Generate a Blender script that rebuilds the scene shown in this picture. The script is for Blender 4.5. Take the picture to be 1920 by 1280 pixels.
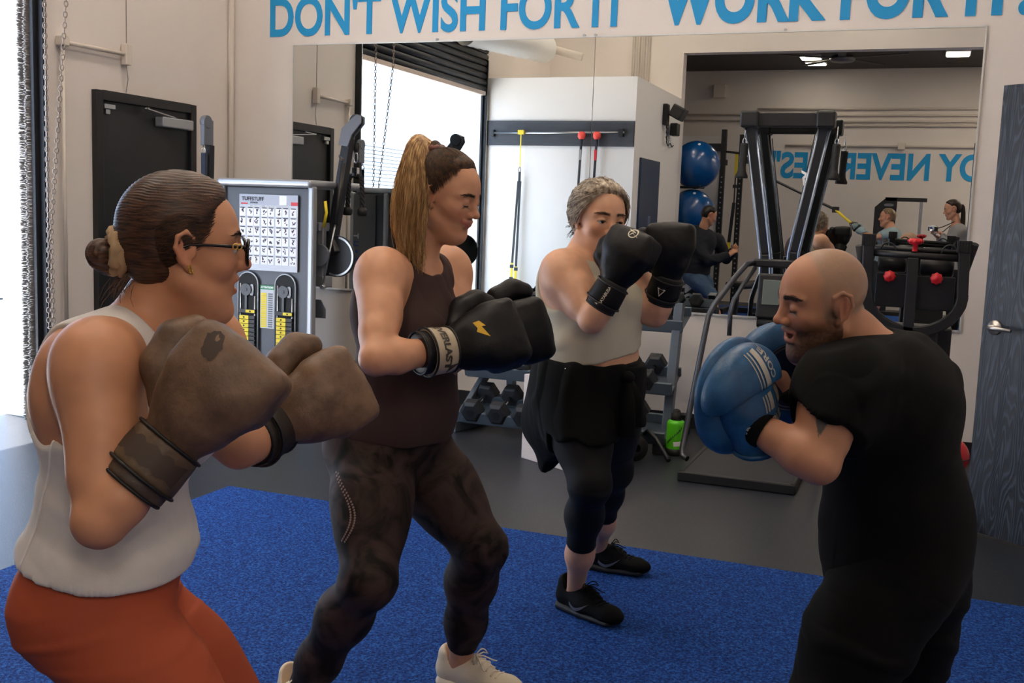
import bpy, bmesh, math, random
import numpy as np
from mathutils import Vector, Matrix, Quaternion
from mathutils.bvhtree import BVHTree

PI = math.pi
scene = bpy.context.scene
for _o in list(bpy.data.objects):
    bpy.data.objects.remove(_o)
COL = scene.collection
rnd = random.Random(7)

# ------------------------------------------------------------------ camera
CAM_H = 1.40
BACK_Y = 7.01          # face of the back wall (mirror wall)
LEFT_X = -5.144        # face of the left wall (roll-up door wall)
YAW, PITCH, ROLL = 0.370929, 0.120786, 0.0363557
cam_data = bpy.data.cameras.new('camera')
cam_data.sensor_width = 36.0
cam_data.lens = 36.0 * 1984.4 / 1920.0
cam_data.clip_start = 0.02
cam = bpy.data.objects.new('camera', cam_data)
COL.objects.link(cam)
_f = Vector((-math.sin(YAW) * math.cos(PITCH), math.cos(YAW) * math.cos(PITCH), -math.sin(PITCH)))
_r = Vector((math.cos(YAW), math.sin(YAW), 0))
_u = _r.cross(_f)
_r2 = math.cos(ROLL) * _r + math.sin(ROLL) * _u
_u2 = -math.sin(ROLL) * _r + math.cos(ROLL) * _u
_m = Matrix((_r2, _u2, -_f)).transposed().to_4x4()
_m.translation = Vector((0, 0, CAM_H))
cam.matrix_world = _m
scene.camera = cam

# ------------------------------------------------------------------ world, sun, exposure
world = bpy.data.worlds.new('sky')
scene.world = world
world.use_nodes = True
_nt = world.node_tree
_bg = _nt.nodes['Background']
_sky = _nt.nodes.new('ShaderNodeTexSky')
_sky.sky_type = 'HOSEK_WILKIE'
_sky.turbidity = 3.0
_sky.sun_direction = Vector((-0.25, 0.12, 0.96)).normalized()
_mixc = _nt.nodes.new('ShaderNodeMix'); _mixc.data_type = 'RGBA'
_mixc.inputs[0].default_value = 0.72
_nt.links.new(_sky.outputs[0], _mixc.inputs[6])
_mixc.inputs[7].default_value = (0.58, 0.77, 1.0, 1)
_nt.links.new(_mixc.outputs[2], _bg.inputs[0])
_bg.inputs[1].default_value = 6.4
sun_d = bpy.data.lights.new('sun', 'SUN')
sun_d.energy = 14.0
sun_d.angle = 0.01
sun_d.color = (1.0, 0.93, 0.82)
sun = bpy.data.objects.new('sun', sun_d)
COL.objects.link(sun)
sun.rotation_euler = Vector((0.25, -0.06, -0.96)).to_track_quat('-Z', 'Y').to_euler()
sun.location = (-12, 4, 14)
# daylight through the roll-up doorway
day_d = bpy.data.lights.new('doorway_daylight', 'AREA')
day_d.shape = 'RECTANGLE'
day_d.size = 2.9; day_d.size_y = 2.8
day_d.energy = 1.0
day_d.cycles.is_portal = True
day = bpy.data.objects.new('doorway_daylight', day_d)
COL.objects.link(day)
day.location = (LEFT_X - 0.35, 3.52, 1.42)
day.rotation_euler = Vector((1, 0, 0)).to_track_quat('-Z', 'Z').to_euler()

scene.view_settings.view_transform = 'Standard'
scene.view_settings.look = 'None'
scene.view_settings.gamma = 1.0
scene.view_settings.use_curve_mapping = False
scene.view_settings.exposure = 1.18
scene.cycles.max_bounces = 8
scene.cycles.diffuse_bounces = 5
scene.cycles.glossy_bounces = 5
scene.cycles.transparent_max_bounces = 8
scene.cycles.caustics_reflective = False
scene.cycles.caustics_refractive = False
scene.cycles.sample_clamp_indirect = 6.0
scene.cycles.use_denoising = True

# ------------------------------------------------------------------ materials
def lin(c):
    if isinstance(c, str):
        c = c.lstrip('#'); c = [int(c[i:i + 2], 16) / 255 for i in (0, 2, 4)]
    return tuple(((x / 12.92) if x <= 0.04045 else ((x + 0.055) / 1.055) ** 2.4) for x in c[:3])

MATS = {}
def mat(name, color, rough=0.5, metal=0.0, bump=0.0, bscale=200.0, var=0.0, vscale=8.0, coat=0.0, spec=0.5,
        sss=0.0, sheen=0.0, attr=None, emit=None, emit_s=0.0, detail=3.0, stretch=None, trans=0.0):
    if name in MATS:
        return MATS[name]
    m = bpy.data.materials.new(name); m.use_nodes = True
    nt = m.node_tree; b = nt.nodes['Principled BSDF']
    c = lin(color)
    b.inputs['Base Color'].default_value = (*c, 1)
    b.inputs['Roughness'].default_value = rough
    b.inputs['Metallic'].default_value = metal
    b.inputs['Specular IOR Level'].default_value = spec
    b.inputs['Coat Weight'].default_value = coat
    if sheen: b.inputs['Sheen Weight'].default_value = sheen
    if trans: b.inputs['Transmission Weight'].default_value = trans
    if sss:
        b.inputs['Subsurface Weight'].default_value = sss
        b.inputs['Subsurface Radius'].default_value = (0.012, 0.005, 0.003)
        b.inputs['Subsurface Scale'].default_value = 1.0
    if emit:
        b.inputs['Emission Color'].default_value = (*lin(emit), 1)
        b.inputs['Emission Strength'].default_value = emit_s
    tc = None
    def coords():
        nonlocal tc
        if tc is None:
            t = nt.nodes.new('ShaderNodeTexCoord')
            mp = nt.nodes.new('ShaderNodeMapping')
            if stretch: mp.inputs['Scale'].default_value = stretch
            nt.links.new(t.outputs['Object'], mp.inputs[0]); tc = mp.outputs[0]
        return tc
    src = None
    if attr:
        a = nt.nodes.new('ShaderNodeAttribute'); a.attribute_name = attr; src = a.outputs['Color']
        nt.links.new(src, b.inputs['Base Color'])
    if var:
        n = nt.nodes.new('ShaderNodeTexNoise'); n.inputs['Scale'].default_value = vscale; n.inputs['Detail'].default_value = 5
        nt.links.new(coords(), n.inputs['Vector'])
        r = nt.nodes.new('ShaderNodeMapRange'); r.inputs[1].default_value = 0.3; r.inputs[2].default_value = 0.7
        r.inputs[3].default_value = 1 - var; r.inputs[4].default_value = 1 + var
        nt.links.new(n.outputs[0], r.inputs[0])
        mx = nt.nodes.new('ShaderNodeMix'); mx.data_type = 'RGBA'; mx.blend_type = 'MULTIPLY'; mx.inputs[0].default_value = 1
        if src is not None: nt.links.new(src, mx.inputs[6])
        else: mx.inputs[6].default_value = (*c, 1)
        nt.links.new(r.outputs[0], mx.inputs[7])
        nt.links.new(mx.outputs[2], b.inputs['Base Color'])
    if bump:
        n2 = nt.nodes.new('ShaderNodeTexNoise'); n2.inputs['Scale'].default_value = bscale; n2.inputs['Detail'].default_value = detail
        nt.links.new(coords(), n2.inputs['Vector'])
        bp = nt.nodes.new('ShaderNodeBump'); bp.inputs['Strength'].default_value = bump; bp.inputs['Distance'].default_value = 0.004
        nt.links.new(n2.outputs[0], bp.inputs['Height']); nt.links.new(bp.outputs[0], b.inputs['Normal'])
    MATS[name] = m
    return m

def nodes_of(m):
    return m.node_tree, m.node_tree.nodes['Principled BSDF']

# ------------------------------------------------------------------ objects
def link(o, parent=None):
    COL.objects.link(o)
    if parent is not None: o.parent = parent
    return o

def tag(o, label=None, cat=None, group=None, kind=None):
    if label: o['label'] = label
    if cat: o['category'] = cat
    if group: o['group'] = group
    if kind: o['kind'] = kind
    return o

def thing(name, label, cat, loc=(0, 0, 0), rz=0.0, group=None):
    o = bpy.data.objects.new(name, None); o.empty_display_size = 0.1
    COL.objects.link(o); o.location = loc; o.rotation_euler = (0, 0, rz)
    return tag(o, label, cat, group)

def dup(root, loc=None, rz=None, label=None, group=None):
    r = root.copy(); COL.objects.link(r)
    if loc is not None: r.location = loc
    if rz is not None: r.rotation_euler = (0, 0, rz)
    if label: r['label'] = label
    if group: r['group'] = group
    for ch in list(root.children):
        c = ch.copy(); COL.objects.link(c); c.parent = r
        for g in list(ch.children):
            d = g.copy(); COL.objects.link(d); d.parent = c
    return r

class MB:
    """collects verts and faces of one mesh"""
    def __init__(s): s.v = []; s.f = []; s.sm = []
    def add(s, vs, fs, smooth=False):
        o = len(s.v); s.v += [tuple(map(float, v)) for v in vs]
        s.f += [tuple(i + o for i in f) for f in fs]; s.sm += [smooth] * len(fs); return s
    def box(s, c, size, rot=None):
        hx, hy, hz = [k / 2 for k in size]
        vs = [Vector((x, y, z)) for x in (-hx, hx) for y in (-hy, hy) for z in (-hz, hz)]
        if rot is not None: vs = [rot @ v for v in vs]
        c = Vector(c)
        return s.add([v + c for v in vs], [(0, 1, 3, 2), (4, 6, 7, 5), (0, 4, 5, 1), (2, 3, 7, 6), (0, 2, 6, 4), (1, 5, 7, 3)])
    def beam(s, a, b, w, h, up=(0, 0, 1)):
        a, b = Vector(a), Vector(b); d = (b - a); L = d.length; d.normalize()
        up = Vector(up); sx = d.cross(up)
        if sx.length < 1e-4: sx = d.cross(Vector((0, 1, 0)))
        sx.normalize(); uy = sx.cross(d)
        R = Matrix((d, sx, uy)).transposed()
        return s.box((a + b) / 2, (L, w, h), R)
    def tube(s, pts, r, n=10, closed=False, caps=True, smooth=True):
        pts = [Vector(p) for p in pts]; m = len(pts)
        rs = r if isinstance(r, (list, tuple)) else [r] * m
        vs = []; prev = None
        for i, p in enumerate(pts):
            if closed: t = pts[(i + 1) % m] - pts[i - 1]
            else: t = pts[min(i + 1, m - 1)] - pts[max(i - 1, 0)]
            t.normalize()
            if prev is None:
                nrm = t.orthogonal().normalized()
            else:
                nrm = (prev - t * prev.dot(t))
                if nrm.length < 1e-6: nrm = t.orthogonal()
                nrm.normalize()
            prev = nrm; bn = t.cross(nrm)
            for k in range(n):
                a = 2 * PI * k / n
                vs.append(p + rs[i] * (math.cos(a) * nrm + math.sin(a) * bn))
        fs = []
        rng = m if closed else m - 1
        for i in range(rng):
            j = (i + 1) % m
            for k in range(n):
                k2 = (k + 1) % n
                fs.append((i * n + k, i * n + k2, j * n + k2, j * n + k))
        o = len(s.v)
        s.add(vs, fs, smooth)
        if caps and not closed:
            s.f.append(tuple(o + k for k in reversed(range(n)))); s.sm.append(False)
            s.f.append(tuple(o + (m - 1) * n + k for k in range(n))); s.sm.append(False)
        return s
    def cyl(s, a, b, r, r2=None, n=20): return s.tube([a, b], [r, r if r2 is None else r2], n)
    def lathe(s, prof, n=28, origin=(0, 0, 0), axis=(0, 0, 1), smooth=True):
        ax = Vector(axis).normalized(); u = ax.orthogonal().normalized(); w = ax.cross(u); o = Vector(origin)
        vs = [];
        for (r, z) in prof:
            for k in range(n):
                a = 2 * PI * k / n
                vs.append(o + ax * z + max(r, 1e-5) * (math.cos(a) * u + math.sin(a) * w))
        fs = []
        for i in range(len(prof) - 1):
            for k in range(n):
                k2 = (k + 1) % n
                fs.append((i * n + k, i * n + k2, (i + 1) * n + k2, (i + 1) * n + k))
        return s.add(vs, fs, smooth)
    def prism(s, poly, frame, t):
        """poly: 2d points in the plane of frame (4x4, x/y in plane); extruded by t along frame z"""
        n = len(poly)
        vs = [frame @ Vector((x, y, 0)) for x, y in poly] + [frame @ Vector((x, y, t)) for x, y in poly]
        fs = [tuple(reversed(range(n))), tuple(range(n, 2 * n))] + [(i, (i + 1) % n, n + (i + 1) % n, n + i) for i in range(n)]
        return s.add(vs, fs)
    def sphere(s, c, r, n=20, m=12, rot=None):
        r = r if isinstance(r, (tuple, list)) else (r, r, r); c = Vector(c)
        vs = []
        for i in range(m + 1):
            th = PI * i / m
            for k in range(n):
                a = 2 * PI * k / n
                v = Vector((r[0] * math.sin(th) * math.cos(a), r[1] * math.sin(th) * math.sin(a), r[2] * math.cos(th)))
                if rot is not None: v = rot @ v
                vs.append(c + v)
        fs = [(i * n + k, (i + 1) * n + k, (i + 1) * n + (k + 1) % n, i * n + (k + 1) % n) for i in range(m) for k in range(n)]
        return s.add(vs, fs, True)
    def build(s, name, material, parent=None, bevel=0.0, seg=2, sub=0):
        me = bpy.data.meshes.new(name); me.from_pydata(s.v, [], s.f); me.update()
        me.polygons.foreach_set('use_smooth', s.sm)
        bm = bmesh.new(); bm.from_mesh(me)
        bmesh.ops.remove_doubles(bm, verts=bm.verts, dist=1e-6)
        bmesh.ops.recalc_face_normals(bm, faces=bm.faces)
        bm.to_mesh(me); bm.free()
        if material is not None: me.materials.append(material)
        o = bpy.data.objects.new(name, me); link(o, parent)
        if bevel:
            b = o.modifiers.new('bevel', 'BEVEL'); b.width = bevel; b.segments = seg; b.limit_method = 'ANGLE'; b.angle_limit = 0.6
            b.harden_normals = False
        if sub:
            q = o.modifiers.new('sub', 'SUBSURF'); q.levels = sub; q.render_levels = sub
        return o

def frame_of(o, x, y):
    o, x = Vector(o), Vector(x).normalized(); y = Vector(y); y = (y - x * y.dot(x)).normalized()
    m = Matrix((x, y, x.cross(y))).transposed().to_4x4(); m.translation = o
    return m

def text_mesh(name, body, size, frame, material, parent=None, depth=0.002, bold=0.0, xs=1.0, target=None, off=0.001, align='CENTER', spacing=1.0, shear=0.0, cuts=0):
    """real lettering: extruded text laid in the plane of frame; with target (BVH) it is laid onto that surface along -z of frame"""
    cu = bpy.data.curves.new(name, 'FONT'); cu.body = body; cu.size = size; cu.align_x = align; cu.align_y = 'CENTER'
    cu.offset = bold; cu.extrude = 0.0 if target is not None else depth / 2; cu.space_character = spacing; cu.shear = shear
    cu.resolution_u = 6
    to = bpy.data.objects.new(name, cu); COL.objects.link(to)
    dg = bpy.context.evaluated_depsgraph_get()
    me = bpy.data.meshes.new_from_object(to.evaluated_get(dg))
    bpy.data.objects.remove(to); bpy.data.curves.remove(cu)
    me.name = name
    bm = bmesh.new(); bm.from_mesh(me)
    if target is not None:
        bmesh.ops.triangulate(bm, faces=bm.faces)
        for _ in range(cuts):
            bmesh.ops.subdivide_edges(bm, edges=[e for e in bm.edges if e.calc_length() > size * 0.12], cuts=1, use_grid_fill=True)
    zdir = (frame.to_3x3() @ Vector((0, 0, 1))).normalized()
    for v in bm.verts:
        p = frame @ Vector((v.co.x * xs, v.co.y, v.co.z))
        if target is not None:
            hit = target.ray_cast(p + zdir * 0.15, -zdir, 0.4)
            if hit[0] is not None: p = hit[0] + hit[1] * off
        v.co = p
    bm.normal_update()
    bm.to_mesh(me); bm.free()
    me.materials.clear(); me.materials.append(material)
    o = bpy.data.objects.new(name, me); link(o, parent)
    return o

def drape(name, poly_tris, frame, material, target, parent=None, off=0.001, smooth=True):
    """a thin printed mark: 2d verts/faces laid along -z of frame onto target"""
    vs, fs = poly_tris
    zdir = (frame.to_3x3() @ Vector((0, 0, 1))).normalized(); out = []
    for x, y in vs:
        p = frame @ Vector((x, y, 0)); hit = target.ray_cast(p + zdir * 0.15, -zdir, 0.4)
        out.append(hit[0] + hit[1] * off if hit[0] is not None else p)
    m = MB(); m.add(out, fs, smooth)
    return m.build(name, material, parent)

def grid2d(x0, x1, y0, y1, nx, ny):
    vs = [(x0 + (x1 - x0) * i / nx, y0 + (y1 - y0) * j / ny) for j in range(ny + 1) for i in range(nx + 1)]
    fs = [(j * (nx + 1) + i, j * (nx + 1) + i + 1, (j + 1) * (nx + 1) + i + 1, (j + 1) * (nx + 1) + i) for j in range(ny) for i in range(nx)]
    return vs, fs

def bvh_of(*objs):
    vs = []; fs = []
    for o in objs:
        b = len(vs); mw = o.matrix_basis
        vs += [v.co.copy() for v in o.data.vertices]; fs += [tuple(b + i for i in p.vertices) for p in o.data.polygons]
    return BVHTree.FromPolygons(vs, fs)

def arc(c, r, a0, a1, n, ex=(1, 0, 0), ey=(0, 1, 0)):
    c, ex, ey = Vector(c), Vector(ex), Vector(ey)
    return [c + r * (math.cos(a0 + (a1 - a0) * i / n) * ex + math.sin(a0 + (a1 - a0) * i / n) * ey) for i in range(n + 1)]
# ================================================================== the setting
def struct(name, mb, m, parent=None, **k):
    o = mb.build(name, m, parent, **k)
    if parent is None: o['kind'] = 'structure'
    return o

M_wall = mat('painted_wall', '#dfd8d3', 0.85, bump=0.25, bscale=180, var=0.03, vscale=1.5)
M_wallw = mat('white_paint', '#e8e6e4', 0.8, bump=0.15, bscale=150)
M_ceil = mat('ceiling_paint', '#c9c2b8', 0.9)
M_ceild = mat('dark_ceiling', '#4c4844', 0.9)
M_black = mat('black_paint', '#17181b', 0.45, bump=0.05, bscale=120)
M_doorb = mat('black_door', '#1b1d21', 0.5, bump=0.08, bscale=90)
M_steel = mat('brushed_steel', '#b9bcc0', 0.32, 1.0)
M_chrome = mat('chrome', '#d6d8da', 0.15, 1.0)
M_gray = mat('grey_powder_coat', '#6d737d', 0.4, 0.3)
M_alu = mat('silver_plastic', '#a9adb3', 0.38, 0.55)
M_dark = mat('dark_steel', '#24262b', 0.42, 0.35)
M_blk = mat('black_rubber', '#101114', 0.6, bump=0.1, bscale=300)
M_blue = mat('wall_letter_blue', '#0a94d2', 0.5)
M_cond = mat('painted_pipe', '#d5ccc2', 0.6)
M_lamp = mat('lamp_diffuser', '#ffffff', 0.5, emit='#ffeeda', emit_s=11.5)
M_ext = mat('grey_white_stucco', '#9da1aa', 0.9)
M_extb = mat('blue_glass', '#7fa6d8', 0.3)
M_pave = mat('concrete_pavement', '#c9c5c2', 0.9, var=0.08, vscale=3)

def m_floor():
    m = mat('speckled_rubber', '#2c2e33', 0.42)
    nt, b = nodes_of(m)
    t = nt.nodes.new('ShaderNodeTexCoord')
    v = nt.nodes.new('ShaderNodeTexVoronoi'); v.inputs['Scale'].default_value = 95
    nt.links.new(t.outputs['Object'], v.inputs['Vector'])
    n = nt.nodes.new('ShaderNodeTexNoise'); n.inputs['Scale'].default_value = 160; n.inputs['Detail'].default_value = 2
    nt.links.new(t.outputs['Object'], n.inputs['Vector'])
    lt = nt.nodes.new('ShaderNodeMath'); lt.operation = 'LESS_THAN'; lt.inputs[1].default_value = 0.17
    nt.links.new(v.outputs['Distance'], lt.inputs[0])
    g = nt.nodes.new('ShaderNodeMath'); g.operation = 'GREATER_THAN'; g.inputs[1].default_value = 0.52
    nt.links.new(n.outputs[0], g.inputs[0])
    mu = nt.nodes.new('ShaderNodeMath'); mu.operation = 'MULTIPLY'
    nt.links.new(lt.outputs[0], mu.inputs[0]); nt.links.new(g.outputs[0], mu.inputs[1])
    mx = nt.nodes.new('ShaderNodeMix'); mx.data_type = 'RGBA'
    mx.inputs[6].default_value = (*lin('#20242c'), 1); mx.inputs[7].default_value = (*lin('#646872'), 1)
    nt.links.new(mu.outputs[0], mx.inputs[0]); nt.links.new(mx.outputs[2], b.inputs['Base Color'])
    bp = nt.nodes.new('ShaderNodeBump'); bp.inputs['Strength'].default_value = 0.25; bp.inputs['Distance'].default_value = 0.003
    nt.links.new(n.outputs[0], bp.inputs['Height']); nt.links.new(bp.outputs[0], b.inputs['Normal'])
    return m

def m_turf():
    m = mat('blue_turf', '#0d4fb0', 0.85)
    nt, b = nodes_of(m)
    t = nt.nodes.new('ShaderNodeTexCoord')
    n = nt.nodes.new('ShaderNodeTexNoise'); n.inputs['Scale'].default_value = 115; n.inputs['Detail'].default_value = 4; n.inputs['Roughness'].default_value = 0.7
    nt.links.new(t.outputs['Object'], n.inputs['Vector'])
    n2 = nt.nodes.new('ShaderNodeTexNoise'); n2.inputs['Scale'].default_value = 3; n2.inputs['Detail'].default_value = 3
    nt.links.new(t.outputs['Object'], n2.inputs['Vector'])
    r = nt.nodes.new('ShaderNodeValToRGB')
    e = r.color_ramp.elements
    e[0].position = 0.36; e[0].color = (*lin('#041f55'), 1)
    e[1].position = 0.66; e[1].color = (*lin('#3b7fd8'), 1)
    k = e.new(0.5); k.color = (*lin('#0d4aa6'), 1)
    nt.links.new(n.outputs[0], r.inputs[0])
    nt.links.new(r.outputs[0], b.inputs['Base Color'])
    b.inputs['Specular IOR Level'].default_value = 0.3
    bp = nt.nodes.new('ShaderNodeBump'); bp.inputs['Strength'].default_value = 1.0; bp.inputs['Distance'].default_value = 0.02
    nt.links.new(n.outputs[0], bp.inputs['Height']); nt.links.new(bp.outputs[0], b.inputs['Normal'])
    return m

FLOOR_R = 4.2; FAR_Y = -4.6; RIGHT_X = 1.12
m = MB(); m.box(((LEFT_X - 0.3 + FLOOR_R) / 2, (FAR_Y + BACK_Y) / 2, -0.05), (FLOOR_R - LEFT_X + 0.3, BACK_Y - FAR_Y + 0.6, 0.1)); struct('floor', m, m_floor())
m = MB(); m.box(((-3.13 + 0.98) / 2, (-3.6 + 4.26) / 2, 0.006), (0.98 + 3.13, 4.26 + 3.6, 0.012))
turf = m.build('turf_mat', m_turf(), bevel=0.004)
tag(turf, 'bright blue turf mat laid over the dark speckled rubber floor', 'turf', kind='stuff')

# left wall with the roll-up opening (2.04..5.06, to 2.82) and the exit door
m = MB()
T = 0.30; xl = LEFT_X - T / 2
def lw(y0, y1, z0, z1): m.box((xl, (y0 + y1) / 2, (z0 + z1) / 2), (T, y1 - y0, z1 - z0))
lw(FAR_Y, 2.04, 0, 5.3); lw(2.04, 5.06, 2.95, 5.3); lw(5.06, BACK_Y + 0.2, 0, 5.3)
struct('wall_left', m, M_wall)
m = MB(); m.box(((LEFT_X + RIGHT_X) / 2, BACK_Y + 0.1, 2.65), (RIGHT_X - LEFT_X + 0.6, 0.2, 5.3)); struct('wall_back', m, M_wall)
m = MB(); m.box((RIGHT_X + 0.1, (4.74 + BACK_Y) / 2, 2.65), (0.2, BACK_Y - 4.74, 5.3)); m.box((RIGHT_X + 0.1, (-0.5 + 3.82) / 2, 2.65), (0.2, 4.32, 5.3))
m.box((RIGHT_X + 0.1, 4.28, 3.68), (0.2, 0.92, 3.24)); m.box((RIGHT_X + 0.17, 4.28, 1.03), (0.06, 0.92, 2.06)); struct('wall_right', m, M_wall)
m = MB(); m.box(((LEFT_X + RIGHT_X) / 2, (BACK_Y - 0.5) / 2, 5.35), (RIGHT_X - LEFT_X + 0.5, BACK_Y + 0.9, 0.1)); struct('ceiling', m, M_ceil)
# wall behind the photographer with the wide opening into the other room
m = MB()
m.box(((LEFT_X - 3.25) / 2, -0.40, 2.65), (-3.25 - LEFT_X, 0.2, 5.3))
m.box(((-3.25 + FLOOR_R) / 2, -0.40, 4.45), (FLOOR_R + 3.25, 0.2, 1.7))
m.box(((1.06 + FLOOR_R) / 2, -0.40, 1.8), (FLOOR_R - 1.06, 0.2, 3.6))
struct('wall_front', m, M_wall)
m = MB(); m.box(((LEFT_X - 3.25) / 2, (1.99 - 0.30) / 2, 1.5), (-3.25 - LEFT_X, 2.29, 3.0)); struct('wall_partition', m, M_wallw)
m = MB(); m.box(((LEFT_X + FLOOR_R) / 2, FAR_Y - 0.1, 2.2), (FLOOR_R - LEFT_X + 0.4, 0.2, 4.4)); struct('wall_far', m, M_wall)
m = MB(); m.box((FLOOR_R + 0.1, (FAR_Y - 0.3) / 2, 2.2), (0.2, -0.3 - FAR_Y, 4.4)); struct('wall_far_right', m, M_wall)
m = MB(); m.box(((LEFT_X + FLOOR_R) / 2, (FAR_Y - 0.5) / 2, 4.0), (FLOOR_R - LEFT_X, -0.5 - FAR_Y, 0.1)); struct('ceiling_far', m, M_ceild)
m = MB(); m.box((-4.07, -2.05, 1.32), (2.14, 0.12, 2.64)); struct('wall_alcove', m, M_wallw)
m = MB(); m.box(((LEFT_X + RIGHT_X) / 2, BACK_Y - 0.006, 0.05), (RIGHT_X - LEFT_X, 0.012, 0.10)); struct('baseboard_back', m, M_black, bevel=0.003)
m = MB(); m.box((LEFT_X + 0.006, (6.54 + BACK_Y) / 2, 0.05), (0.012, BACK_Y - 6.54, 0.10)); struct('baseboard_left', m, M_black, bevel=0.003)

# exit door (door_1) in the left wall
d1 = thing('door_1', 'black steel exit door with a silver closer in the left wall', 'door', (LEFT_X, 6.03, 0)); d1['kind'] = 'structure'
m = MB(); m.box((0.02, -0.475, 1.05), (0.05, 0.06, 2.10)); m.box((0.02, 0.475, 1.05), (0.05, 0.06, 2.10)); m.box((0.02, 0, 2.07), (0.05, 0.89, 0.065))
m.build('door_frame', M_black, d1, bevel=0.004)
m = MB(); m.box((0.006, 0, 1.02), (0.02, 0.885, 2.03)); m.build('door_leaf', M_doorb, d1, bevel=0.002)
m = MB(); m.box((0.06, 0.24, 1.945), (0.075, 0.33, 0.07)); m.build('door_closer', M_alu, d1, bevel=0.008)
m = MB(); m.beam((0.06, 0.24, 1.985), (0.10, -0.10, 2.015), 0.025, 0.008); m.beam((0.10, -0.10, 2.015), (0.045, -0.02, 2.03), 0.025, 0.008); m.build('closer_arm', M_steel, d1, bevel=0.002)
m = MB(); m.box((0.03, -0.385, 2.0), (0.03, 0.10, 0.03)); m.box((0.03, -0.40, 1.965), (0.025, 0.04, 0.03)); m.build('strike_bracket', M_steel, d1, bevel=0.003)
m = MB(); m.box((0.022, -0.40, 1.0), (0.012, 0.05, 0.22)); m.tube([(0.03, -0.40, 1.01), (0.075, -0.40, 1.01), (0.085, -0.38, 1.01), (0.085, -0.28, 1.01)], 0.010); m.build('lever_handle', M_steel, d1, bevel=0.002)

# roll-up door (door_3): curtain, guides, brush seal
d3 = thing('door_3', 'dark roll-up door curtain raised above the open bay in the left wall', 'door', (LEFT_X, 3.55, 0)); d3['kind'] = 'structure'
m = MB()
for i in range(16):
    z = 2.86 + i * 0.075
    m.tube([(0.015, -1.53, z), (0.015, 1.53, z)], 0.040, 8, smooth=True)
m.build('slat_curtain', mat('dark_slats', '#34373d', 0.5, 0.4), d3)
m = MB(); m.box((0.02, 0, 2.81), (0.05, 3.04, 0.05)); m.build('bottom_bar', mat('pale_bar', '#c9b9ae', 0.5), d3, bevel=0.005)
for y in (-1.53, 1.55):
    m = MB(); m.box((0.030, y * 0.985, 1.6), (0.06, 0.034, 3.2)); m.box((0.012, y * 0.985 + (0.03 if y < 0 else -0.03), 1.6), (0.025, 0.05, 3.2)); m.build('guide_rail', M_dark, d3, bevel=0.004)
    m = MB(); m.tube([(0.062, y * 0.985, 0), (0.062, y * 0.985, 3.2)], 0.005, 6); m.build('guide_lip', M_steel, d3)
m = MB()
r2 = random.Random(3)
for i in range(1150):
    z = i * 0.00248
    for k in range(2):
        y = 1.475 - r2.uniform(0.0, 0.02); x = -0.02 - 0.05 * k
        m.beam((x, 1.50, z), (x - r2.uniform(0, 0.012), y - 0.012, z + r2.uniform(-0.006, 0.006)), 0.014, 0.003)
m.build('brush_seal', mat('grey_brush', '#8f8b88', 0.95), d3)

# open wooden door on the right (door_2)
def m_wood():
    mm = mat('black_wood_grain', '#2b3039', 0.42)
    nt, b = nodes_of(mm)
    t = nt.nodes.new('ShaderNodeTexCoord'); mp = nt.nodes.new('ShaderNodeMapping'); mp.inputs['Scale'].default_value = (5.0, 1.0, 0.55)
    nt.links.new(t.outputs['Object'], mp.inputs[0])
    n = nt.nodes.new('ShaderNodeTexNoise'); n.inputs['Scale'].default_value = 2.3; n.inputs['Detail'].default_value = 1.5
    nt.links.new(mp.outputs[0], n.inputs['Vector'])
    s = nt.nodes.new('ShaderNodeMath'); s.operation = 'MULTIPLY'; s.inputs[1].default_value = 22
    nt.links.new(n.outputs[0], s.inputs[0])
    fr = nt.nodes.new('ShaderNodeMath'); fr.operation = 'PINGPONG'; fr.inputs[1].default_value = 0.5
    nt.links.new(s.outputs[0], fr.inputs[0])
    mp2 = nt.nodes.new('ShaderNodeMapping'); mp2.inputs['Scale'].default_value = (160, 1, 6)
    nt.links.new(t.outputs['Object'], mp2.inputs[0])
    n3 = nt.nodes.new('ShaderNodeTexNoise'); n3.inputs['Scale'].default_value = 1.5
    nt.links.new(mp2.outputs[0], n3.inputs['Vector'])
    ad = nt.nodes.new('ShaderNodeMath'); ad.operation = 'MULTIPLY_ADD'; ad.inputs[1].default_value = 0.35
    nt.links.new(n3.outputs[0], ad.inputs[0]); nt.links.new(fr.outputs[0], ad.inputs[2])
    r = nt.nodes.new('ShaderNodeValToRGB'); r.color_ramp.elements[0].position = 0.42; r.color_ramp.elements[0].color = (*lin('#171a21'), 1)
    r.color_ramp.elements[1].position = 0.66; r.color_ramp.elements[1].color = (*lin('#3d4451'), 1)
    nt.links.new(ad.outputs[0], r.inputs[0]); nt.links.new(r.outputs[0], b.inputs['Base Color'])
    bp = nt.nodes.new('ShaderNodeBump'); bp.inputs['Strength'].default_value = 0.35; bp.inputs['Distance'].default_value = 0.003
    nt.links.new(ad.outputs[0], bp.inputs['Height']); nt.links.new(bp.outputs[0], b.inputs['Normal'])
    return mm
a2 = math.atan2(-0.604, 0.797)
d2 = thing('door_2', 'open black wood-grain door with a satin lever handle at the right', 'door', (0.252, 5.271, 0), a2); d2['kind'] = 'structure'
m = MB(); m.box((0.455, 0.022, 1.027), (0.91, 0.044, 2.03)); m.build('door_leaf', m_wood(), d2, bevel=0.003)
m = MB(); m.lathe([(0, 0.0), (0.034, 0.0), (0.034, 0.006), (0.028, 0.012), (0.012, 0.014), (0.012, 0.045), (0, 0.045)], 28, (0.065, 0, 0.965), (0, -1, 0))
m.tube([(0.065, -0.045, 0.965), (0.085, -0.05, 0.965), (0.175, -0.048, 0.962)], [0.011, 0.010, 0.008], 10)
m.build('lever_handle', mat('satin_nickel', '#c9c6c2', 0.35, 0.9), d2)
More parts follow.
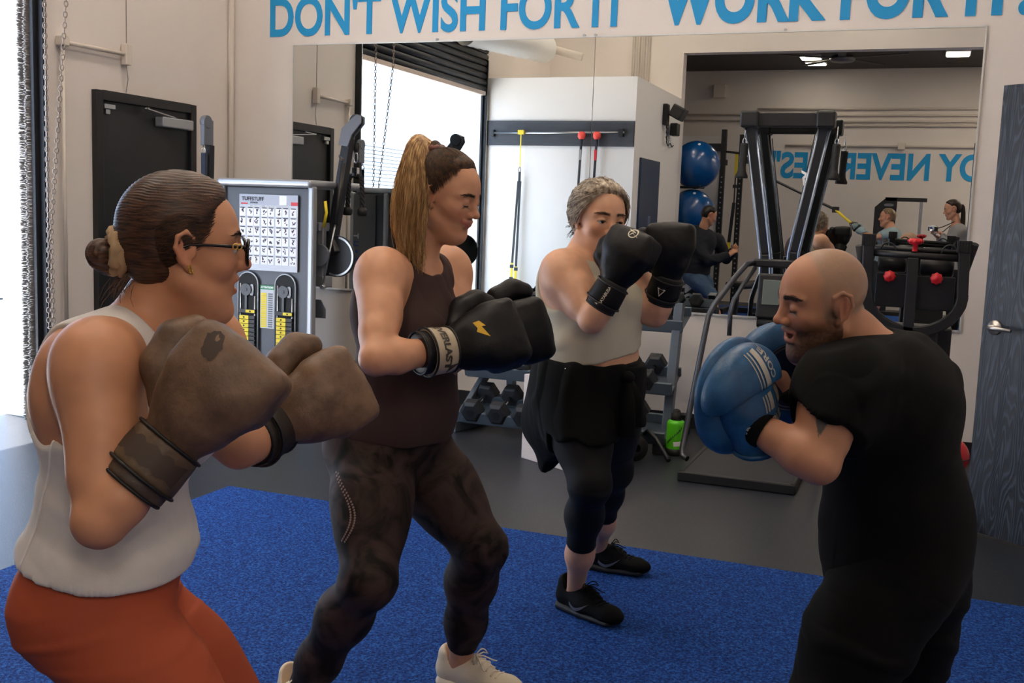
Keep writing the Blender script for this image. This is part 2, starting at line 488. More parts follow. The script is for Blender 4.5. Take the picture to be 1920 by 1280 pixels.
m = MB(); m.box((-0.001, 0.022, 0.975), (0.003, 0.026, 0.06)); m.build('latch_plate', M_steel, d2)

# pipes and conduit on the left wall
m = MB(); x = LEFT_X + 0.032
m.tube([(x, 5.25, 0.5), (x, 5.25, 2.32)], 0.012, 8); m.tube([(x, 5.25, 2.355), (x, 5.79, 2.36)], 0.014, 8)
cd = m.build('conduit_pipe', M_cond); tag(cd, 'thin painted conduit running across the left wall above the exit door', 'pipe')
m = MB(); m.box((0, 0, 0), (0.05, 0.05, 0.14)); m.build('box_body', M_cond, cd, bevel=0.006).location = (x, 5.815, 2.36)
m = MB(); m.box((0, 0, 0), (0.06, 0.06, 0.06)); m.build('elbow_box', M_cond, cd, bevel=0.006).location = (x, 5.25, 2.36)
m = MB(); m.tube([(x, 5.815, 2.43), (x, 5.82, 5.3)], 0.003, 5); m.tube([(x, 5.815, 2.29), (x, 5.83, 2.2), (x, 5.81, 2.11)], 0.003, 5); m.build('wire', mat('grey_wire', '#8f8880', 0.6), cd)
m = MB(); m.tube([(LEFT_X + 0.03, BACK_Y - 0.04, 0), (LEFT_X + 0.03, BACK_Y - 0.04, 5.3)], 0.022, 10)
tag(m.build('corner_pipe', M_cond), 'painted vertical pipe in the corner beside the mirror wall', 'pipe')

# loop of hoist chain hanging beside the roll-up opening
def chain_links(pts, pitch=0.030, r=0.0035):
    m = MB(); pts = [Vector(p) for p in pts]; k = 0
    for a, b in zip(pts, pts[1:]):
        d = b - a; n = max(1, int(d.length / pitch)); d.normalize(); u = d.orthogonal().normalized(); w = d.cross(u)
        for i in range(n):
            c = a + (b - a) * ((i + 0.5) / n); s = u if k % 2 else w; k += 1
            ring = [c + d * (0.019 * math.sin(t)) + s * (0.0105 * math.cos(t)) for t in [2 * PI * j / 8 for j in range(8)]]
            m.tube(ring, r, 5, closed=True)
    return m
ch = chain_links([(-4.99, 4.985, 3.9), (-4.985, 4.985, 1.15), (-4.985, 4.975, 0.60), (-4.965, 4.99, 0.60), (-4.97, 4.99, 1.2), (-4.80, 4.985, 2.75), (-4.79, 4.985, 3.9)]).build('hoist_chain', mat('chain_steel', '#8b7f78', 0.45, 0.7))
tag(ch, 'steel pull chain loop hanging beside the roll-up door opening', 'chain')

# outside
m = MB(); m.box((-20, 0, -0.08), (29.1, 70, 0.1)); struct('pavement', m, M_pave)
m = MB(); m.box((-12.2, 2, 3.6), (1.0, 60, 7.2)); struct('building_wall', m, M_ext)
for i, (y, z0, z1) in enumerate([(10.9, 2.52, 3.09), (10.9, 3.30, 4.6)]):
    m = MB(); m.box((-11.69, y, (z0 + z1) / 2), (0.04, 1.6, z1 - z0)); struct('window_%d' % (i + 1), m, M_extb)
m = MB()
for i in range(34): m.box((-11.67, -9.6, 0.05 + i * 0.083), (0.06, 6.0, 0.06))
struct('shutter_wall', m, mat('shutter_paint', '#b9bbc0', 0.8))
m = MB(); m.box((-11.6, -12.8, 3.6), (0.2, 0.35, 7.2)); struct('pillar', m, mat('grey_paint', '#6f747e', 0.8))

# lettering on the walls
fr = frame_of((-4.79, BACK_Y - 0.002, 2.66 + 0.15), (1, 0, 0), (0, 0, 1))
def fit_text(name, body, x0, x1, z0, cap, y, label, bold=0.0, flip=1, cat='lettering', spacing=1.0):
    size = cap / 0.727
    o = text_mesh(name, body, size, Matrix.Identity(4), M_blue, None, depth=0.004, bold=bold, align='LEFT', spacing=spacing)
    xs = [v.co.x for v in o.data.vertices]; ys = [v.co.y for v in o.data.vertices]
    a, b, c = min(xs), max(xs), min(ys); e = max(ys)
    for v in o.data.vertices:
        t = (v.co.x - a) / (b - a)
        v.co = Vector((x0 + (x1 - x0) * t, y + (-v.co.z if flip > 0 else v.co.z), z0 + (v.co.y - c) / (e - c) * cap))
    o.data.update()
    return tag(o, label, cat)
fit_text('wall_lettering', "DON'T WISH FOR IT", -4.79, -1.985, 2.657, 0.30, BACK_Y - 0.003, "thin blue painted words DON'T WISH FOR IT above the mirror", 0.010)
fit_text('wall_lettering', "WORK FOR IT!", -1.76, 0.44, 2.655, 0.31, BACK_Y - 0.003, 'bold blue painted words WORK FOR IT! above the right half of the mirror', 0.020, spacing=1.08)
fit_text('wall_lettering', 'BODY NEVER LIES"', 1.35, -2.62, 2.15, 0.46, FAR_Y + 0.003, 'blue painted words BODY NEVER LIES on the far wall, seen in the mirror', 0.02, -1)

# mirrors
M_mir = mat('mirror_silver', '#dfe2e0', 0.0, 1.0)
for nm, x0, x1, lb in (('a', -4.58, -2.201, 'left pane of the frameless gym mirror on the back wall'), ('b', -2.197, 0.213, 'right pane of the frameless gym mirror on the back wall')):
    m = MB(); m.box(((x0 + x1) / 2, BACK_Y - 0.004, 1.688), (x1 - x0, 0.008, 1.81))
    o = m.build('wall_mirror', M_mir); tag(o, lb, 'mirror', 'gym mirror panes on the back wall')
    mm = MB()
    mm.box(((x0 + x1) / 2, BACK_Y - 0.007, 2.597), (x1 - x0, 0.014, 0.010)); mm.box(((x0 + x1) / 2, BACK_Y - 0.007, 0.779), (x1 - x0, 0.014, 0.012))
    if nm == 'b': mm.box((x1, BACK_Y - 0.007, 1.688), (0.010, 0.014, 1.83))
    else: mm.box((x0, BACK_Y - 0.007, 1.688), (0.006, 0.014, 1.83))
    mm.build('edge_channel', mat('white_channel', '#d9dad9', 0.35, 0.3), o)
    for cx in ((-3.38, -2.28) if nm == 'a' else (-2.2, -0.95)):
        mm = MB(); mm.cyl((cx, BACK_Y - 0.001, 2.607), (cx, BACK_Y - 0.014, 2.607), 0.010, n=10); mm.build('mirror_clip', M_steel, o)

# lamps: ceiling panels of the two rooms, unseen fill panels added in the far one
def ceiling_light(x, y, z, w, l, label, group):
    t = thing('ceiling_light', label, 'ceiling light', (x, y, z), 0, group)
    m = MB(); m.box((0, 0, 0.02), (w + 0.04, l + 0.04, 0.06)); m.build('housing', M_wallw, t, bevel=0.005)
    m = MB(); m.box((0, 0, -0.014), (w, l, 0.008)); m.build('diffuser', M_lamp, t)
    return t
ceiling_light(0.17, -3.0, 3.93, 0.30, 0.45, 'lone bright square ceiling panel near the far sign', 'ceiling panels in the far room')
ceiling_light(-1.92, -3.15, 3.93, 0.28, 0.28, 'small ceiling panel left of the ceiling fan, nearer the opening', 'ceiling panels in the far room')
ceiling_light(-1.90, -3.75, 3.93, 0.28, 0.28, 'small ceiling panel left of the ceiling fan, farther from the opening', 'ceiling panels in the far room')
for x, y in ((1.9, -2.0), (3.2, -3.4)):  # extra panels added out of view to brighten the far room
    ceiling_light(x, y, 3.93, 0.6, 1.2, 'added unseen fill panel of the far room, %s' % ('nearer the opening' if y > -3 else 'nearer the far wall'), 'added fill panels of the far room')
for ix, x in enumerate((-3.6, -1.1)):
    for iy, y in enumerate((1.2, 3.4, 5.6)):
        ceiling_light(x, y, 5.24, 0.3, 1.2, 'long white ceiling panel of the main gym, %s row, %s' % (('door side', 'wall side')[ix], ('nearest the opening', 'middle', 'nearest the mirror')[iy]), 'long ceiling panels of the gym')
# ================================================================== gym equipment
M_cab = mat('cabinet_grey', '#4b4f57', 0.42, 0.2, bump=0.03, bscale=400)
M_yel = mat('yellow_label', '#e8cf2a', 0.5)
M_white = mat('white_print', '#eef0f2', 0.6)
M_ink = mat('ink', '#22242a', 0.6)
M_red = mat('red_plastic', '#d3202c', 0.35)
M_green = mat('lime_bottle', '#57c81e', 0.35)
M_pad = mat('black_vinyl', '#1a1b1e', 0.42, bump=0.1, bscale=120)
M_ply = mat('pale_plywood', '#dccfc8', 0.6, var=0.06, vscale=4, stretch=(1, 1, 8))
M_rackb = mat('blue_grey_steel', '#59646f', 0.4, 0.35)

# ---- cable trainer -------------------------------------------------
TX, TY = -3.995, 5.80
tr = thing('cable_trainer', 'grey cable machine with exercise chart and yellow weight stacks by the corner', 'gym machine', (TX, TY, 0))
def plan(d, z0, z1):
    P4 = [(-0.345 - d, 0.02 - d), (0.335 + d, 0.02 - d), (0.335 + d, 0.08 + d), (-0.06 + d, 0.64 + d), (-0.385 - d, 0.64 + d), (-0.345 - d, 0.05)]
    return P4, frame_of((0, 0, z0), (1, 0, 0), (0, 1, 0)), z1 - z0
m = MB(); m.prism(*plan(-0.01, 0.05, 1.51)); m.build('cabinet', M_cab, tr, bevel=0.008)
m = MB()
sec = [(-0.36, -0.03), (0.36, -0.03), (0.36, 0.63), (-0.36, 0.63)]
m.box((0, 0.30, 1.535), (0.715, 0.66, 0.05)); m.build('top_cap', M_alu, tr, bevel=0.022, seg=4)
for sx in (-1, 1):
    m = MB(); m.box((sx * 0.338, 0.03, 0.77), (0.045, 0.05, 1.50)); m.build('corner_post', M_alu, tr, bevel=0.012)
for x in (-0.375, -0.075):
    m = MB(); m.box((x, 0.625, 0.77), (0.04, 0.04, 1.50)); m.build('corner_post', M_alu, tr, bevel=0.012)
m = MB(); m.prism(*plan(0.03, 0.0, 0.06)); m.build('base_frame', M_dark, tr, bevel=0.01)
# chart
ch_ = MB(); ch_.box((0.018, 0.0165, 1.215), (0.445, 0.004, 0.49)); chart = ch_.build('exercise_chart', mat('chart_paper', '#c3cad6', 0.4), tr, bevel=0.001)
m = MB(); mk = MB(); bl = MB()
for r in range(6):
    for c in range(8):
        x = -0.178 + c * 0.0545 + (0.004 if c % 2 else 0); z = 1.345 - r * 0.062
        m.box((x, 0.0135, z), (0.048, 0.002, 0.050))
        rr = random.Random(r * 9 + c)
        for _ in range(4):
            a = (x + rr.uniform(-0.008, 0.008), 0.0120, z + rr.uniform(-0.016, 0.012)); bb = (a[0] + rr.uniform(-0.012, 0.012), 0.0120, a[2] + rr.uniform(0.006, 0.018))
            mk.beam(a, bb, 0.002, rr.uniform(0.004, 0.008))
        bl.box((x, 0.0130, z + 0.0285), (0.034, 0.002, 0.005))
m.build('panel_print', M_white, chart); mk.build('figure_print', mat('figure_ink', '#4b4660', 0.6), chart); bl.build('caption_print', M_ink, chart)
m = MB(); m.box((0.018, 0.0140, 1.425), (0.445, 0.002, 0.066)); m.build('chart_header', mat('header_grey', '#aab2c2', 0.4), chart)
m = MB(); m.box((0.215, 0.0125, 1.405), (0.05, 0.002, 0.022)); m.box((-0.165, 0.0125, 1.4), (0.05, 0.002, 0.008)); m.build('red_print', M_red, chart)
m = MB(); m.box((0.13, 0.0125, 1.425), (0.055, 0.002, 0.06)); m.build('white_figure', M_white, chart)
fx = frame_of((0.02, 0.0118, 1.384), (1, 0, 0), (0, 0, 1))
text_mesh('chart_title', 'Multi-Functional Trainer Basic Exercise Guide', 0.0165, fx, M_white, chart, 0.0015, 0.0004)
text_mesh('chart_brand', 'TUFFSTUFF', 0.034, frame_of((-0.10, 0.0118, 1.43), (1, 0, 0), (0, 0, 1)), M_ink, chart, 0.0015, 0.0008)
text_mesh('chart_brand', 'FITNESS', 0.016, frame_of((-0.09, 0.0118, 1.406), (1, 0, 0), (0, 0, 1)), M_ink, chart, 0.0015)
# weight windows
def arch_pts(cx, w, z0, z1, n=10):
    return [(cx - w / 2, z0), (cx + w / 2, z0)] + [(cx + w / 2 * math.cos(PI * i / n), z1 - w / 2 + w / 2 * math.sin(PI * i / n)) for i in range(n + 1)]
for cx in (-0.133, 0.152):
    w = 0.155
    m = MB(); m.prism(arch_pts(cx, w, 0.10, 0.955), frame_of((0, 0.0165, 0), (1, 0, 0), (0, 0, 1)), 0.003); win = m.build('weight_window', mat('recess_black', '#0a0b0d', 0.7), tr)
    m = MB(); pp = [(x, 0.014, z) for x, z in arch_pts(cx, w, 0.10, 0.955)]; m.tube(pp, 0.005, 8, closed=True); m.build('arch_trim', M_alu, win)
    m = MB(); m.cyl((cx - 0.01, 0.0, 0.84), (cx - 0.01, 0.03, 0.84), 0.040, n=28); m.cyl((cx - 0.01, -0.003, 0.84), (cx - 0.01, 0.0, 0.84), 0.012)
    m.box((cx - 0.01, 0.008, 0.76), (0.016, 0.01, 0.10)); m.build('pulley_wheel', mat('pulley_grey', '#3a3d42', 0.35, 0.4), win)
    m = MB()
    for k in (0.012, 0.022, 0.032): m.tube([(cx + 0.03 + k * 0.3, 0.002 + k * 0.2, 0.84 + 0.036 * math.sin(t)) if False else (cx + 0.022 + 0.028 * math.cos(t) * 0.35 + k * 0.45, 0.008, 0.84 + 0.036 * math.sin(t)) for t in [2 * PI * j / 14 for j in range(14)]], 0.0022, 5, closed=True)
    m.tube([(cx + 0.055, 0.01, 0.80), (cx + 0.055, 0.01, 0.15)], 0.005, 8); m.tube([(cx - 0.055, 0.01, 0.88), (cx - 0.055, 0.01, 0.15)], 0.005, 8); m.build('guide_rods', M_steel, win)
    m = MB(); tg = MB(); hl = MB()
    for i in range(19):
        z = 0.66 - i * 0.0275; off = -0.018
        m.box((cx, 0.006, z), (0.125, 0.018, 0.0245))
        tg.box((cx + off, -0.0045, z), (0.070, 0.003, 0.0238)); hl.cyl((cx + off, -0.0055, z), (cx + off, -0.0075, z), 0.006, n=10)
    tg.box((cx + 0.03, -0.0045, 0.70), (0.068, 0.003, 0.018)); m.box((cx, 0.006, 0.70), (0.125, 0.018, 0.026)); hl.cyl((cx + 0.03, -0.0055, 0.70), (cx + 0.03, -0.0075, 0.70), 0.006, n=10)
    m.build('weight_plates', M_black, win, bevel=0.002); tg.build('plate_labels', M_yel, win); hl.build('hole_dot', M_ink, win)
    m = MB(); m.lathe([(0, 0.03), (0.012, 0.03), (0.014, 0.02), (0.012, 0.008), (0.005, 0.006), (0.005, 0), (0, 0)], 16, (cx - 0.018, -0.005, 0.47 if cx < 0 else 0.40), (0, -1, 0)); m.build('selector_pin', mat('brass_knob', '#d99a2b', 0.35, 0.6), win)
at_ = MB(); at_.box((0.014, 0.0165, 0.735), (0.105, 0.003, 0.28)); notice = at_.build('attention_label', mat('label_grey', '#c7ccd2', 0.5), tr)
m = MB(); m.box((0.014, 0.0145, 0.862), (0.105, 0.002, 0.026)); m.build('green_strip', mat('green_print', '#1f8a57', 0.5), notice)
m = MB(); m2 = MB()
for i in range(16):
    m.box((-0.012, 0.0145, 0.82 - i * 0.0142), (0.044, 0.002, 0.012)); m2.box((0.04, 0.0145, 0.82 - i * 0.0142), (0.034, 0.002, 0.009))
m.build('yellow_table', M_yel, notice); m2.build('grey_table', mat('table_ink', '#6a6f78', 0.5), notice)
text_mesh('label_text', 'ATTENTION!', 0.0165, frame_of((0.014, 0.0130, 0.862), (1, 0, 0), (0, 0, 1)), M_white, notice, 0.001, 0.0006)
# letters down the rear panel, seen in the mirror
m = MB(); m.box((-0.26, 0.640, 0.80), (0.20, 0.010, 1.40)); rear = m.build('rear_panel', mat('rear_panel_grey', '#7d8289', 0.5), tr, bevel=0.002)
for i, c in enumerate('TUFF STUFF'):
    if c != ' ': text_mesh('rear_letter', c, 0.062, frame_of((-0.335, 0.6465, 1.17 - i * 0.062), (0, 0, 1), (1, 0, 0)), mat('rear_letter_blue', '#2b57b8', 0.5) if i else M_white, rear, 0.002, 0.002)
# pulley arms
def tl(p):
    k = 1.035 if p[0] > -4 else 1.0     # the pivot sits on the slanted side of the cabinet
    return (p[0] * k - TX, p[1] * k - TY, 1.4 + (p[2] - 1.4) * k)
arm = thing('pulley_arm_parts', '', '') if False else None
m = MB(); m.beam(tl((-3.62, 5.79, 1.27)), tl((-3.53, 5.77, 1.27)), 0.10, 0.055); m.beam(tl((-3.62, 5.79, 0.93)), tl((-3.50, 5.77, 0.93)), 0.09, 0.07); m.beam(tl((-3.545, 5.765, 0.96)), tl((-3.545, 5.765, 1.27)), 0.045, 0.045)
pb = m.build('pivot_bracket', M_alu, tr, bevel=0.006)
m = MB(); m.cyl(tl((-3.535, 5.715, 1.095)), tl((-3.535, 5.735, 1.095)), 0.072, n=32); m.build('side_disc', M_gray, pb, bevel=0.003)
m = MB(); m.cyl(tl((-3.455, 5.79, 1.09)), tl((-3.455, 5.81, 1.09)), 0.135, n=40); dd = m.build('position_dial', M_dark, pb, bevel=0.003)
m = MB()
for i in range(26):
    a = -1.9 + i * 0.13; m.box(tl((-3.455 + 0.118 * math.cos(a), 5.788, 1.09 + 0.118 * math.sin(a))), (0.012, 0.004, 0.018), Matrix.Rotation(-a, 3, 'Y'))
m.build('dial_marks', M_steel, dd)
def tm(p):
    """the arm leans back from the pivot towards the mirror"""
    k = (6.00 + max(p[2] - 1.17, 0) * 0.33) / 5.75
    y = p[1] * k
    return (p[0] * k - TX, y - TY, 1.4 + (p[2] - 1.4) * k)
m = MB(); m.beam(tm((-3.475, 5.77, 1.17)), tm((-3.335, 5.72, 1.83)), 0.065, 0.055); am = m.build('pulley_arm', M_dark, tr, bevel=0.005)
m = MB(); m.beam(tm((-3.475, 5.77, 1.19)), tm((-3.44, 5.75, 1.10)), 0.05, 0.10); m.build('arm_socket', M_black, am, bevel=0.01)
m = MB()
PL = [(-0.038, -0.065), (0.033, -0.08), (0.05, 0.0), (0.108, 0.08), (0.103, 0.125), (0.065, 0.14), (0.033, 0.113), (-0.033, 0.043)]
for dy in (0.0, 0.042): m.prism(PL, frame_of(tm((-3.345, 5.735 - dy, 1.83)), (1, 0.0, 0.0), (0.08, 0.25, 1)), 0.012)
m.build('pulley_housing', M_gray, am, bevel=0.004)
c_ = Vector(tm((-3.285, 5.72, 1.915))); c2_ = Vector(tm((-3.335, 5.72, 1.85)))
m = MB(); m.cyl(c_ - Vector((0, 0.018, 0)), c_ + Vector((0, 0.022, 0)), 0.048, n=28); m.cyl(c2_ - Vector((0, 0.014, 0)), c2_ + Vector((0, 0.016, 0)), 0.032, n=24); m.build('cable_pulley', M_black, am, bevel=0.004)
m = MB(); m.tube([tm((-3.36, 5.70, 1.66)), tm((-3.40, 5.68, 1.29))], 0.016, 12); m.build('gas_strut', M_black, am)
m = MB(); m.tube([tm((-3.40, 5.68, 1.29)), tm((-3.468, 5.66, 0.915))], 0.006, 10); m.build('strut_rod', M_steel, am); m = MB(); e_ = Vector(tm((-3.468, 5.66, 0.905))); m.cyl(e_ - Vector((0, 0.02, 0)), e_ + Vector((0, 0.03, 0)), 0.013); m.build('strut_pin', M_steel, am); m = MB(); m.beam(tm((-3.36, 5.70, 1.68)), tm((-3.40, 5.73, 1.71)), 0.025, 0.02); m.build('strut_mount', M_steel, am)
m = MB(); m.tube([tl((-3.485, 5.70, 1.43)), tl((-3.475, 5.70, 1.36)), tl((-3.50, 5.71, 1.27))], 0.010, 10); m.build('yellow_lever', M_yel, am)
m = MB(); m.tube([tl((-3.565, 5.69, 0.87)), tl((-3.582, 5.69, 0.72))], 0.010, 10); m.build('yellow_lever', M_yel, pb)
m = MB(); m.prism([(-0.07, 0), (0.055, 0), (0.055, 0.06), (0.02, 0.12), (-0.07, 0.12)], frame_of(tl((-3.545, 5.74, 0.70)), (1, 0, 0), (0, 0, 1)), 0.008); m.build('cover_plate', M_gray, pb, bevel=0.003)
m = MB(); m.beam(tl((-4.575, 5.98, 0.9)), tl((-4.575, 6.0, 1.78)), 0.045, 0.05); la = m.build('pulley_arm', M_dark, tr, bevel=0.005)
m = MB(); m.box(tl((-4.575, 5.97, 1.86)), (0.035, 0.10, 0.17)); m.cyl(tl((-4.595, 5.96, 1.93)), tl((-4.555, 5.96, 1.93)), 0.045, n=24); m.build('pulley_housing', M_gray, la, bevel=0.006)
m = MB(); m.tube([tl((-4.573, 5.93, 1.9)), tl((-4.573, 5.93, 1.76))], 0.004, 6); m.tube([tl((-4.573 + 0.016 * math.cos(t), 5.93, 1.735 + 0.024 * math.sin(t))) for t in [2 * PI * k / 12 for k in range(12)]], 0.004, 6, closed=True); m.build('carabiner', M_chrome, la)
m = MB(); m.box(tl((-4.573, 5.93, 1.64)), (0.035, 0.012, 0.17)); m.build('hanging_strap', mat('navy_webbing', '#2a3448', 0.8), la, bevel=0.003)

# rope handle hanging from the pulley
rp = thing('rope_handle', 'black twisted rope handle hanging from the cable machine arm', 'rope handle', (-3.583, 6.235, 1.60)); rp.scale = (1.09, 1.09, 1.09)
m = MB(); m.tube([(0, 0, 0.30), (0, 0, 0.20)], 0.003, 6); m.build('cable', M_ink, rp)
m = MB(); m.sphere((0, 0, 0.175), (0.020, 0.020, 0.030)); m.build('cable_stop', M_blk, rp)
m = MB(); m.tube([(0.014 * math.cos(t), 0, 0.115 + 0.032 * math.sin(t)) for t in [2 * PI * k / 14 for k in range(14)]], 0.0042, 6, closed=True); m.box((0, 0, 0.03), (0.035, 0.03, 0.05)); m.build('snap_hook', M_chrome, rp, bevel=0.003)
m = MB()
for s in (-1, 1):
    pts = [Vector((s * 0.004, 0, 0.0)), Vector((s * 0.030, 0, 0.012)), Vector((s * 0.045, 0, -0.02)), Vector((s * 0.048, 0, -0.10)), Vector((s * 0.052, 0, -0.19))]
    dense = [pts[0]]
    for a, b in zip(pts, pts[1:]): dense += [a.lerp(b, (i + 1) / 8) for i in range(8)]
    for ph in range(3):
        q = []
        for i, p in enumerate(dense):
            t_ = i * 0.75 + ph * 2 * PI / 3
            q.append(p + Vector((0.0075 * math.cos(t_), 0.0075 * math.sin(t_), 0)))
        m.tube(q, 0.0085, 7)
m.build('twisted_rope', mat('black_rope', '#1c1d21', 0.7), rp)
for s in (-1, 1):
    m = MB(); m.lathe([(0, -0.03), (0.022, -0.03), (0.030, -0.02), (0.031, 0.005), (0.020, 0.02), (0.012, 0.022)], 20, (s * 0.052, 0, -0.205)); m.build('rubber_end', M_blk, rp)

# ---- dumbbell rack -------------------------------------------------
rk = thing('dumbbell_rack', 'blue-grey steel three-tier dumbbell rack below the mirror', 'rack', (-2.05, 6.45, 0))
m = MB(); m.beam((-0.70, -0.40, 0.035), (-0.55, 0.36, 0.035), 0.075, 0.07); m.build('rack_foot', M_rackb, rk, bevel=0.006)
m = MB(); m.beam((0.64, -0.36, 0.035), (0.64, 0.36, 0.035), 0.075, 0.07); m.build('rack_foot', M_dark, rk, bevel=0.006)
m = MB(); m.beam((-0.685, -0.32, 0.06), (-0.60, 0.06, 0.42), 0.07, 0.035, (1, 0, 0)); m.build('diagonal_brace', M_rackb, rk, bevel=0.004)
m = MB(); m.beam((-0.56, 0.30, 0.06), (-0.56, 0.20, 0.86), 0.07, 0.05, (1, 0, 0)); m.build('rack_upright', M_rackb, rk, bevel=0.005)
m = MB(); m.beam((0.64, -0.17, 0.06), (0.64, 0.02, 0.88), 0.07, 0.055, (1, 0, 0)); m.build('rack_upright', M_rackb, rk, bevel=0.005)
TIERS = [(0.16, -0.24), (0.44, -0.12), (0.80, 0.08)]
for i, (z, y) in enumerate(TIERS):
    m = MB()
    R = Matrix.Rotation(0.32, 3, 'X')
    m.box((0, y - 0.13, z - 0.055), (1.36, 0.022, 0.075), R); m.box((0, y + 0.10, z + 0.02), (1.36, 0.022, 0.06), R)
    m.box((0, y, z - 0.055), (1.34, 0.26, 0.010), R)
    m.build('rack_shelf', M_rackb, rk, bevel=0.004)
m = MB(); m.cyl((0.64, 0.03, 0.055), (-0.5, 0.03, 0.055), 0.02); m.build('cross_bar', M_black, rk)

M_hex = mat('black_hex_rubber', '#1e2127', 0.5, bump=0.08, bscale=200)
def hexpts(r, a0=0.0): return [(r * math.cos(a0 + PI / 3 * i), r * math.sin(a0 + PI / 3 * i)) for i in range(6)]
def make_dumbbell(r, label):
    t = thing('hex_dumbbell', label, 'dumbbell', (0, 0, 0), 0, 'hex dumbbells on the rack')
    L = 0.055 + r * 0.35; hw = r * 1.15
    for s in (-1, 1):
        m = MB(); y0 = s * L; y1 = s * (L + hw); n = 6
        a0 = PI / 6
        rings = [(y0, r * 0.80), (y0 + s * hw * 0.18, r), (y1 - s * hw * 0.18, r), (y1, r * 0.72)]
        vs = [Vector((x, y, z)) for (y, rr) in rings for (x, z) in hexpts(rr, 0.0)]
        fs = [(i * 6 + k, i * 6 + (k + 1) % 6, (i + 1) * 6 + (k + 1) % 6, (i + 1) * 6 + k) for i in range(3) for k in range(6)] + [tuple(range(5, -1, -1)), tuple(range(18, 24))]
        m.add(vs, fs); h = m.build('dumbbell_head', M_hex, t, bevel=0.004)
        m = MB(); m.cyl((0, y1, 0), (0, y1 + s * 0.003, 0), r * 0.34, n=20); m.build('end_disc', M_dark, h)
    m = MB(); m.tube([(0, -L, 0), (0, -L * 0.5, 0), (0, 0, 0), (0, L * 0.5, 0), (0, L, 0)], [0.013, 0.016, 0.0175, 0.016, 0.013], 14); m.build('knurled_handle', M_chrome, t)
    return t
ORD = ['first', 'second', 'third', 'fourth', 'fifth', 'sixth', 'seventh']
def place_db(r, x, tier, label):
    z, y = TIERS[tier]
    t = make_dumbbell(r, label); t.rotation_euler = (0.30, 0, 0)
    t.location = (x, 6.45 + y, z - 0.045 + r * 0.90); return t
for i in range(5): place_db(0.056, -2.655 + i * 0.125, 2, 'black hex dumbbell on the top tier of the rack, %s from its left end' % ORD[i])
for i in range(2): place_db(0.056, -1.62 + i * 0.13, 2, 'black hex dumbbell on the top tier at the right end, %s' % ('beside the upright' if i else 'one place inside the upright'))
for i in range(4): place_db(0.064, -2.63 + i * 0.145, 1, 'black hex dumbbell on the middle tier behind the glove, %s from the left' % ORD[i])
for i in range(2): place_db(0.072, -1.70 + i * 0.165, 1, 'large hex dumbbell at the right of the middle tier, %s the rack upright' % ('nearest' if i else 'second from'))
for i in range(3): place_db(0.078, -2.62 + i * 0.175, 0, 'large hex dumbbell on the lowest tier behind the diagonal brace, %s from the left' % ORD[i])
place_db(0.072, -1.60, 0, 'black hex dumbbell on the lowest tier at the right rack end')

# ---- plyo box, roller, bottle, ball
pbx = thing('plyo_box', 'pale wooden jump box standing behind the woman in sage top', 'box', (-2.098, 5.605, 0), math.atan2(-0.072, 0.135))
m = MB(); m.box((0.25, 0.20, 0.245), (0.50, 0.40, 0.49)); m.build('box_panel', M_ply, pbx, bevel=0.004)
m = MB(); m.tube([(0.19, -0.001, 0.37), (0.31, -0.001, 0.37)], 0.016, 10); m.build('hand_slot', M_ink, pbx)
fr_ = thing('foam_roller', 'dark foam roller lying on the floor in front of the dumbbell rack', 'roller', (-1.63, 6.02, 0.075), 0.5)
m = MB(); m.lathe([(0.025, -0.22), (0.073, -0.22), (0.075, -0.21)] + [(0.075 - (0.004 if i % 2 else 0), -0.2 + i * 0.0235) for i in range(18)] + [(0.075, 0.21), (0.073, 0.22), (0.025, 0.22)], 26, (0, 0, 0), (0.25, -1, 0)); m.build('foam_body', M_blk, fr_)
m = MB(); m.lathe([(0.025, -0.22), (0.0245, 0.22)], 18, (0, 0, 0), (0.25, -1, 0)); m.build('core_tube', M_dark, fr_)
hb = MB(); hb.tube([(-1.50, 6.08, 0.12), (-1.46, 6.03, 0.155), (-1.40, 5.98, 0.12), (-1.33, 5.93, 0.045), (-1.30, 5.90, 0.018)], 0.014, 10)
tag(hb.build('bent_bar', M_dark), 'bent dark steel bar leaning beside the green bottle', 'bar')
bt = thing('water_bottle', 'lime green water bottle with black lid on the floor', 'bottle', (-1.325, 6.158, 0))
m = MB(); m.lathe([(0, 0.0), (0.054, 0.0), (0.056, 0.004), (0.056, 0.042), (0.0, 0.042)], 32); m.build('bottle_boot', M_blk, bt)
m = MB(); m.lathe([(0.055, 0.042), (0.055, 0.185), (0.053, 0.196), (0.046, 0.206), (0.030, 0.212)], 32); bb_ = m.build('bottle_body', M_green, bt)
m = MB(); m.lathe([(0.030, 0.205), (0.033, 0.212), (0.033, 0.245), (0.024, 0.252), (0.022, 0.268), (0.012, 0.275), (0, 0.275)], 24); m.tube([(0.02, 0, 0.24), (0.055, -0.005, 0.245), (0.085, -0.01, 0.235), (0.095, -0.012, 0.222)], [0.013, 0.013, 0.011, 0.008], 10); m.build('bottle_lid', M_blk, bt)
bvb = bvh_of(bb_)
bf = frame_of((0, -0.06, 0.12), (1, 0, 0), (0, 0, 1))
text_mesh('bottle_script', 'hydro', 0.05, bf @ Matrix.Rotation(1.15, 4, 'Z'), M_ink, bb_, target=bvb, off=0.0008, shear=0.3) if False else None
m = MB(); rr = random.Random(5)
pts = []
for i in range(22):
    a = -2.3 + i * 0.075; z = 0.075 + i * 0.0042 + (0.012 if i % 3 == 0 else -0.006 if i % 3 == 1 else 0); pts.append((0.0556 * math.cos(a), 0.0556 * math.sin(a), z))
m.tube(pts, 0.0022, 5); m.build('scribbled_script', M_ink, bb_)
g2 = grid2d(-0.024, 0.024, -0.014, 0.014, 6, 3); drape('sticker', g2, frame_of((0.028, -0.06, 0.075), (0.95, 0.3, 0.12), (-0.1, 0, 1)), M_white, bvb, bb_, 0.0008)

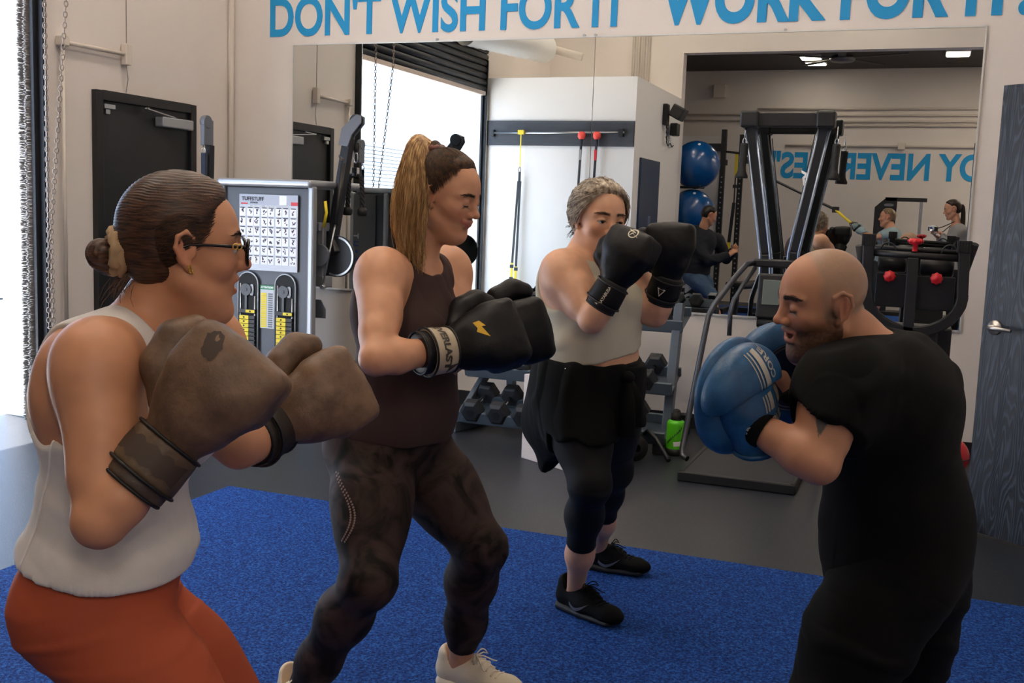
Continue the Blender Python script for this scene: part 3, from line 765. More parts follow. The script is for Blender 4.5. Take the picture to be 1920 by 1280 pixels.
rb = thing('medicine_ball', 'red ball on the floor behind the open wood-grain door', 'ball', (0.19, 6.42, 0.115))
m = MB(); m.sphere((0, 0, 0), 0.115, 32, 20); m.build('ball_shell', M_red, rb)
m = MB(); m.tube([(0.1155 * math.cos(t), 0.1155 * math.sin(t), 0) for t in [2 * PI * k / 40 for k in range(40)]], 0.003, 6, closed=True); m.build('ball_seam', M_ink, rb)

# ---- climber -------------------------------------------------------
cl = thing('climbing_machine', 'black climbing machine with a V-shaped tower and hanging handles', 'gym machine', (-0.86, 6.15, 0))
def cp(x, y, z): return (x + 0.86, y - 6.15, z)
TYY = 6.74; k_ = TYY / 6.1
def tw(x, z, y=TYY): return cp(x * k_, y, 1.4 + (z - 1.4) * k_)
for sx, A in (('l', [(-0.985, 1.95), (-0.855, 1.22), (-0.832, 0.85), (-0.85, 0.10)]), ('r', [(-0.575, 1.95), (-0.70, 1.24), (-0.715, 0.85), (-0.70, 0.10)])):
    m = MB(); q = [Vector(tw(*a)) for a in A]
    for a, b in zip(q, q[1:]): m.beam(a, b, 0.055, 0.07, (0, 1, 0))
    up_ = m.build('tower_rail', M_dark, cl, bevel=0.008)
    for dx in (-0.03, 0.03):
        m = MB(); m.tube([p + Vector((dx, -0.03, 0)) for p in q], 0.010, 8); m.build('rail_edge', mat('blue_lit_edge', '#8f9cb0', 0.25, 0.8), up_)  # blue light along the rail edges put into the tube colour
m = MB(); m.beam(tw(-1.02, 1.965), tw(-0.54, 1.965), 0.06, 0.085); m.build('top_beam', M_black, cl, bevel=0.006)
for x in (-0.985, -0.575):
    m = MB(); m.box(tw(x, 1.965, TYY - 0.02), (0.11, 0.12, 0.10)); m.build('corner_block', M_black, cl, bevel=0.012)
text_mesh('rail_lettering', 'FLEX', 0.075, frame_of(tw(-0.645, 1.62, TYY - 0.032), (-0.20, 0, 0.98), (-0.98, 0, -0.2)), M_white, cl, 0.003, 0.004)
for x, s in ((-1.0, -1), (-0.515, 1)):
    a = Vector(tw(x + 0.005 * s, 1.9, TYY - 0.05))
    m = MB(); m.tube([a + Vector((0, 0, 0.03)), a + Vector((0, 0, -0.05))], 0.004, 6); m.tube([a + Vector((0.011 * math.cos(t), 0, -0.062 + 0.018 * math.sin(t))) for t in [2 * PI * j / 10 for j in range(10)]], 0.0035, 6, closed=True); h = m.build('handle_clip', M_chrome, cl)
    m = MB(); m.lathe([(0, 0), (0.022, 0), (0.024, -0.01), (0.022, -0.14), (0.026, -0.17), (0.040, -0.20), (0.038, -0.212), (0, -0.212)], 18, a + Vector((0, 0, -0.075)), (0.04, 0, 1)); m.build('hand_grip', M_blk, cl)
for x, y in ((-0.93, 1.88), (-0.63, 1.88)):
    m = MB(); m.tube([tw(x, 1.9), tw(-0.775 + (x + 0.775) * 0.25, 1.2)], 0.003, 6); m.build('drive_cord', M_ink, cl)
for s in (1, -1):
    def mx(x): return x if s == 1 else -1.72 - x
    P_ = [(-0.99, 6.62, 1.15), (-1.03, 6.55, 1.14), (-1.075, 6.47, 1.07), (-1.155, 6.25, 0.908), (-1.178, 6.20, 0.84), (-1.19, 6.15, 0.69), (-1.222, 6.05, 0.325), (-1.243, 5.98, 0.08), (-1.235, 5.95, 0.045), (-1.20, 5.93, 0.035)]
    m = MB(); m.tube([cp(mx(x), y, z) for x, y, z in P_], 0.017, 12); hr = m.build('hand_rail', mat('rail_grey', '#4d5159', 0.35, 0.6), cl)
    P2 = [(-0.985, 6.60, 1.12), (-1.03, 6.48, 1.02), (-1.065, 6.38, 0.93), (-1.075, 6.34, 0.86), (-1.07, 6.32, 0.72)]
    m = MB(); m.tube([cp(mx(x), y, z) for x, y, z in P2], 0.014, 12); m.build('inner_rail', mat('rail_grey', '#4d5159', 0.35, 0.6), cl)
m = MB(); m.beam(cp(-1.0, 6.63, 1.15), cp(-0.72, 6.63, 1.15), 0.05, 0.05); m.build('rail_crossbar', M_black, cl, bevel=0.01)
m = MB(); m.box(cp(-0.845, 6.46, 0.96), (0.19, 0.05, 0.27), Matrix.Rotation(-0.12, 3, 'X')); cs = m.build('console', M_black, cl, bevel=0.012)
m = MB(); m.box(cp(-0.845, 6.432, 0.985), (0.125, 0.006, 0.15), Matrix.Rotation(-0.12, 3, 'X')); m.build('display_screen', mat('lcd_screen', '#66706c', 0.2), cs, bevel=0.003)
m = MB()
for i in range(4):
    for j in range(2): m.cyl(cp(-0.90 + i * 0.037, 6.437 , 0.885 - j * 0.027), cp(-0.90 + i * 0.037, 6.428, 0.885 - j * 0.027), 0.0075, n=10)
m.build('console_buttons', mat('button_print', '#b7a3a6', 0.5), cs)
m = MB(); m.tube([cp(-0.93, 6.45, 0.80), cp(-0.76, 6.45, 0.80)], 0.028, 14); m.build('pulse_grip', M_blk, cs)
m = MB(); m.tube([cp(-0.83, 6.46, 0.83), cp(-0.828, 6.47, 0.70), cp(-0.835, 6.55, 0.62)], 0.004, 6); m.tube([cp(-0.80, 6.46, 0.83), cp(-0.80, 6.47, 0.68), cp(-0.81, 6.55, 0.6)], 0.004, 6); m.build('console_wire', M_ink, cs)
m = MB(); m.box(cp(-0.86, 6.10, 0.030), (0.60, 1.14, 0.04)); m.build('base_platform', mat('platform_rubber', '#2a2c31', 0.6, bump=0.15, bscale=150), cl, bevel=0.008)
m = MB(); m.box(cp(-0.86, 5.545, 0.028), (0.62, 0.035, 0.052)); m.box(cp(-1.155, 6.10, 0.028), (0.03, 1.14, 0.052)); m.box(cp(-0.565, 6.10, 0.028), (0.03, 1.14, 0.052)); m.build('platform_rim', M_black, cl, bevel=0.006)

# ---- ab machine ----------------------------------------------------
ab = thing('abdominal_machine', 'black abdominal machine with U-shaped frame and red knobs', 'gym machine', (-0.055, 5.42, 0))
def ap(x, z, y=5.30): return Vector((x + 0.055, y - 5.42, z))
U = [ap(-0.268, 1.33), ap(-0.262, 1.10)] + [ap(-0.05 + -0.21 * math.cos(t), 1.09 - 0.175 * math.sin(t)) for t in [PI * i / 14 for i in range(15)]] + [ap(0.158, 1.10), ap(0.150, 1.315)]
m = MB()
for a, b in zip(U, U[1:]):
    d = (b - a).normalized() * 0.006; m.beam(a - d, b + d, 0.05, 0.05, (0, 1, 0))
uf = m.build('u_frame', M_black, ab, bevel=0.006)
for x, z in ((-0.268, 1.335), (0.150, 1.32)):
    m = MB(); m.box(ap(x, z), (0.062, 0.062, 0.055))
    for i in range(5): m.box(ap(x - 0.024 + i * 0.012, z, 5.267), (0.004, 0.006, 0.05))
    m.build('end_cap', M_blk, uf, bevel=0.003)
m = MB(); m.tube([ap(-0.25, 1.275), ap(0.135, 1.265)], 0.016, 12); m.tube([ap(-0.25, 1.30, 5.36), ap(0.135, 1.29, 5.36)], 0.013, 12); m.build('cross_tube', M_black, ab)
m = MB(); m.beam(ap(-0.066, 1.26), ap(-0.064, 0.91), 0.05, 0.05, (0, 1, 0)); m.build('center_bar', M_black, ab, bevel=0.004)
for x0, x1, z in ((-0.225, -0.095, 1.225), (-0.035, 0.115, 1.215)):
    m = MB(); m.lathe([(0, 0), (0.034, 0), (0.042, 0.008), (0.042, x1 - x0 - 0.008), (0.034, x1 - x0), (0, x1 - x0)], 24, ap(x0, z, 5.40), (1, 0, 0)); m.build('roller_pad', M_pad, ab)
for x, z, y in ((-0.164, 1.168, 5.315), (0.042, 1.168, 5.315)):
    m = MB(); n = 12
    m.lathe([(0, 0.034), (0.010, 0.034), (0.013, 0.026), (0.022, 0.028), (0.026, 0.02), (0.024, 0.005), (0.010, 0), (0, 0)], 24, ap(x, z, y), (0, -1, 0))
    for i in range(8): m.sphere(ap(x + 0.023 * math.cos(i * PI / 4), z + 0.023 * math.sin(i * PI / 4), y - 0.016), 0.0065, 8, 6)
    m.build('red_knob', M_red, ab)
m = MB(); m.lathe([(0, 0.03), (0.025, 0.03), (0.03, 0.02), (0.028, 0.005), (0.012, 0), (0.012, -0.03)], 20, ap(-0.062, 1.32), (0, 0, 1))
for i in range(8): m.sphere(ap(-0.062 + 0.027 * math.cos(i * PI / 4), 1.337, 5.30 + 0.027 * math.sin(i * PI / 4)), 0.009, 8, 6)
m.build('red_knob', M_red, ab)
for a, b in (((-0.318, 1.305, 5.42), (-0.285, 1.14, 5.46)), ((0.192, 1.335, 5.30), (0.158, 1.19, 5.36))):
    m = MB(); m.tube([ap(a[0], a[1], a[2]), ap(b[0], b[1], b[2])], 0.019, 12); m.build('side_handle', M_blk, ab)
for x in (-0.18, 0.09):
    m = MB(); m.tube([ap(x - 0.035 * math.cos(t), 1.285 + 0.04 * math.sin(t), 5.33) for t in [PI * i / 10 for i in range(11)]], 0.004, 6); m.build('cable_loop', M_ink, ab)
m = MB(); m.box(ap(-0.15, 1.10, 5.36), (0.15, 0.02, 0.16)); m.box(ap(0.04, 1.095, 5.36), (0.17, 0.02, 0.16)); m.build('back_plate', M_dark, ab, bevel=0.004)
m = MB(); m.box(ap(-0.05, 0.55, 5.42), (0.24, 0.14, 0.78)); m.box(ap(0.0, 0.62, 5.50), (0.26, 0.20, 0.62)); m.build('support_column', M_black, ab, bevel=0.01)
m = MB(); m.box(ap(-0.04, 0.03, 5.55), (0.50, 0.80, 0.06)); m.build('base_frame', M_black, ab, bevel=0.01)
m = MB(); m.tube([ap(-0.16, 0.90, 5.33), ap(-0.165, 0.2, 5.40)], 0.018, 10); m.build('side_tube', M_dark, ab)
m = MB(); m.tube([ap(-0.10, 0.87, 5.27), ap(-0.10, 0.78, 5.28)], 0.008, 8); m.tube([ap(-0.075, 0.87, 5.27), ap(-0.075, 0.78, 5.28)], 0.008, 8); m.beam(ap(-0.115, 0.82, 5.27), ap(-0.06, 0.83, 5.27), 0.012, 0.012); m.build('hook_bracket', M_steel, ab)

# ---- on the partition, seen in the mirror --------------------------
m = MB(); m.box((-4.205, 2.0, 2.35), (1.90, 0.03, 0.29)); bd = m.build('mounting_board', mat('charcoal_board', '#3c4048', 0.6, bump=0.15, bscale=30, var=0.15, vscale=6, stretch=(1, 1, 6)), bevel=0.003)
tag(bd, 'charcoal stained board carrying a steel bar on the white partition', 'board')
m = MB(); m.tube([(-5.0, 2.055, 2.345), (-3.36, 2.055, 2.36)], 0.013, 10); m.build('hanging_bar', M_steel, bd)
m = MB(); m.beam((-4.99, 2.0, 2.345), (-4.99, 2.07, 2.345), 0.03, 0.08); m.beam((-3.40, 2.0, 2.36), (-3.40, 2.07, 2.36), 0.06, 0.09); m.build('bar_bracket', M_black, bd, bevel=0.004)
def suspension(name, label, A, B, loc, w=0.016):
    t = thing(name, label, 'straps', loc)
    return t
st = thing('suspension_strap', 'yellow and black suspension straps hanging from the bar on the partition', 'straps', (-4.62, 2.075, 2.36))
m = MB(); m.box((0, 0, -0.005), (0.075, 0.035, 0.05)); m.box((0.0, 0, -0.21), (0.014, 0.004, 0.40)); m.build('anchor_sling', M_yel, st, bevel=0.003)
m = MB(); m.tube([(0.014 * math.cos(t), 0, -0.445 + 0.03 * math.sin(t)) for t in [2 * PI * j / 12 for j in range(12)]], 0.004, 6, closed=True); m.build('carabiner', M_ink, st)
m = MB(); m.box((0, 0, -0.53), (0.03, 0.008, 0.12)); m.beam((-0.012, 0, -0.58), (-0.055, 0, -1.56), 0.004, 0.028, (1, 0, 0)); m.beam((0.012, 0, -0.58), (0.0, 0.012, -1.60), 0.004, 0.028, (1, 0, 0)); m.build('black_webbing', M_ink, st)
m = MB(); m.box((-0.057, 0.002, -1.76), (0.03, 0.006, 0.40)); m.box((-0.002, 0.014, -1.80), (0.03, 0.006, 0.40)); m.build('yellow_webbing', M_yel, st)
for x, z in ((-0.055, -1.60), (-0.058, -1.75), (0, -1.63), (-0.001, -1.82)):
    m = MB(); m.box((x, 0.012, z), (0.045, 0.014, 0.04)); m.build('buckle', M_ink, st, bevel=0.003)
m = MB(); m.tube([(-0.10, 0.03, -2.0), (0.02, 0.03, -2.0)], 0.016, 10); m.build('hand_grip', M_blk, st)
for i, (x, lb) in enumerate(((-3.90, 'long black pole with red cap hanging on the partition, the farther from the corner'), (-3.715, 'long black pole with red cap and red label beside the partition corner'))):
    t = thing('capped_pole', lb, 'pole', (x, 2.085, 0.85), 0, 'red-capped poles on the partition bar')
    m = MB(); m.beam((0, 0, 0), (0.035 - 0.0 * i, -0.015, 1.45), 0.035, 0.022, (1, 0, 0)); m.build('pole_strap', M_ink, t, bevel=0.004)
    m = MB(); m.lathe([(0, 0.09), (0.03, 0.085), (0.045, 0.06), (0.045, 0.025), (0.03, 0.0), (0, 0)], 18, (0.036, -0.012, 1.43)); m.build('red_cap', mat('coral_cap', '#f2544a', 0.5), t)
    m = MB(); m.box((0.032, 0.001, 1.25), (0.026, 0.026, 0.12)); m.build('pole_label', M_red if i else mat('pale_label', '#9a9a98', 0.6), t)
# side of the partition: dark blue door, floodlight, sign
d4 = thing('door_4', 'dark blue door in the side of the white partition, seen in the mirror', 'door', (-3.25, 1.27, 0)); d4['kind'] = 'structure'
m = MB(); m.box((0.012, 0, 1.05), (0.03, 0.92, 2.10)); m.build('door_leaf', mat('navy_door', '#1f3350', 0.45), d4, bevel=0.004)
m = MB(); m.box((0.03, -0.02, 1.36), (0.008, 0.12, 0.12)); m.build('door_sign', mat('sign_grey', '#5d6b82', 0.5), d4, bevel=0.003)
fl = thing('flood_light', 'black twin flood light with dangling cord on the partition side', 'light', (-3.25, 0.55, 2.70))
m = MB(); m.box((0.03, 0.10, 0.0), (0.06, 0.14, 0.26)); m.build('mount_box', M_black, fl, bevel=0.01)
m = MB(); m.box((0.17, 0.02, 0.03), (0.16, 0.26, 0.16), Matrix.Rotation(0.5, 3, 'Y')); lh = m.build('lamp_head', M_black, fl, bevel=0.015)
m = MB(); m.box((0.235, 0.02, 0.005), (0.01, 0.20, 0.11), Matrix.Rotation(0.5, 3, 'Y')); m.build('lamp_glass', mat('smoked_glass', '#3b3f45', 0.1), lh)
m = MB(); m.box((0.08, -0.22, -0.16), (0.10, 0.16, 0.16)); m.build('lamp_head', M_black, fl, bevel=0.015)
m = MB(); rr = random.Random(2)
m.tube([(0.05, 0.10 + 0.03 * math.sin(i * 1.7), -0.13 - i * 0.018 + 0.02 * math.cos(i * 2.1)) for i in range(12)] + [(0.05, 0.05 - i * 0.05, -0.36 - 0.02 * math.sin(i * 1.4)) for i in range(8)], 0.007, 6); m.build('power_cord', M_ink, fl)
m = MB(); m.box((0.02, -0.25, -0.33), (0.03, 0.07, 0.11)); m.build('outlet_box', M_white, fl, bevel=0.004)
# ================================================================== bodies: one smooth surface grown round a posed skeleton
V3 = lambda *a: np.array(a, dtype=np.float64)
def nrm(v): v = np.asarray(v, float); return v / max(np.linalg.norm(v), 1e-9)
def axis_coords(lo, hi, h, flo=None, fhi=None, hf=None):
    out = [lo]; x = lo
    while x < hi:
        if flo is not None and flo - h <= x <= fhi: x += hf
        else: x += h
        out.append(x)
    return np.array(out)

class Field:
    def __init__(s, lo, hi, h, fine=None, hf=None):
        if fine is None: fine = ((None,) * 3, (None,) * 3)
        s.ax = [axis_coords(lo[i], hi[i], h, fine[0][i], fine[1][i], hf) for i in range(3)]
        s.shape = tuple(len(a) for a in s.ax); s.F = np.full(s.shape, 0.2, np.float32)
    def like(s, val=0.2):
        n = object.__new__(Field); n.ax = s.ax; n.shape = s.shape; n.F = np.full(s.shape, val, np.float32); return n
    def copy(s):
        n = object.__new__(Field); n.ax = s.ax; n.shape = s.shape; n.F = s.F.copy(); return n
    def sub(s, lo, hi):
        sl = [slice(max(0, int(np.searchsorted(a, l)) - 1), min(len(a), int(np.searchsorted(a, h)) + 1)) for a, l, h in zip(s.ax, lo, hi)]
        return tuple(sl), [s.ax[i][sl[i]].astype(np.float32).reshape([-1 if j == i else 1 for j in range(3)]) for i in range(3)]
    def add(s, prim, k=0.02, mode='u', pad=0.05):
        lo, hi, fn = prim
        sl, P = s.sub(np.asarray(lo) - pad, np.asarray(hi) + pad)
        A = s.F[sl]
        if A.size == 0: return s
        d = fn(*P).astype(np.float32)
        if mode == 'u':
            h = np.maximum(k - np.abs(A - d), 0) / k if k > 0 else 0
            s.F[sl] = np.minimum(A, d) - h * h * k * 0.25
        elif mode == 's':
            d = -d; h = np.maximum(k - np.abs(A - d), 0) / k if k > 0 else 0
            s.F[sl] = np.maximum(A, d) + h * h * k * 0.25
        return s
    def union(s, o, k=0.02):
        h = np.maximum(k - np.abs(s.F - o.F), 0) / k
        s.F = np.minimum(s.F, o.F) - h * h * k * 0.25; return s
    def cut(s, fn, k=0.0):
        """keep where fn(x,y,z) < 0"""
        P = [s.ax[i].astype(np.float32).reshape([-1 if j == i else 1 for j in range(3)]) for i in range(3)]
        d = fn(*P)
        if k > 0:
            h = np.maximum(k - np.abs(s.F - d), 0) / k; s.F = np.maximum(s.F, d) + h * h * k * 0.25
        else: s.F = np.maximum(s.F, d)
        s.F = s.F.astype(np.float32); return s
    def offset(s, t): s.F = s.F - np.float32(t); return s
    def mesh(s, smooth=2):
        F = s.F; ins = F < 0
        c = np.zeros(tuple(n - 1 for n in F.shape), np.uint8)
        for i in (0, 1):
            for j in (0, 1):
                for k in (0, 1):
                    c += ins[i:i + c.shape[0], j:j + c.shape[1], k:k + c.shape[2]]
        act = (c > 0) & (c < 8); I = np.argwhere(act)
        if len(I) == 0: return np.zeros((0, 3)), np.zeros((0, 4), int)
        vid = np.full(c.shape, -1, np.int32); vid[act] = np.arange(len(I))
        pos = np.zeros((len(I), 3)); cnt = np.zeros(len(I))
        val = {}
        for i in (0, 1):
            for j in (0, 1):
                for k in (0, 1): val[i, j, k] = F[I[:, 0] + i, I[:, 1] + j, I[:, 2] + k].astype(np.float64)
        for a in range(3):
            o1, o2 = [x for x in range(3) if x != a]
            for u in (0, 1):
                for w in (0, 1):
                    k0 = [0, 0, 0]; k0[o1] = u; k0[o2] = w; k1 = list(k0); k1[a] = 1
                    f0, f1 = val[tuple(k0)], val[tuple(k1)]
                    cr = (f0 < 0) != (f1 < 0)
                    t = np.where(cr, f0 / np.where(cr, f0 - f1, 1), 0)
                    p = np.zeros((len(I), 3))
                    p[:, a] = s.ax[a][I[:, a]] + t * (s.ax[a][I[:, a] + 1] - s.ax[a][I[:, a]])
                    p[:, o1] = s.ax[o1][I[:, o1] + u]; p[:, o2] = s.ax[o2][I[:, o2] + w]
                    pos[cr] += p[cr]; cnt[cr] += 1
        pos /= cnt[:, None]
        quads = []
        for a in range(3):
            o1, o2 = (a + 1) % 3, (a + 2) % 3
            s0 = [slice(None)] * 3; s1 = [slice(None)] * 3; s0[a] = slice(0, -1); s1[a] = slice(1, None)
            A, B = ins[tuple(s0)], ins[tuple(s1)]
            for flip, mask in ((False, A & ~B), (True, ~A & B)):
                E = np.argwhere(mask); ok = (E[:, o1] > 0) & (E[:, o2] > 0) & (E[:, o1] < F.shape[o1] - 1) & (E[:, o2] < F.shape[o2] - 1)
                E = E[ok]
                if len(E) == 0: continue
                q = []
                for d1, d2 in ((0, 0), (-1, 0), (-1, -1), (0, -1)):
                    G = E.copy(); G[:, o1] += d1; G[:, o2] += d2; q.append(vid[G[:, 0], G[:, 1], G[:, 2]])
                Q = np.stack(q, 1)
                quads.append(Q[:, ::-1] if not flip else Q)
        Q = np.concatenate(quads) if quads else np.zeros((0, 4), int)
        Q = Q[:, ::-1]
        Q = Q[(Q >= 0).all(1)]
        for _ in range(smooth): pos = lap(pos, Q, 0.5)
        return pos, Q

def lap(pos, Q, f):
    n = len(pos); acc = np.zeros((n, 3)); deg = np.zeros(n)
    for a, b in ((0, 1), (1, 2), (2, 3), (3, 0)):
        i, j = Q[:, a], Q[:, b]
        for c in range(3):
            acc[:, c] += np.bincount(i, pos[j, c], n) + np.bincount(j, pos[i, c], n)
        deg += np.bincount(i, minlength=n) + np.bincount(j, minlength=n)
    deg = np.maximum(deg, 1)
    return pos * (1 - f) + f * acc / deg[:, None]

def vnormals(pos, Q):
    d1 = pos[Q[:, 2]] - pos[Q[:, 0]]; d2 = pos[Q[:, 3]] - pos[Q[:, 1]]
    fn = np.cross(d1, d2); out = np.zeros_like(pos)
    for a in range(4):
        for c in range(3): out[:, c] += np.bincount(Q[:, a], fn[:, c], len(pos))
    return out / np.maximum(np.linalg.norm(out, axis=1), 1e-12)[:, None]

_H = np.random.RandomState(11).rand(64, 64, 64).astype(np.float32)
def vnoise(p, scale):
    q = np.asarray(p) * scale; i = np.floor(q).astype(int); f = q - i; f = f * f * (3 - 2 * f); i &= 63; j = (i + 1) & 63
    g = lambda a, b, c: _H[a, b, c]
    x0 = g(i[:, 0], i[:, 1], i[:, 2]) * (1 - f[:, 0]) + g(j[:, 0], i[:, 1], i[:, 2]) * f[:, 0]
    x1 = g(i[:, 0], j[:, 1], i[:, 2]) * (1 - f[:, 0]) + g(j[:, 0], j[:, 1], i[:, 2]) * f[:, 0]
    x2 = g(i[:, 0], i[:, 1], j[:, 2]) * (1 - f[:, 0]) + g(j[:, 0], i[:, 1], j[:, 2]) * f[:, 0]
    x3 = g(i[:, 0], j[:, 1], j[:, 2]) * (1 - f[:, 0]) + g(j[:, 0], j[:, 1], j[:, 2]) * f[:, 0]
    return (x0 * (1 - f[:, 1]) + x1 * f[:, 1]) * (1 - f[:, 2]) + (x2 * (1 - f[:, 1]) + x3 * f[:, 1]) * f[:, 2]

# ---- primitives: each returns (lo, hi, distance function)
def cone(a, b, ra, rb):
    a, b = V3(*a), V3(*b); r = max(ra, rb); d = b - a; L2 = float(d @ d) + 1e-12
    def fn(X, Y, Z):
        px, py, pz = X - a[0], Y - a[1], Z - a[2]
        t = np.clip((px * d[0] + py * d[1] + pz * d[2]) / L2, 0, 1)
        return np.sqrt((px - t * d[0]) ** 2 + (py - t * d[1]) ** 2 + (pz - t * d[2]) ** 2) - (ra + (rb - ra) * t)
    return np.minimum(a, b) - r, np.maximum(a, b) + r, fn

def etube(a, b, r1, r2, side):
    """limb of elliptical section: r = (half width along side, half depth)"""
    a, b = V3(*a), V3(*b); d = b - a; L = np.linalg.norm(d); d = d / L
    u = nrm(side - d * (np.asarray(side) @ d)); w = np.cross(d, u); r = max(*r1, *r2)
    def fn(X, Y, Z):
        px, py, pz = X - a[0], Y - a[1], Z - a[2]
        s = px * d[0] + py * d[1] + pz * d[2]; t = np.clip(s / L, 0, 1)
        qa = s - t * L; qu = px * u[0] + py * u[1] + pz * u[2]; qw = px * w[0] + py * w[1] + pz * w[2]
        ru = r1[0] + (r2[0] - r1[0]) * t; rw = r1[1] + (r2[1] - r1[1]) * t; ra = np.minimum(ru, rw)
        k0 = np.sqrt((qu / ru) ** 2 + (qw / rw) ** 2 + (qa / ra) ** 2)
        k1 = np.sqrt((qu / ru ** 2) ** 2 + (qw / rw ** 2) ** 2 + (qa / ra ** 2) ** 2) + 1e-6
        return k0 * (k0 - 1) / k1
    return np.minimum(a, b) - r, np.maximum(a, b) + r, fn

def ell(c, r, R=None):
    c = V3(*c); r = np.asarray(r, float) * np.ones(3); R = np.eye(3) if R is None else np.asarray(R)   # columns of R = axes
    m = float(r.max())
    def fn(X, Y, Z):
        px, py, pz = X - c[0], Y - c[1], Z - c[2]
        q = [px * R[0, i] + py * R[1, i] + pz * R[2, i] for i in range(3)]
        k0 = np.sqrt(sum((q[i] / r[i]) ** 2 for i in range(3)))
        k1 = np.sqrt(sum((q[i] / r[i] ** 2) ** 2 for i in range(3))) + 1e-6
        return k0 * (k0 - 1) / k1
    return c - m, c + m, fn

def rbox(c, half, rad, R=None):
    c = V3(*c); R = np.eye(3) if R is None else np.asarray(R); half = np.asarray(half, float) - rad; m = float(np.linalg.norm(half)) + rad
    def fn(X, Y, Z):
        px, py, pz = X - c[0], Y - c[1], Z - c[2]
        q = [np.abs(px * R[0, i] + py * R[1, i] + pz * R[2, i]) - half[i] for i in range(3)]
        return np.sqrt(sum(np.maximum(k, 0) ** 2 for k in q)) + np.minimum(np.maximum(np.maximum(q[0], q[1]), q[2]), 0) - rad
    return c - m, c + m, fn

def chain(f, pts, radii, k=0.012):
    for i in range(len(pts) - 1): f.add(cone(pts[i], pts[i + 1], radii[i], radii[i + 1]), k)

def lerp(a, b, t): return np.asarray(a) * (1 - t) + np.asarray(b) * t
def plane_cut(o, n):
    o, n = np.asarray(o, float), nrm(n)
    return lambda X, Y, Z: (X - o[0]) * n[0] + (Y - o[1]) * n[1] + (Z - o[2]) * n[2]

def mesh_obj(name, pos, Q, material, parent=None, col=None, org=None):
    if org is not None: pos = pos - np.asarray(org)
    me = bpy.data.meshes.new(name)
    me.vertices.add(len(pos)); me.vertices.foreach_set('co', np.ascontiguousarray(pos, np.float32).ravel())
    me.loops.add(Q.size); me.loops.foreach_set('vertex_index', np.ascontiguousarray(Q, np.int32).ravel())
    me.polygons.add(len(Q)); me.polygons.foreach_set('loop_start', np.arange(0, Q.size, Q.shape[1], dtype=np.int32))
    me.polygons.foreach_set('use_smooth', np.ones(len(Q), bool))
    me.update(calc_edges=True); me.validate()
    if col is not None:
        a = me.color_attributes.new('Col', 'FLOAT_COLOR', 'POINT')
        c4 = np.ones((len(pos), 4), np.float32); c4[:, :3] = col; a.data.foreach_set('color', c4.ravel())
    mats = material if isinstance(material, (list, tuple)) else [material]
    for mm in mats: me.materials.append(mm)
    o = bpy.data.objects.new(name, me); link(o, parent); return o

def rot_frame(yaw, pitch, roll):
    """columns: forward, left, up; yaw about z from +x, pitch positive = looking down, roll = tilt to own right"""
    cy, sy, cp, sp, cr, sr = math.cos(yaw), math.sin(yaw), math.cos(pitch), math.sin(pitch), math.cos(roll), math.sin(roll)
    f = V3(cy * cp, sy * cp, -sp); l = V3(-sy, cy, 0); u = np.cross(f, l)
    l2 = cr * l + sr * u; u2 = -sr * l + cr * u
    return np.stack([f, l2, u2], 1)

# ------------------------------------------------------------------ heads
class Head:
    """face-local frame: x forward, y own left, z up; origin between the ears"""
    def __init__(s, c, R, sc=1.0): s.c, s.R, s.s = V3(*c), R, sc
    def p(s, x, y, z): return s.c + s.R @ (V3(x, y, z) * s.s)
    def e(s, c, r, tilt=0.0):
        R = s.R
        if tilt: t = rot_frame(0, tilt, 0); R = R @ t
        return ell(s.p(*c), np.asarray(r) * s.s, R)
    def k(s, a, b, ra, rb): return cone(s.p(*a), s.p(*b), ra * s.s, rb * s.s)
    def loc(s, P): return ((P - s.c) @ s.R) / s.s

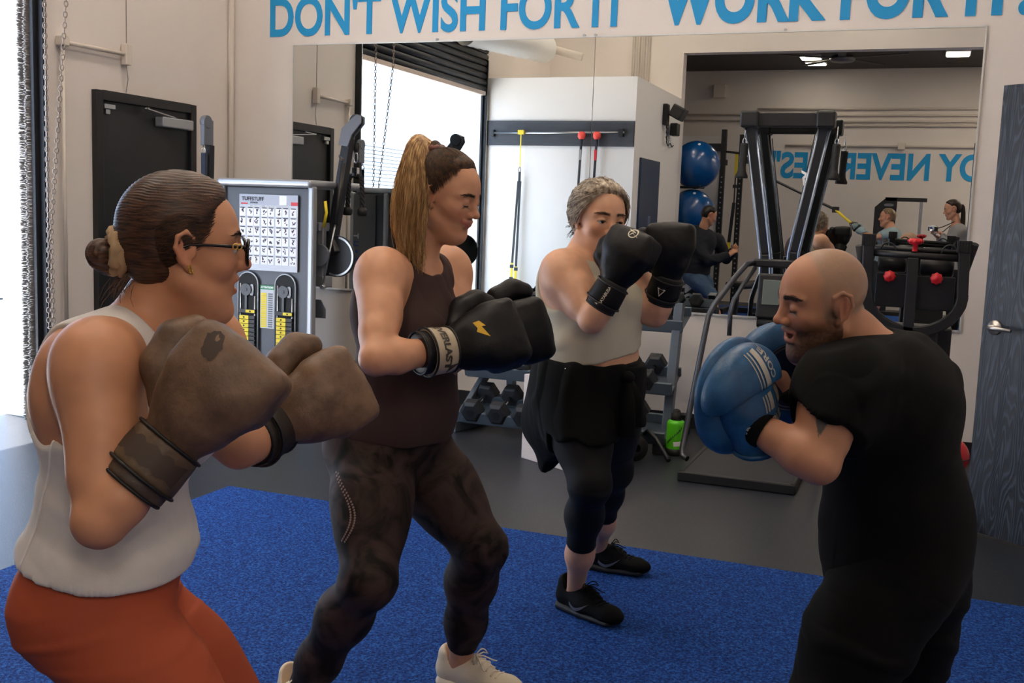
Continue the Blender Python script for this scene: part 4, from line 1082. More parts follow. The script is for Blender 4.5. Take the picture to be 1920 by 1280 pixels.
def build_head(f, H, o):
    """adds skull, face and neck to the field. o: options"""
    fat = o.get('fat', 0.0); op = o.get('mouth', 0.0); sm = o.get('smile', 0.0); male = o.get('male', 0)
    S = H.s
    f.add(H.e((-0.014, 0, 0.034), (0.088, 0.076, 0.083)), 0.02)
    f.add(H.e((0.022, 0, 0.030), (0.066, 0.064, 0.068)), 0.03)
    f.add(H.e((0.026, 0, -0.020), (0.058, 0.058, 0.070)), 0.03)
    jz = -0.064 - op * 0.016
    f.add(H.e((0.026, 0, jz), (0.056, 0.050 + fat * 0.6, 0.042)), 0.025)
    for y in (-1, 1):
        f.add(H.k((-0.006, y * (0.055 + fat * 0.4), -0.050), (0.058, y * 0.020, jz - 0.030), 0.016 + fat * 0.4, 0.017), 0.025)
        f.add(H.e((0.050, y * 0.040, -0.022 + sm * 0.004), (0.026, 0.022 + fat * 0.3, 0.020)), 0.022)
        if sm: f.add(H.e((0.060, y * 0.036, -0.034), (0.016, 0.013, 0.013)), 0.014)
    f.add(H.e((0.066, 0, jz - 0.034), (0.020, 0.022, 0.017 + 0.003 * male)), 0.02)
    if fat: f.add(H.e((0.03, 0, jz - 0.040), (0.035, 0.035, 0.022)), 0.03)
    # brow, sockets, nose
    for y in (-1, 1):
        f.add(H.k((0.080, y * 0.012, 0.0275), (0.066, y * 0.048, 0.026), 0.008 + 0.002 * male, 0.007), 0.012)
        f.add(H.e((0.098, y * 0.0315, 0.006), (0.020, 0.0185, 0.0145)), 0.012, 's')
    f.add(H.k((0.080, 0, 0.022), (0.1005, 0, -0.020), 0.0085, 0.0100), 0.010)
    f.add(H.e((0.1025, 0, -0.0235), (0.0125, 0.0115, 0.0105)), 0.007)
    for y in (-1, 1):
        f.add(H.e((0.091, y * 0.0125, -0.0275), (0.012, 0.0082, 0.0082)), 0.005)
        f.add(H.e((0.0975, y * 0.0065, -0.0345), (0.0055, 0.0032, 0.004)), 0.003, 's')
    # muzzle and lips
    f.add(H.e((0.066, 0, -0.052), (0.024, 0.027, 0.022)), 0.014)
    mw = 0.0245 + sm * 0.006; mz = -0.0525
    if op:
        f.add(H.e((0.086, 0, mz - op * 0.010), (0.026, mw * 0.80, 0.005 + op * 0.0105)), 0.004, 's')
    uz = mz + 0.0035; lz = mz - 0.0065 - op * 0.020
    for y in (-1, 1):
        cz = mz + sm * 0.006 - op * 0.008
        f.add(H.k((0.0895, 0, uz + 0.001), (0.0865, y * mw * 0.55, uz + 0.0004), 0.0050, 0.0044), 0.004)
        f.add(H.k((0.0865, y * mw * 0.55, uz + 0.0004), (0.0735, y * mw, cz), 0.0044, 0.0026), 0.004)
        f.add(H.k((0.0875 - op * 0.004, 0, lz), (0.0845 - op * 0.004, y * mw * 0.5, lz + 0.001), 0.0060, 0.0050), 0.004)
        f.add(H.k((0.0845 - op * 0.004, y * mw * 0.5, lz + 0.001), (0.0735, y * mw, cz - 0.001), 0.0050, 0.0026), 0.004)
    # eyelids round the eyeball
    E = 0.0125
    lid = o.get('lid', 0.35)
    for y in (-1, 1):
        ec = H.p(0.0725, y * 0.0315, 0.0055); r = (E + 0.0022) * S
        up = H.R @ nrm(V3(-0.45 + lid * 0.9, 0, 1)); dn = H.R @ nrm(V3(-0.75, 0, -1))
        for n_, off in ((up, (0.0035 - lid * 0.006) * S), (dn, 0.0055 * S)):
            lo, hi, g = ell(ec, r)
            def fn(X, Y, Z, g=g, n_=n_, off=off, ec=ec):
                return np.maximum(g(X, Y, Z), -((X - ec[0]) * n_[0] + (Y - ec[1]) * n_[1] + (Z - ec[2]) * n_[2] - off))
            f.add((lo, hi, fn), 0.004)
    # ears
    for y in (-1, 1):
        er = o.get('ear', 0.85); ep = lambda x, dy, z: (x * er, y * (0.070 + dy * er), z * er)
        b = [ep(0.006, 0.0, 0.006), ep(0.005, 0.010, 0.028), ep(-0.010, 0.017, 0.038), ep(-0.026, 0.020, 0.028), ep(-0.029, 0.019, 0.006), ep(-0.017, 0.013, -0.018), ep(0.000, 0.004, -0.032)]
        for i in range(len(b) - 1): f.add(H.k(b[i], b[i + 1], 0.0042 * er, 0.0042 * er), 0.004)
        f.add(H.e(ep(-0.011, 0.008, 0.004), (0.020 * er, 0.0045, 0.030 * er)), 0.006)
        f.add(H.e(ep(-0.008, 0.015, 0.004), (0.010 * er, 0.004, 0.016 * er)), 0.004, 's')
        f.add(H.k(ep(-0.018, 0.013, 0.022), ep(-0.016, 0.013, -0.010), 0.003, 0.003), 0.004)
        f.add(H.e(ep(-0.002, 0.006, -0.030), (0.009 * er, 0.0055, 0.010 * er)), 0.005)
        f.add(H.k(ep(0.006, 0.005, 0.004), ep(0.005, 0.005, -0.008), 0.0045, 0.004), 0.004)

def head_colors(P, H, o):
    """pigment: lips, brows, beard, stubble, flush"""
    L = H.loc(P); n = len(P)
    base = np.array(lin(o.get('skin', '#c98f72')))
    col = np.tile(base, (n, 1))
    x, y, z = L[:, 0], np.abs(L[:, 1]), L[:, 2]
    def mixc(mask, c):
        c = np.array(lin(c) if isinstance(c, str) else c); col[:] = col * (1 - mask[:, None]) + c * mask[:, None]
    sstep = lambda v, a, b: np.clip((v - a) / (b - a), 0, 1) ** 2 * (3 - 2 * np.clip((v - a) / (b - a), 0, 1))
    nz = vnoise(P, 260); nz2 = vnoise(P, 60)
    col *= (0.94 + 0.12 * nz2)[:, None]
    near = (np.linalg.norm(L, axis=1) < 0.17)
    fl = np.exp(-(((x - 0.062) / 0.03) ** 2 + ((y - 0.040) / 0.02) ** 2 + ((z + 0.022) / 0.02) ** 2)) + 0.8 * np.exp(-(((x - 0.105) / 0.014) ** 2 + (y / 0.014) ** 2 + ((z + 0.024) / 0.012) ** 2))
    fl += 0.9 * np.exp(-(((x + 0.012) / 0.02) ** 2 + ((y - 0.083) / 0.010) ** 2 + ((z - 0.002) / 0.03) ** 2))
    mixc(np.clip(fl, 0, 1) * 0.35 * near, o.get('flush', '#c0604c'))
    op = o.get('mouth', 0.0); sm = o.get('smile', 0.0); mw = 0.0245 + sm * 0.006; mz = -0.0525; cz = mz + sm * 0.006 - op * 0.008
    t = np.clip(y / mw, 0, 1)
    uz = (mz + 0.0042) * (1 - t ** 2) + cz * t ** 2; lz = (mz - 0.0065 - op * 0.020) * (1 - t ** 2) + cz * t ** 2
    lipu = np.exp(-((z - uz) / 0.0042) ** 4) * (y < mw + 0.001) * (x > 0.0725)
    lipl = np.exp(-((z - lz) / 0.0056) ** 4) * (y < mw + 0.001) * (x > 0.0715)
    mixc(np.clip(np.maximum(lipu, lipl), 0, 1) * o.get('lipmix', 0.75) * near, o.get('lip', '#a9544a'))
    if op:
        inm = (y < mw * 0.86) & (z < uz - 0.002) & (z > lz + 0.004) & (x < 0.0835) & (x > 0.045) & near
        mixc(inm * 0.95, '#2a0d0b')
    bz = 0.0285 - 0.004 * np.clip((y - 0.034) / 0.016, 0, 1) + 0.002 * np.clip((y - 0.012) / 0.02, 0, 1)
    brow = np.exp(-((z - bz) / 0.0052) ** 4) * sstep(y, 0.008, 0.014) * (1 - sstep(y, 0.045, 0.054)) * (x > 0.045) * (0.65 + 0.5 * nz)
    mixc(np.clip(brow, 0, 1) * o.get('browmix', 0.85) * near, o.get('brow', '#2a1a12'))
    lash = (np.exp(-(((z - 0.0145 + o.get('lid', 0.35) * 0.0185 + 18 * (y - 0.0315) ** 2) / 0.0020) ** 2)) * np.exp(-((y - 0.0315) / 0.0145) ** 4) * (x > 0.070))
    mixc(np.clip(lash, 0, 1) * o.get('lash', 0.6) * near, '#1a0f0c')
    if o.get('beard'):
        be = sstep(-z, 0.018, 0.052) * (x > -0.012) * sstep(y + (0.052 - np.clip(-z, 0, 0.09)) * 0.2, 0.018, 0.036)
        chin = sstep(-z, 0.070, 0.080) * (x > 0.0); mou = np.exp(-((z + 0.0415) / 0.006) ** 4) * (y < 0.03) * (x > 0.07)
        side = sstep(x, 0.030, 0.016) * sstep(-z, -0.02, 0.01) * (y > 0.05) * (x > -0.004)
        b = np.clip(np.maximum(np.maximum(be, chin), np.maximum(mou * 0.8, side * 0.7)), 0, 1) * (z > -0.125) * (0.80 + 0.25 * nz)
        b *= 1 - np.clip(np.maximum(lipu, lipl), 0, 1)
        mixc(np.clip(b, 0, 1) * 0.86 * near, o['beard'])
    if o.get('scalp'):
        d = (x * 0.6 - (z - 0.045)) ; sc = sstep(z + 0.028 - x * 0.0, 0.0, 0.012) * sstep(-x, -0.040, -0.018) * near
        sc *= 1 - np.exp(-(((x + 0.010) / 0.026) ** 4 + ((z - 0.002) / 0.036) ** 4)) * (y > 0.068)
        mixc(np.clip(sc, 0, 1) * 0.62 * (0.8 + 0.4 * nz), o['scalp'])
    return col

def add_eyes(H, o, parent, org):
    iris = mat('iris_' + o.get('iris', 'brown'), {'brown': '#2a160d', 'hazel': '#4a3720'}[o.get('iris', 'brown')], 0.2)
    wh = mat('eye_white', '#d9d2cc', 0.25)
    look = nrm(V3(*o.get('look', (1, 0, 0))))
    for y in (1, -1):
        c = H.p(0.0725, y * 0.0315, 0.0055); E = 0.0123 * H.s; d = H.R @ look
        m = MB(); m.sphere(Vector(c - org), E, 20, 14); eo = m.build('eye', wh, parent)
        m = MB(); q = Vector(d).to_track_quat('Z', 'Y').to_matrix()
        prof = [(0, E * 1.035), (E * 0.25, E * 1.02), (E * 0.50, E * 0.90), (E * 0.52, E * 0.84)]
        m.lathe(prof, 18, Vector(c - org), Vector(d)); m.build('iris', iris, eo)
        lid = o.get('lid', 0.35); zz = 0.48 - 0.95 * lid; pts = []
        for i in range(11):
            a = -1.05 + 2.1 * i / 10; q = nrm(V3(math.cos(a), math.sin(a), zz - 0.22 * (a * a if lid < 0.7 else -0.25 * a * a)))
            pts.append(Vector(c + H.R @ (q * (E + 0.0030 * H.s)) - org))
        m = MB(); m.tube(pts, [0.0004 + 0.0009 * math.sin(PI * (i + 0.5) / 11) for i in range(11)], 6); m.build('eyelashes', mat('lash_brown', '#140c09', 0.7), parent)

def add_brows(P, o, body):
    H, org = P['H'], P['org']; bv = bvh_of(body); rr = random.Random(12)
    bm_ = mat('brow_' + o.get('brow', '#2a1a12').strip('#'), o.get('brow', '#2a1a12'), 0.7)
    th = o.get('browthick', 1.0)
    for y in (1, -1):
        m = MB()
        for i in range(int(95 * th)):
            t = rr.random(); yy = 0.013 + 0.038 * t; z = 0.0285 + 0.0045 * math.sin(min(t * 1.5, 1.57)) - 0.0045 * max(t - 0.6, 0) * 2 + rr.gauss(0, 0.0016 * th * (1.15 - 0.7 * t))
            pts = []
            for k in (0, 0.5, 1.0):
                p = H.p(0.16, y * (yy + 0.0075 * k), z + (0.004 * (1 - t) - 0.0015 * t) * k)
                hit = bv.ray_cast(Vector(p - org), Vector(-H.R[:, 0]), 0.2)
                if hit[0] is not None: pts.append(hit[0] + hit[1] * (0.0006 + 0.0006 * k))
            if len(pts) == 3: m.tube(pts, [0.00045, 0.0005, 0.0002], 3, caps=False)
        m.build('eyebrow', bm_, P['root'])

# ------------------------------------------------------------------ hands (for the bare ones): palm, five jointed fingers
def add_hand(f, w, palm_dir, back_dir, thumb_side, curl=0.9, s=1.0, spread=0.10):
    """w wrist, palm_dir towards the fingers, back_dir out of the back of the hand, thumb_side = +-1"""
    d = nrm(palm_dir); b = nrm(np.asarray(back_dir) - d * (np.asarray(back_dir) @ d)); t = np.cross(d, b) * thumb_side
    w = np.asarray(w, float)
    for i in range(4):
        o = (0.030 - 0.020 * i) * s
        kn = w + d * (0.088 - 0.004 * abs(i - 1)) * s + t * o
        f.add(cone(w + d * 0.012 * s + t * o * 0.6, kn, 0.013 * s, 0.0115 * s), 0.010)
        L = [0.040, 0.044, 0.041, 0.032][i] * s; ang = 0.0; p = kn; dirv = nrm(d + t * spread * (1.2 - i) * 0.5)
        for j, seg in enumerate((L, L * 0.62, L * 0.50)):
            ang += curl * (0.75, 0.95, 0.6)[j]
            q = p + (dirv * math.cos(ang) - b * math.sin(ang)) * seg
            f.add(cone(p, q, (0.0092 - 0.0008 * j) * s, (0.0084 - 0.0008 * j) * s), 0.002); p = q
    a0 = w + d * 0.025 * s + t * 0.024 * s; a1 = a0 + (d * 0.6 + t * 0.75 - b * 0.35) * 0.036 * s
    a2 = a1 + nrm(d * 0.85 + t * 0.15 - b * 0.55) * 0.032 * s; a3 = a2 + nrm(d * 0.75 - t * 0.25 - b * 0.65) * 0.026 * s
    f.add(cone(a0, a1, 0.014 * s, 0.011 * s), 0.010); f.add(cone(a1, a2, 0.0105 * s, 0.0095 * s), 0.003); f.add(cone(a2, a3, 0.0095 * s, 0.0080 * s), 0.002)

# ------------------------------------------------------------------ whole figures
def build_person(name, label, J, B, fine=0.0021, coarse=0.0056, org=None):
    """J: joints (world). B: build. Returns dict with fields T (torso), A (arms), L (legs), H (head frame) and the root"""
    j = {k: V3(*v) for k, v in J.items() if k not in ('headrot',)}
    allp = np.array([v for v in j.values()])
    lo = allp.min(0) - 0.17; hi = allp.max(0) + 0.17; lo[2] = max(lo[2], -0.005)
    H = Head(j['head'], rot_frame(*J['headrot']), B.get('hs', 1.0))
    fl = j['head'] - 0.135 * H.s; fh = j['head'] + 0.135 * H.s
    base = Field(lo, hi, coarse, (fl, fh), fine)
    T = base; A = base.like(); L = base.like()
    left = nrm(j['shL'] - j['shR']); pleft = nrm(j['hipL'] - j['hipR'])
    up = nrm(j['neck'] - j['waist']); fwd = np.cross(left, up); pup = nrm(j['waist'] - j['pelvis']); pf = np.cross(pleft, pup)
    mleft = nrm(left + pleft)
    pw, pd = B['pelvis']; ww, wd = B['waist']; cw, cd = B['chest']
    uc = lerp(j['chest'], j['neck'], 0.62)
    T.add(etube(j['pelvis'], lerp(j['pelvis'], j['waist'], 0.45), (pw, pd), (pw * 0.55 + ww * 0.45, pd * 0.6 + wd * 0.4), pleft), 0.05)
    T.add(etube(lerp(j['pelvis'], j['waist'], 0.35), j['waist'], (pw * 0.5 + ww * 0.5, pd * 0.5 + wd * 0.5), (ww, wd), mleft), 0.05)
    T.add(etube(j['waist'], j['chest'], (ww, wd), (cw, cd), left), 0.05)
    T.add(etube(j['chest'], uc, (cw, cd), (cw * 0.82, cd * 0.70), left), 0.05)
    for sh in ('shL', 'shR'):
        T.add(cone(lerp(j['neck'], j[sh], 0.25) - up * 0.035, lerp(j['neck'], j[sh], 0.92) - up * 0.012, 0.052, 0.050 * B.get('delt', 1)), 0.05)
        sgn = 1 if sh == 'shL' else -1
        if B.get('bust'):
            bc = j['chest'] + fwd * (cd * 0.78) + left * sgn * cw * 0.46 - up * B.get('bustdrop', 0.02)
            T.add(ell(bc, np.array([1.0, 1.05, 0.98]) * B['bust']), 0.035)
        else:
            T.add(ell(j['chest'] + fwd * (cd * 0.62) + left * sgn * cw * 0.45 + up * 0.05, (0.045, 0.075, 0.06), np.stack([fwd, left, up], 1)), 0.05)
        T.add(ell(j['chest'] - fwd * (cd * 0.55) + left * sgn * cw * 0.5 + up * 0.05, (0.05, 0.07, 0.09), np.stack([fwd, left, up], 1)), 0.05)
    if B.get('belly'):
        T.add(ell(lerp(j['pelvis'], j['waist'], 0.62) + pf * (wd * 0.45), np.array([0.75, 1.2, 0.9]) * B['belly'], np.stack([pf, pleft, pup], 1)), 0.06)
    for hp, s_ in (('hipL', 1), ('hipR', -1)):
        T.add(ell(j[hp] - pf * 0.055 + pup * 0.005, np.array([0.080, 0.088, 0.092]) * B.get('glute', 1.0)), 0.05)
    # arms
    for S_ in 'LR':
        sh, el, wr = j['sh' + S_], j['el' + S_], j['wr' + S_]
        a = B['arm']; ua = nrm(el - sh); fa = nrm(wr - el)
        chain(A, [sh, lerp(sh, el, 0.35), lerp(sh, el, 0.72), el], [a * 1.12, a * 1.02, a * 0.86, a * 0.72], 0.015)
        A.add(ell(sh + ua * 0.03 + nrm((sh - j['neck']) + 0 * up) * 0.008, (a * 1.18, a * 1.18, a * 1.3)), 0.03)
        A.add(ell(el, (a * 0.74,) * 3), 0.01)
        chain(A, [el, lerp(el, wr, 0.28), lerp(el, wr, 0.7), wr], [a * 0.74, a * 0.82, a * 0.62, a * 0.50], 0.015)
        bi = nrm(fa - ua * (fa @ ua)) if abs(fa @ ua) < 0.98 else fwd
        A.add(ell(lerp(sh, el, 0.52) + bi * a * 0.20, (a * 0.86, a * 0.86, a * 1.1)), 0.03)
        hd = j.get('hand' + S_)
        if hd is not None: A.add(cone(wr, hd, a * 0.5, a * 0.62), 0.015)
    # legs
    for S_ in 'LR':
        hp, kn, an = j['hip' + S_], j['kn' + S_], j['an' + S_]
        g = B['thigh']; c = B['calf']; th = nrm(kn - hp); sk = nrm(an - kn)
        back = sk * (th @ sk) - th; back = nrm(back) if np.linalg.norm(back) > 0.05 else -pf
        chain(L, [hp, lerp(hp, kn, 0.30), lerp(hp, kn, 0.65), kn], [g * 1.06, g * 1.0, g * 0.82, g * 0.62], 0.05)
        L.add(ell(lerp(hp, kn, 0.40) - back * g * 0.16, (g * 0.9,) * 3), 0.06)
        L.add(ell(kn - back * 0.010, (g * 0.55,) * 3), 0.03)
        chain(L, [kn, lerp(kn, an, 0.30) + back * c * 0.22, lerp(kn, an, 0.65) + back * c * 0.08, an], [g * 0.58, c, c * 0.78, c * 0.56], 0.05)
        toe = j.get('toe' + S_)
        if toe is not None:
            L.add(cone(an - V3(0, 0, 0.035), lerp(an, toe, 0.85) * V3(1, 1, 0) + V3(0, 0, 0.045), 0.034, 0.026), 0.03)
            L.add(ell(an - nrm((toe - an) * V3(1, 1, 0)) * 0.028 + V3(0, 0, -0.045), (0.030,) * 3), 0.02)
    root = thing(name, label, 'person', tuple(org if org is not None else (j['pelvis'][0], j['pelvis'][1], 0.0)))
    return dict(T=T, A=A, L=L, H=H, j=j, root=root, org=np.array(root.location), fwd=fwd, left=left, up=up, pf=pf, pleft=pleft, pup=pup, uc=uc, B=B, fine=fine)

def finish_body(P, face, arms_open=True):
    """joins torso, arms, legs, neck and head into the one continuous body mesh"""
    f = P['T'].copy(); f.union(P['L'], 0.045)
    f.union(P['A'], 0.050)
    H, j = P['H'], P['j']; nr = P['B'].get('neck', 0.052)
    f.add(cone(j['neck'] - P['up'] * 0.04, lerp(j['neck'], H.p(-0.02, 0, -0.06), 0.5), nr * 1.20, nr), 0.04)
    f.add(cone(lerp(j['neck'], H.p(-0.02, 0, -0.06), 0.4), H.p(-0.022, 0, -0.045), nr, nr * 0.96), 0.018)
    P['neckF'] = f.copy() if P.get('keepneck') else None
    build_head(f, H, face)
    pos, Q = f.mesh(2)
    col = head_colors(pos, H, face)
    if P.get('paint'): P['paint'](pos, col)
    m = mat('skin_' + face['skin'].strip('#'), face['skin'], 0.47, attr='Col', sss=0.12, bump=0.05, bscale=420, spec=0.45)
    o = mesh_obj('body', pos, Q, m, P['root'], col, P['org'])
    add_eyes(H, face, P['root'], P['org'])
    if P['fine'] < 0.003: add_brows(P, face, o)
    P['bodyF'] = f
    return o

def cloth(P, name, f, material, disp=None, smooth=2, parent=None, col=None):
    pos, Q = f.mesh(smooth)
    if disp is not None:
        n = vnormals(pos, Q); pos = pos + n * disp(pos, n)[:, None]
    c = col(pos) if col is not None else None
    return mesh_obj(name, pos, Q, material, parent or P['root'], c, P['org'])

def folds(amp, dirv, freq, warp=6.0, thr=0.0, mask=None):
    """cloth creases running across dirv"""
    dirv = nrm(dirv)
    def fn(pos, n):
        w = vnoise(pos, warp) * 2.4 + vnoise(pos, warp * 2.7) * 0.9
        s = np.sin((pos @ dirv) * freq + w * 3.2)
        a = amp * (np.maximum(s, thr) - thr) * (0.25 + 1.2 * vnoise(pos + 3.3, 5.0) ** 2)
        if mask is not None: a = a * mask(pos)
        return a
    return fn

# ------------------------------------------------------------------ hair made of strands lying on the head
def strands(name, H, paths, r0, material, parent, org, taper=0.35, n=4):
    m = MB()
    for p in paths:
        k = len(p); rs = [r0 * (1 - (1 - taper) * (i / (k - 1)) ** 2) * min(1, 0.25 + 3.0 * i / (k - 1)) for i in range(k)]
        m.tube([Vector(q - org) for q in p], rs, n, caps=False)
    me = bpy.data.meshes.new(name); me.from_pydata(m.v, [], m.f); me.update()
    me.polygons.foreach_set('use_smooth', [True] * len(me.polygons)); me.materials.append(material)
    o = bpy.data.objects.new(name, me); link(o, parent); return o

def m_hair(name, dark, light, rough=0.42, scale=(60, 60, 6)):
    if name in MATS: return MATS[name]
    m = mat(name, dark, rough, spec=0.4); nt, b = nodes_of(m)
    t = nt.nodes.new('ShaderNodeTexCoord'); mp = nt.nodes.new('ShaderNodeMapping'); mp.inputs['Scale'].default_value = scale
    n = nt.nodes.new('ShaderNodeTexNoise'); n.inputs['Scale'].default_value = 1.6; n.inputs['Detail'].default_value = 4
    nt.links.new(t.outputs['Object'], mp.inputs[0]); nt.links.new(mp.outputs[0], n.inputs['Vector'])
    r = nt.nodes.new('ShaderNodeValToRGB'); r.color_ramp.elements[0].position = 0.36; r.color_ramp.elements[0].color = (*lin(dark), 1)
    r.color_ramp.elements[1].position = 0.68; r.color_ramp.elements[1].color = (*lin(light), 1)
    nt.links.new(n.outputs[0], r.inputs[0]); nt.links.new(r.outputs[0], b.inputs['Base Color'])
    bp = nt.nodes.new('ShaderNodeBump'); bp.inputs['Strength'].default_value = 0.5; bp.inputs['Distance'].default_value = 0.003
    nt.links.new(n.outputs[0], bp.inputs['Height']); nt.links.new(bp.outputs[0], b.inputs['Normal'])
    return m

def hair_cap(P, line, thick=0.010, back=-0.055, k=0.030, extra=()):
    """hair volume over the skull, ending at the hairline function line(x,y,z local) < 0"""
    H = P['H']; f = P['bodyF'].like()
    f.add(H.e((-0.014, 0, 0.036), (0.088 + thick, 0.076 + thick * 0.9, 0.083 + thick)), 0.02)
    f.add(H.e((0.020, 0, 0.034), (0.066 + thick * 0.8, 0.064 + thick, 0.068 + thick)), 0.03)
    f.add(H.e((-0.041, 0, -0.010), (0.056 + thick * 0.6, 0.060 + thick * 0.6, 0.060)), 0.03)
    for e in extra: f.add(e, 0.02)
    c, R, s = H.c, H.R, H.s
    def fn(X, Y, Z):
        px, py, pz = X - c[0], Y - c[1], Z - c[2]
        x = (px * R[0, 0] + py * R[1, 0] + pz * R[2, 0]) / s; y = (px * R[0, 1] + py * R[1, 1] + pz * R[2, 1]) / s; z = (px * R[0, 2] + py * R[1, 2] + pz * R[2, 2]) / s
        y = np.abs(y)
        ear = np.where(y > 0.050, 0.029 - np.sqrt((x + 0.010) ** 2 + ((z - 0.002) * 0.78) ** 2), -1)
        return np.maximum(line(x, y, z), ear)
    f.cut(fn, k)
    return f

def comb(H, starts, target, lift, jit, n=12, seed=1, endz=None):
    """paths over the skull from start points (local) to a gathering point (local)"""
    r = random.Random(seed); out = []
    c0 = V3(-0.014, 0, 0.034); ax = V3(0.088, 0.076, 0.083) + lift
    tg = V3(*target)
    for s_ in starts:
        a = (V3(*s_) - c0) / ax; b = (tg + V3(r.gauss(0, jit), r.gauss(0, jit), r.gauss(0, jit)) - c0) / ax
        a, b = nrm(a), nrm(b); om = math.acos(max(-1, min(1, float(a @ b)))); k = 1 + abs(r.gauss(0, 0.006))
        pts = []
        for i in range(n):
            t = i / (n - 1)
            d = (math.sin((1 - t) * om) * a + math.sin(t * om) * b) / max(math.sin(om), 1e-4)
            q = c0 + d * ax * (k - 0.035 * (1 - t) ** 3 + 0.010 * math.sin(PI * t)); pts.append(q)
        if any(q[0] > 0.046 and q[2] < 0.070 and i > 1 for i, q in enumerate(pts)): continue
        out.append([H.p(*q) for q in pts])
    return out

# ------------------------------------------------------------------ boxing gloves, shoes
def glove(parent, name, label, wrist, hand_dir, thumb_dir, mats_, s=1.0, org=None, elbow=None, seed=0, cuff=0.12):
    """hand_dir: from wrist to knuckles; thumb_dir: side the thumb is on"""
    x = nrm(hand_dir); y = nrm(np.asarray(thumb_dir) - x * (np.asarray(thumb_dir) @ x)); z = np.cross(x, y)
    R = np.stack([x, y, z], 1); w = np.asarray(wrist, float)
    q = lambda a, b, c: V3(a, b, c) * s
    f = Field(q(-0.04, -0.13, -0.12), q(0.25, 0.14, 0.12), 0.0042 * s)
    # z: back of hand side; y: thumb side
    f.add(rbox(q(0.100, -0.004, 0.008), np.array([0.075, 0.066, 0.050]) * s, 0.040 * s), 0.03)
    f.add(rbox(q(0.146, -0.006, 0.006), np.array([0.052, 0.086, 0.058]) * s, 0.026 * s), 0.035)
    f.add(ell(q(0.115, -0.004, 0.024), np.array([0.075, 0.068, 0.050]) * s), 0.03)
    f.add(etube(q(0.0, 0, 0), q(0.07, 0, 0.004), (0.047 * s, 0.043 * s), (0.066 * s, 0.052 * s), V3(0, 1, 0)), 0.025)
    f.add(cone(q(0.055, 0.060, 0.006), q(0.175, 0.072, -0.006), 0.007 * s, 0.006 * s), 0.014, 's')
    f.add(cone(q(0.176, -0.06, -0.012), q(0.180, 0.055, -0.012), 0.004 * s, 0.004 * s), 0.016, 's')
    pos, Q = f.mesh(2); L = pos / s
    n = vnormals(pos, Q)
    pos = pos + n * ((vnoise(L + seed, 28) - 0.5) * 0.003 + (vnoise(L + seed, 70) - 0.5) * 0.0012)[:, None] * s
    main = mesh_obj(name, pos @ R.T + w, Q, mats_['shell'], parent, None, org)
    if label: main['label'] = label
    # thumb
    f = Field(q(0.02, -0.02, -0.10), q(0.24, 0.16, 0.08), 0.0042 * s)
    chain(f, [q(0.045, 0.052, -0.015), q(0.085, 0.096, -0.024), q(0.128, 0.106, -0.034), q(0.160, 0.096, -0.040)], [0.026 * s, 0.030 * s, 0.030 * s, 0.024 * s], 0.02)
    pos, Q = f.mesh(2); mesh_obj('glove_thumb', pos @ R.T + w, Q, mats_['shell'], main, None, org)
    # cuff and strap follow the forearm
    R0 = R
    if elbow is not None:
        x = nrm(w - np.asarray(elbow, float)); y = nrm(R0[:, 1] - x * (R0[:, 1] @ x)); R = np.stack([x, y, np.cross(x, y)], 1)
    f = Field(q(-0.13, -0.09, -0.09), q(0.04, 0.09, 0.09), 0.0040 * s)
    f.add(etube(q(-cuff * 0.70, 0, 0), q(0.02, 0, 0), (0.056 * s, 0.051 * s), (0.050 * s, 0.045 * s), V3(0, 1, 0)), 0.01)
    f.cut(lambda X, Y, Z: np.maximum(-(X + cuff * 0.70 * s), X - 0.022 * s), 0.006)
    pos, Q = f.mesh(2); cf = mesh_obj('glove_cuff', pos @ R.T + w, Q, mats_['cuff'], main, None, org)
    f = Field(q(-0.13, -0.10, -0.10), q(0.04, 0.10, 0.10), 0.0040 * s)
    f.add(etube(q(-cuff * 0.55, 0, 0), q(0.005, 0, 0), (0.061 * s, 0.0565 * s), (0.057 * s, 0.052 * s), V3(0, 1, 0)), 0.01)
    f.cut(lambda X, Y, Z: np.maximum(-(X + cuff * 0.52 * s), X - 0.004 * s), 0.005)
    pos, Q = f.mesh(2); stp = mesh_obj('wrist_strap', pos @ R.T + w, Q, mats_['strap'], main, None, org)
    # piping rings
    m = MB()
    for px, ru, rv in ((-cuff * 0.52, 0.062, 0.0575), (0.004, 0.058, 0.053), (-cuff * 0.70, 0.0535, 0.0485)):
        m.tube([Vector(w + R @ q(px, ru * math.cos(t), rv * math.sin(t)) - (org if org is not None else 0)) for t in [2 * PI * i / 32 for i in range(32)]], 0.0028 * s, 6, closed=True)
    m.build('piping', mats_['trim'], main)
    return main, stp, R0, w, R

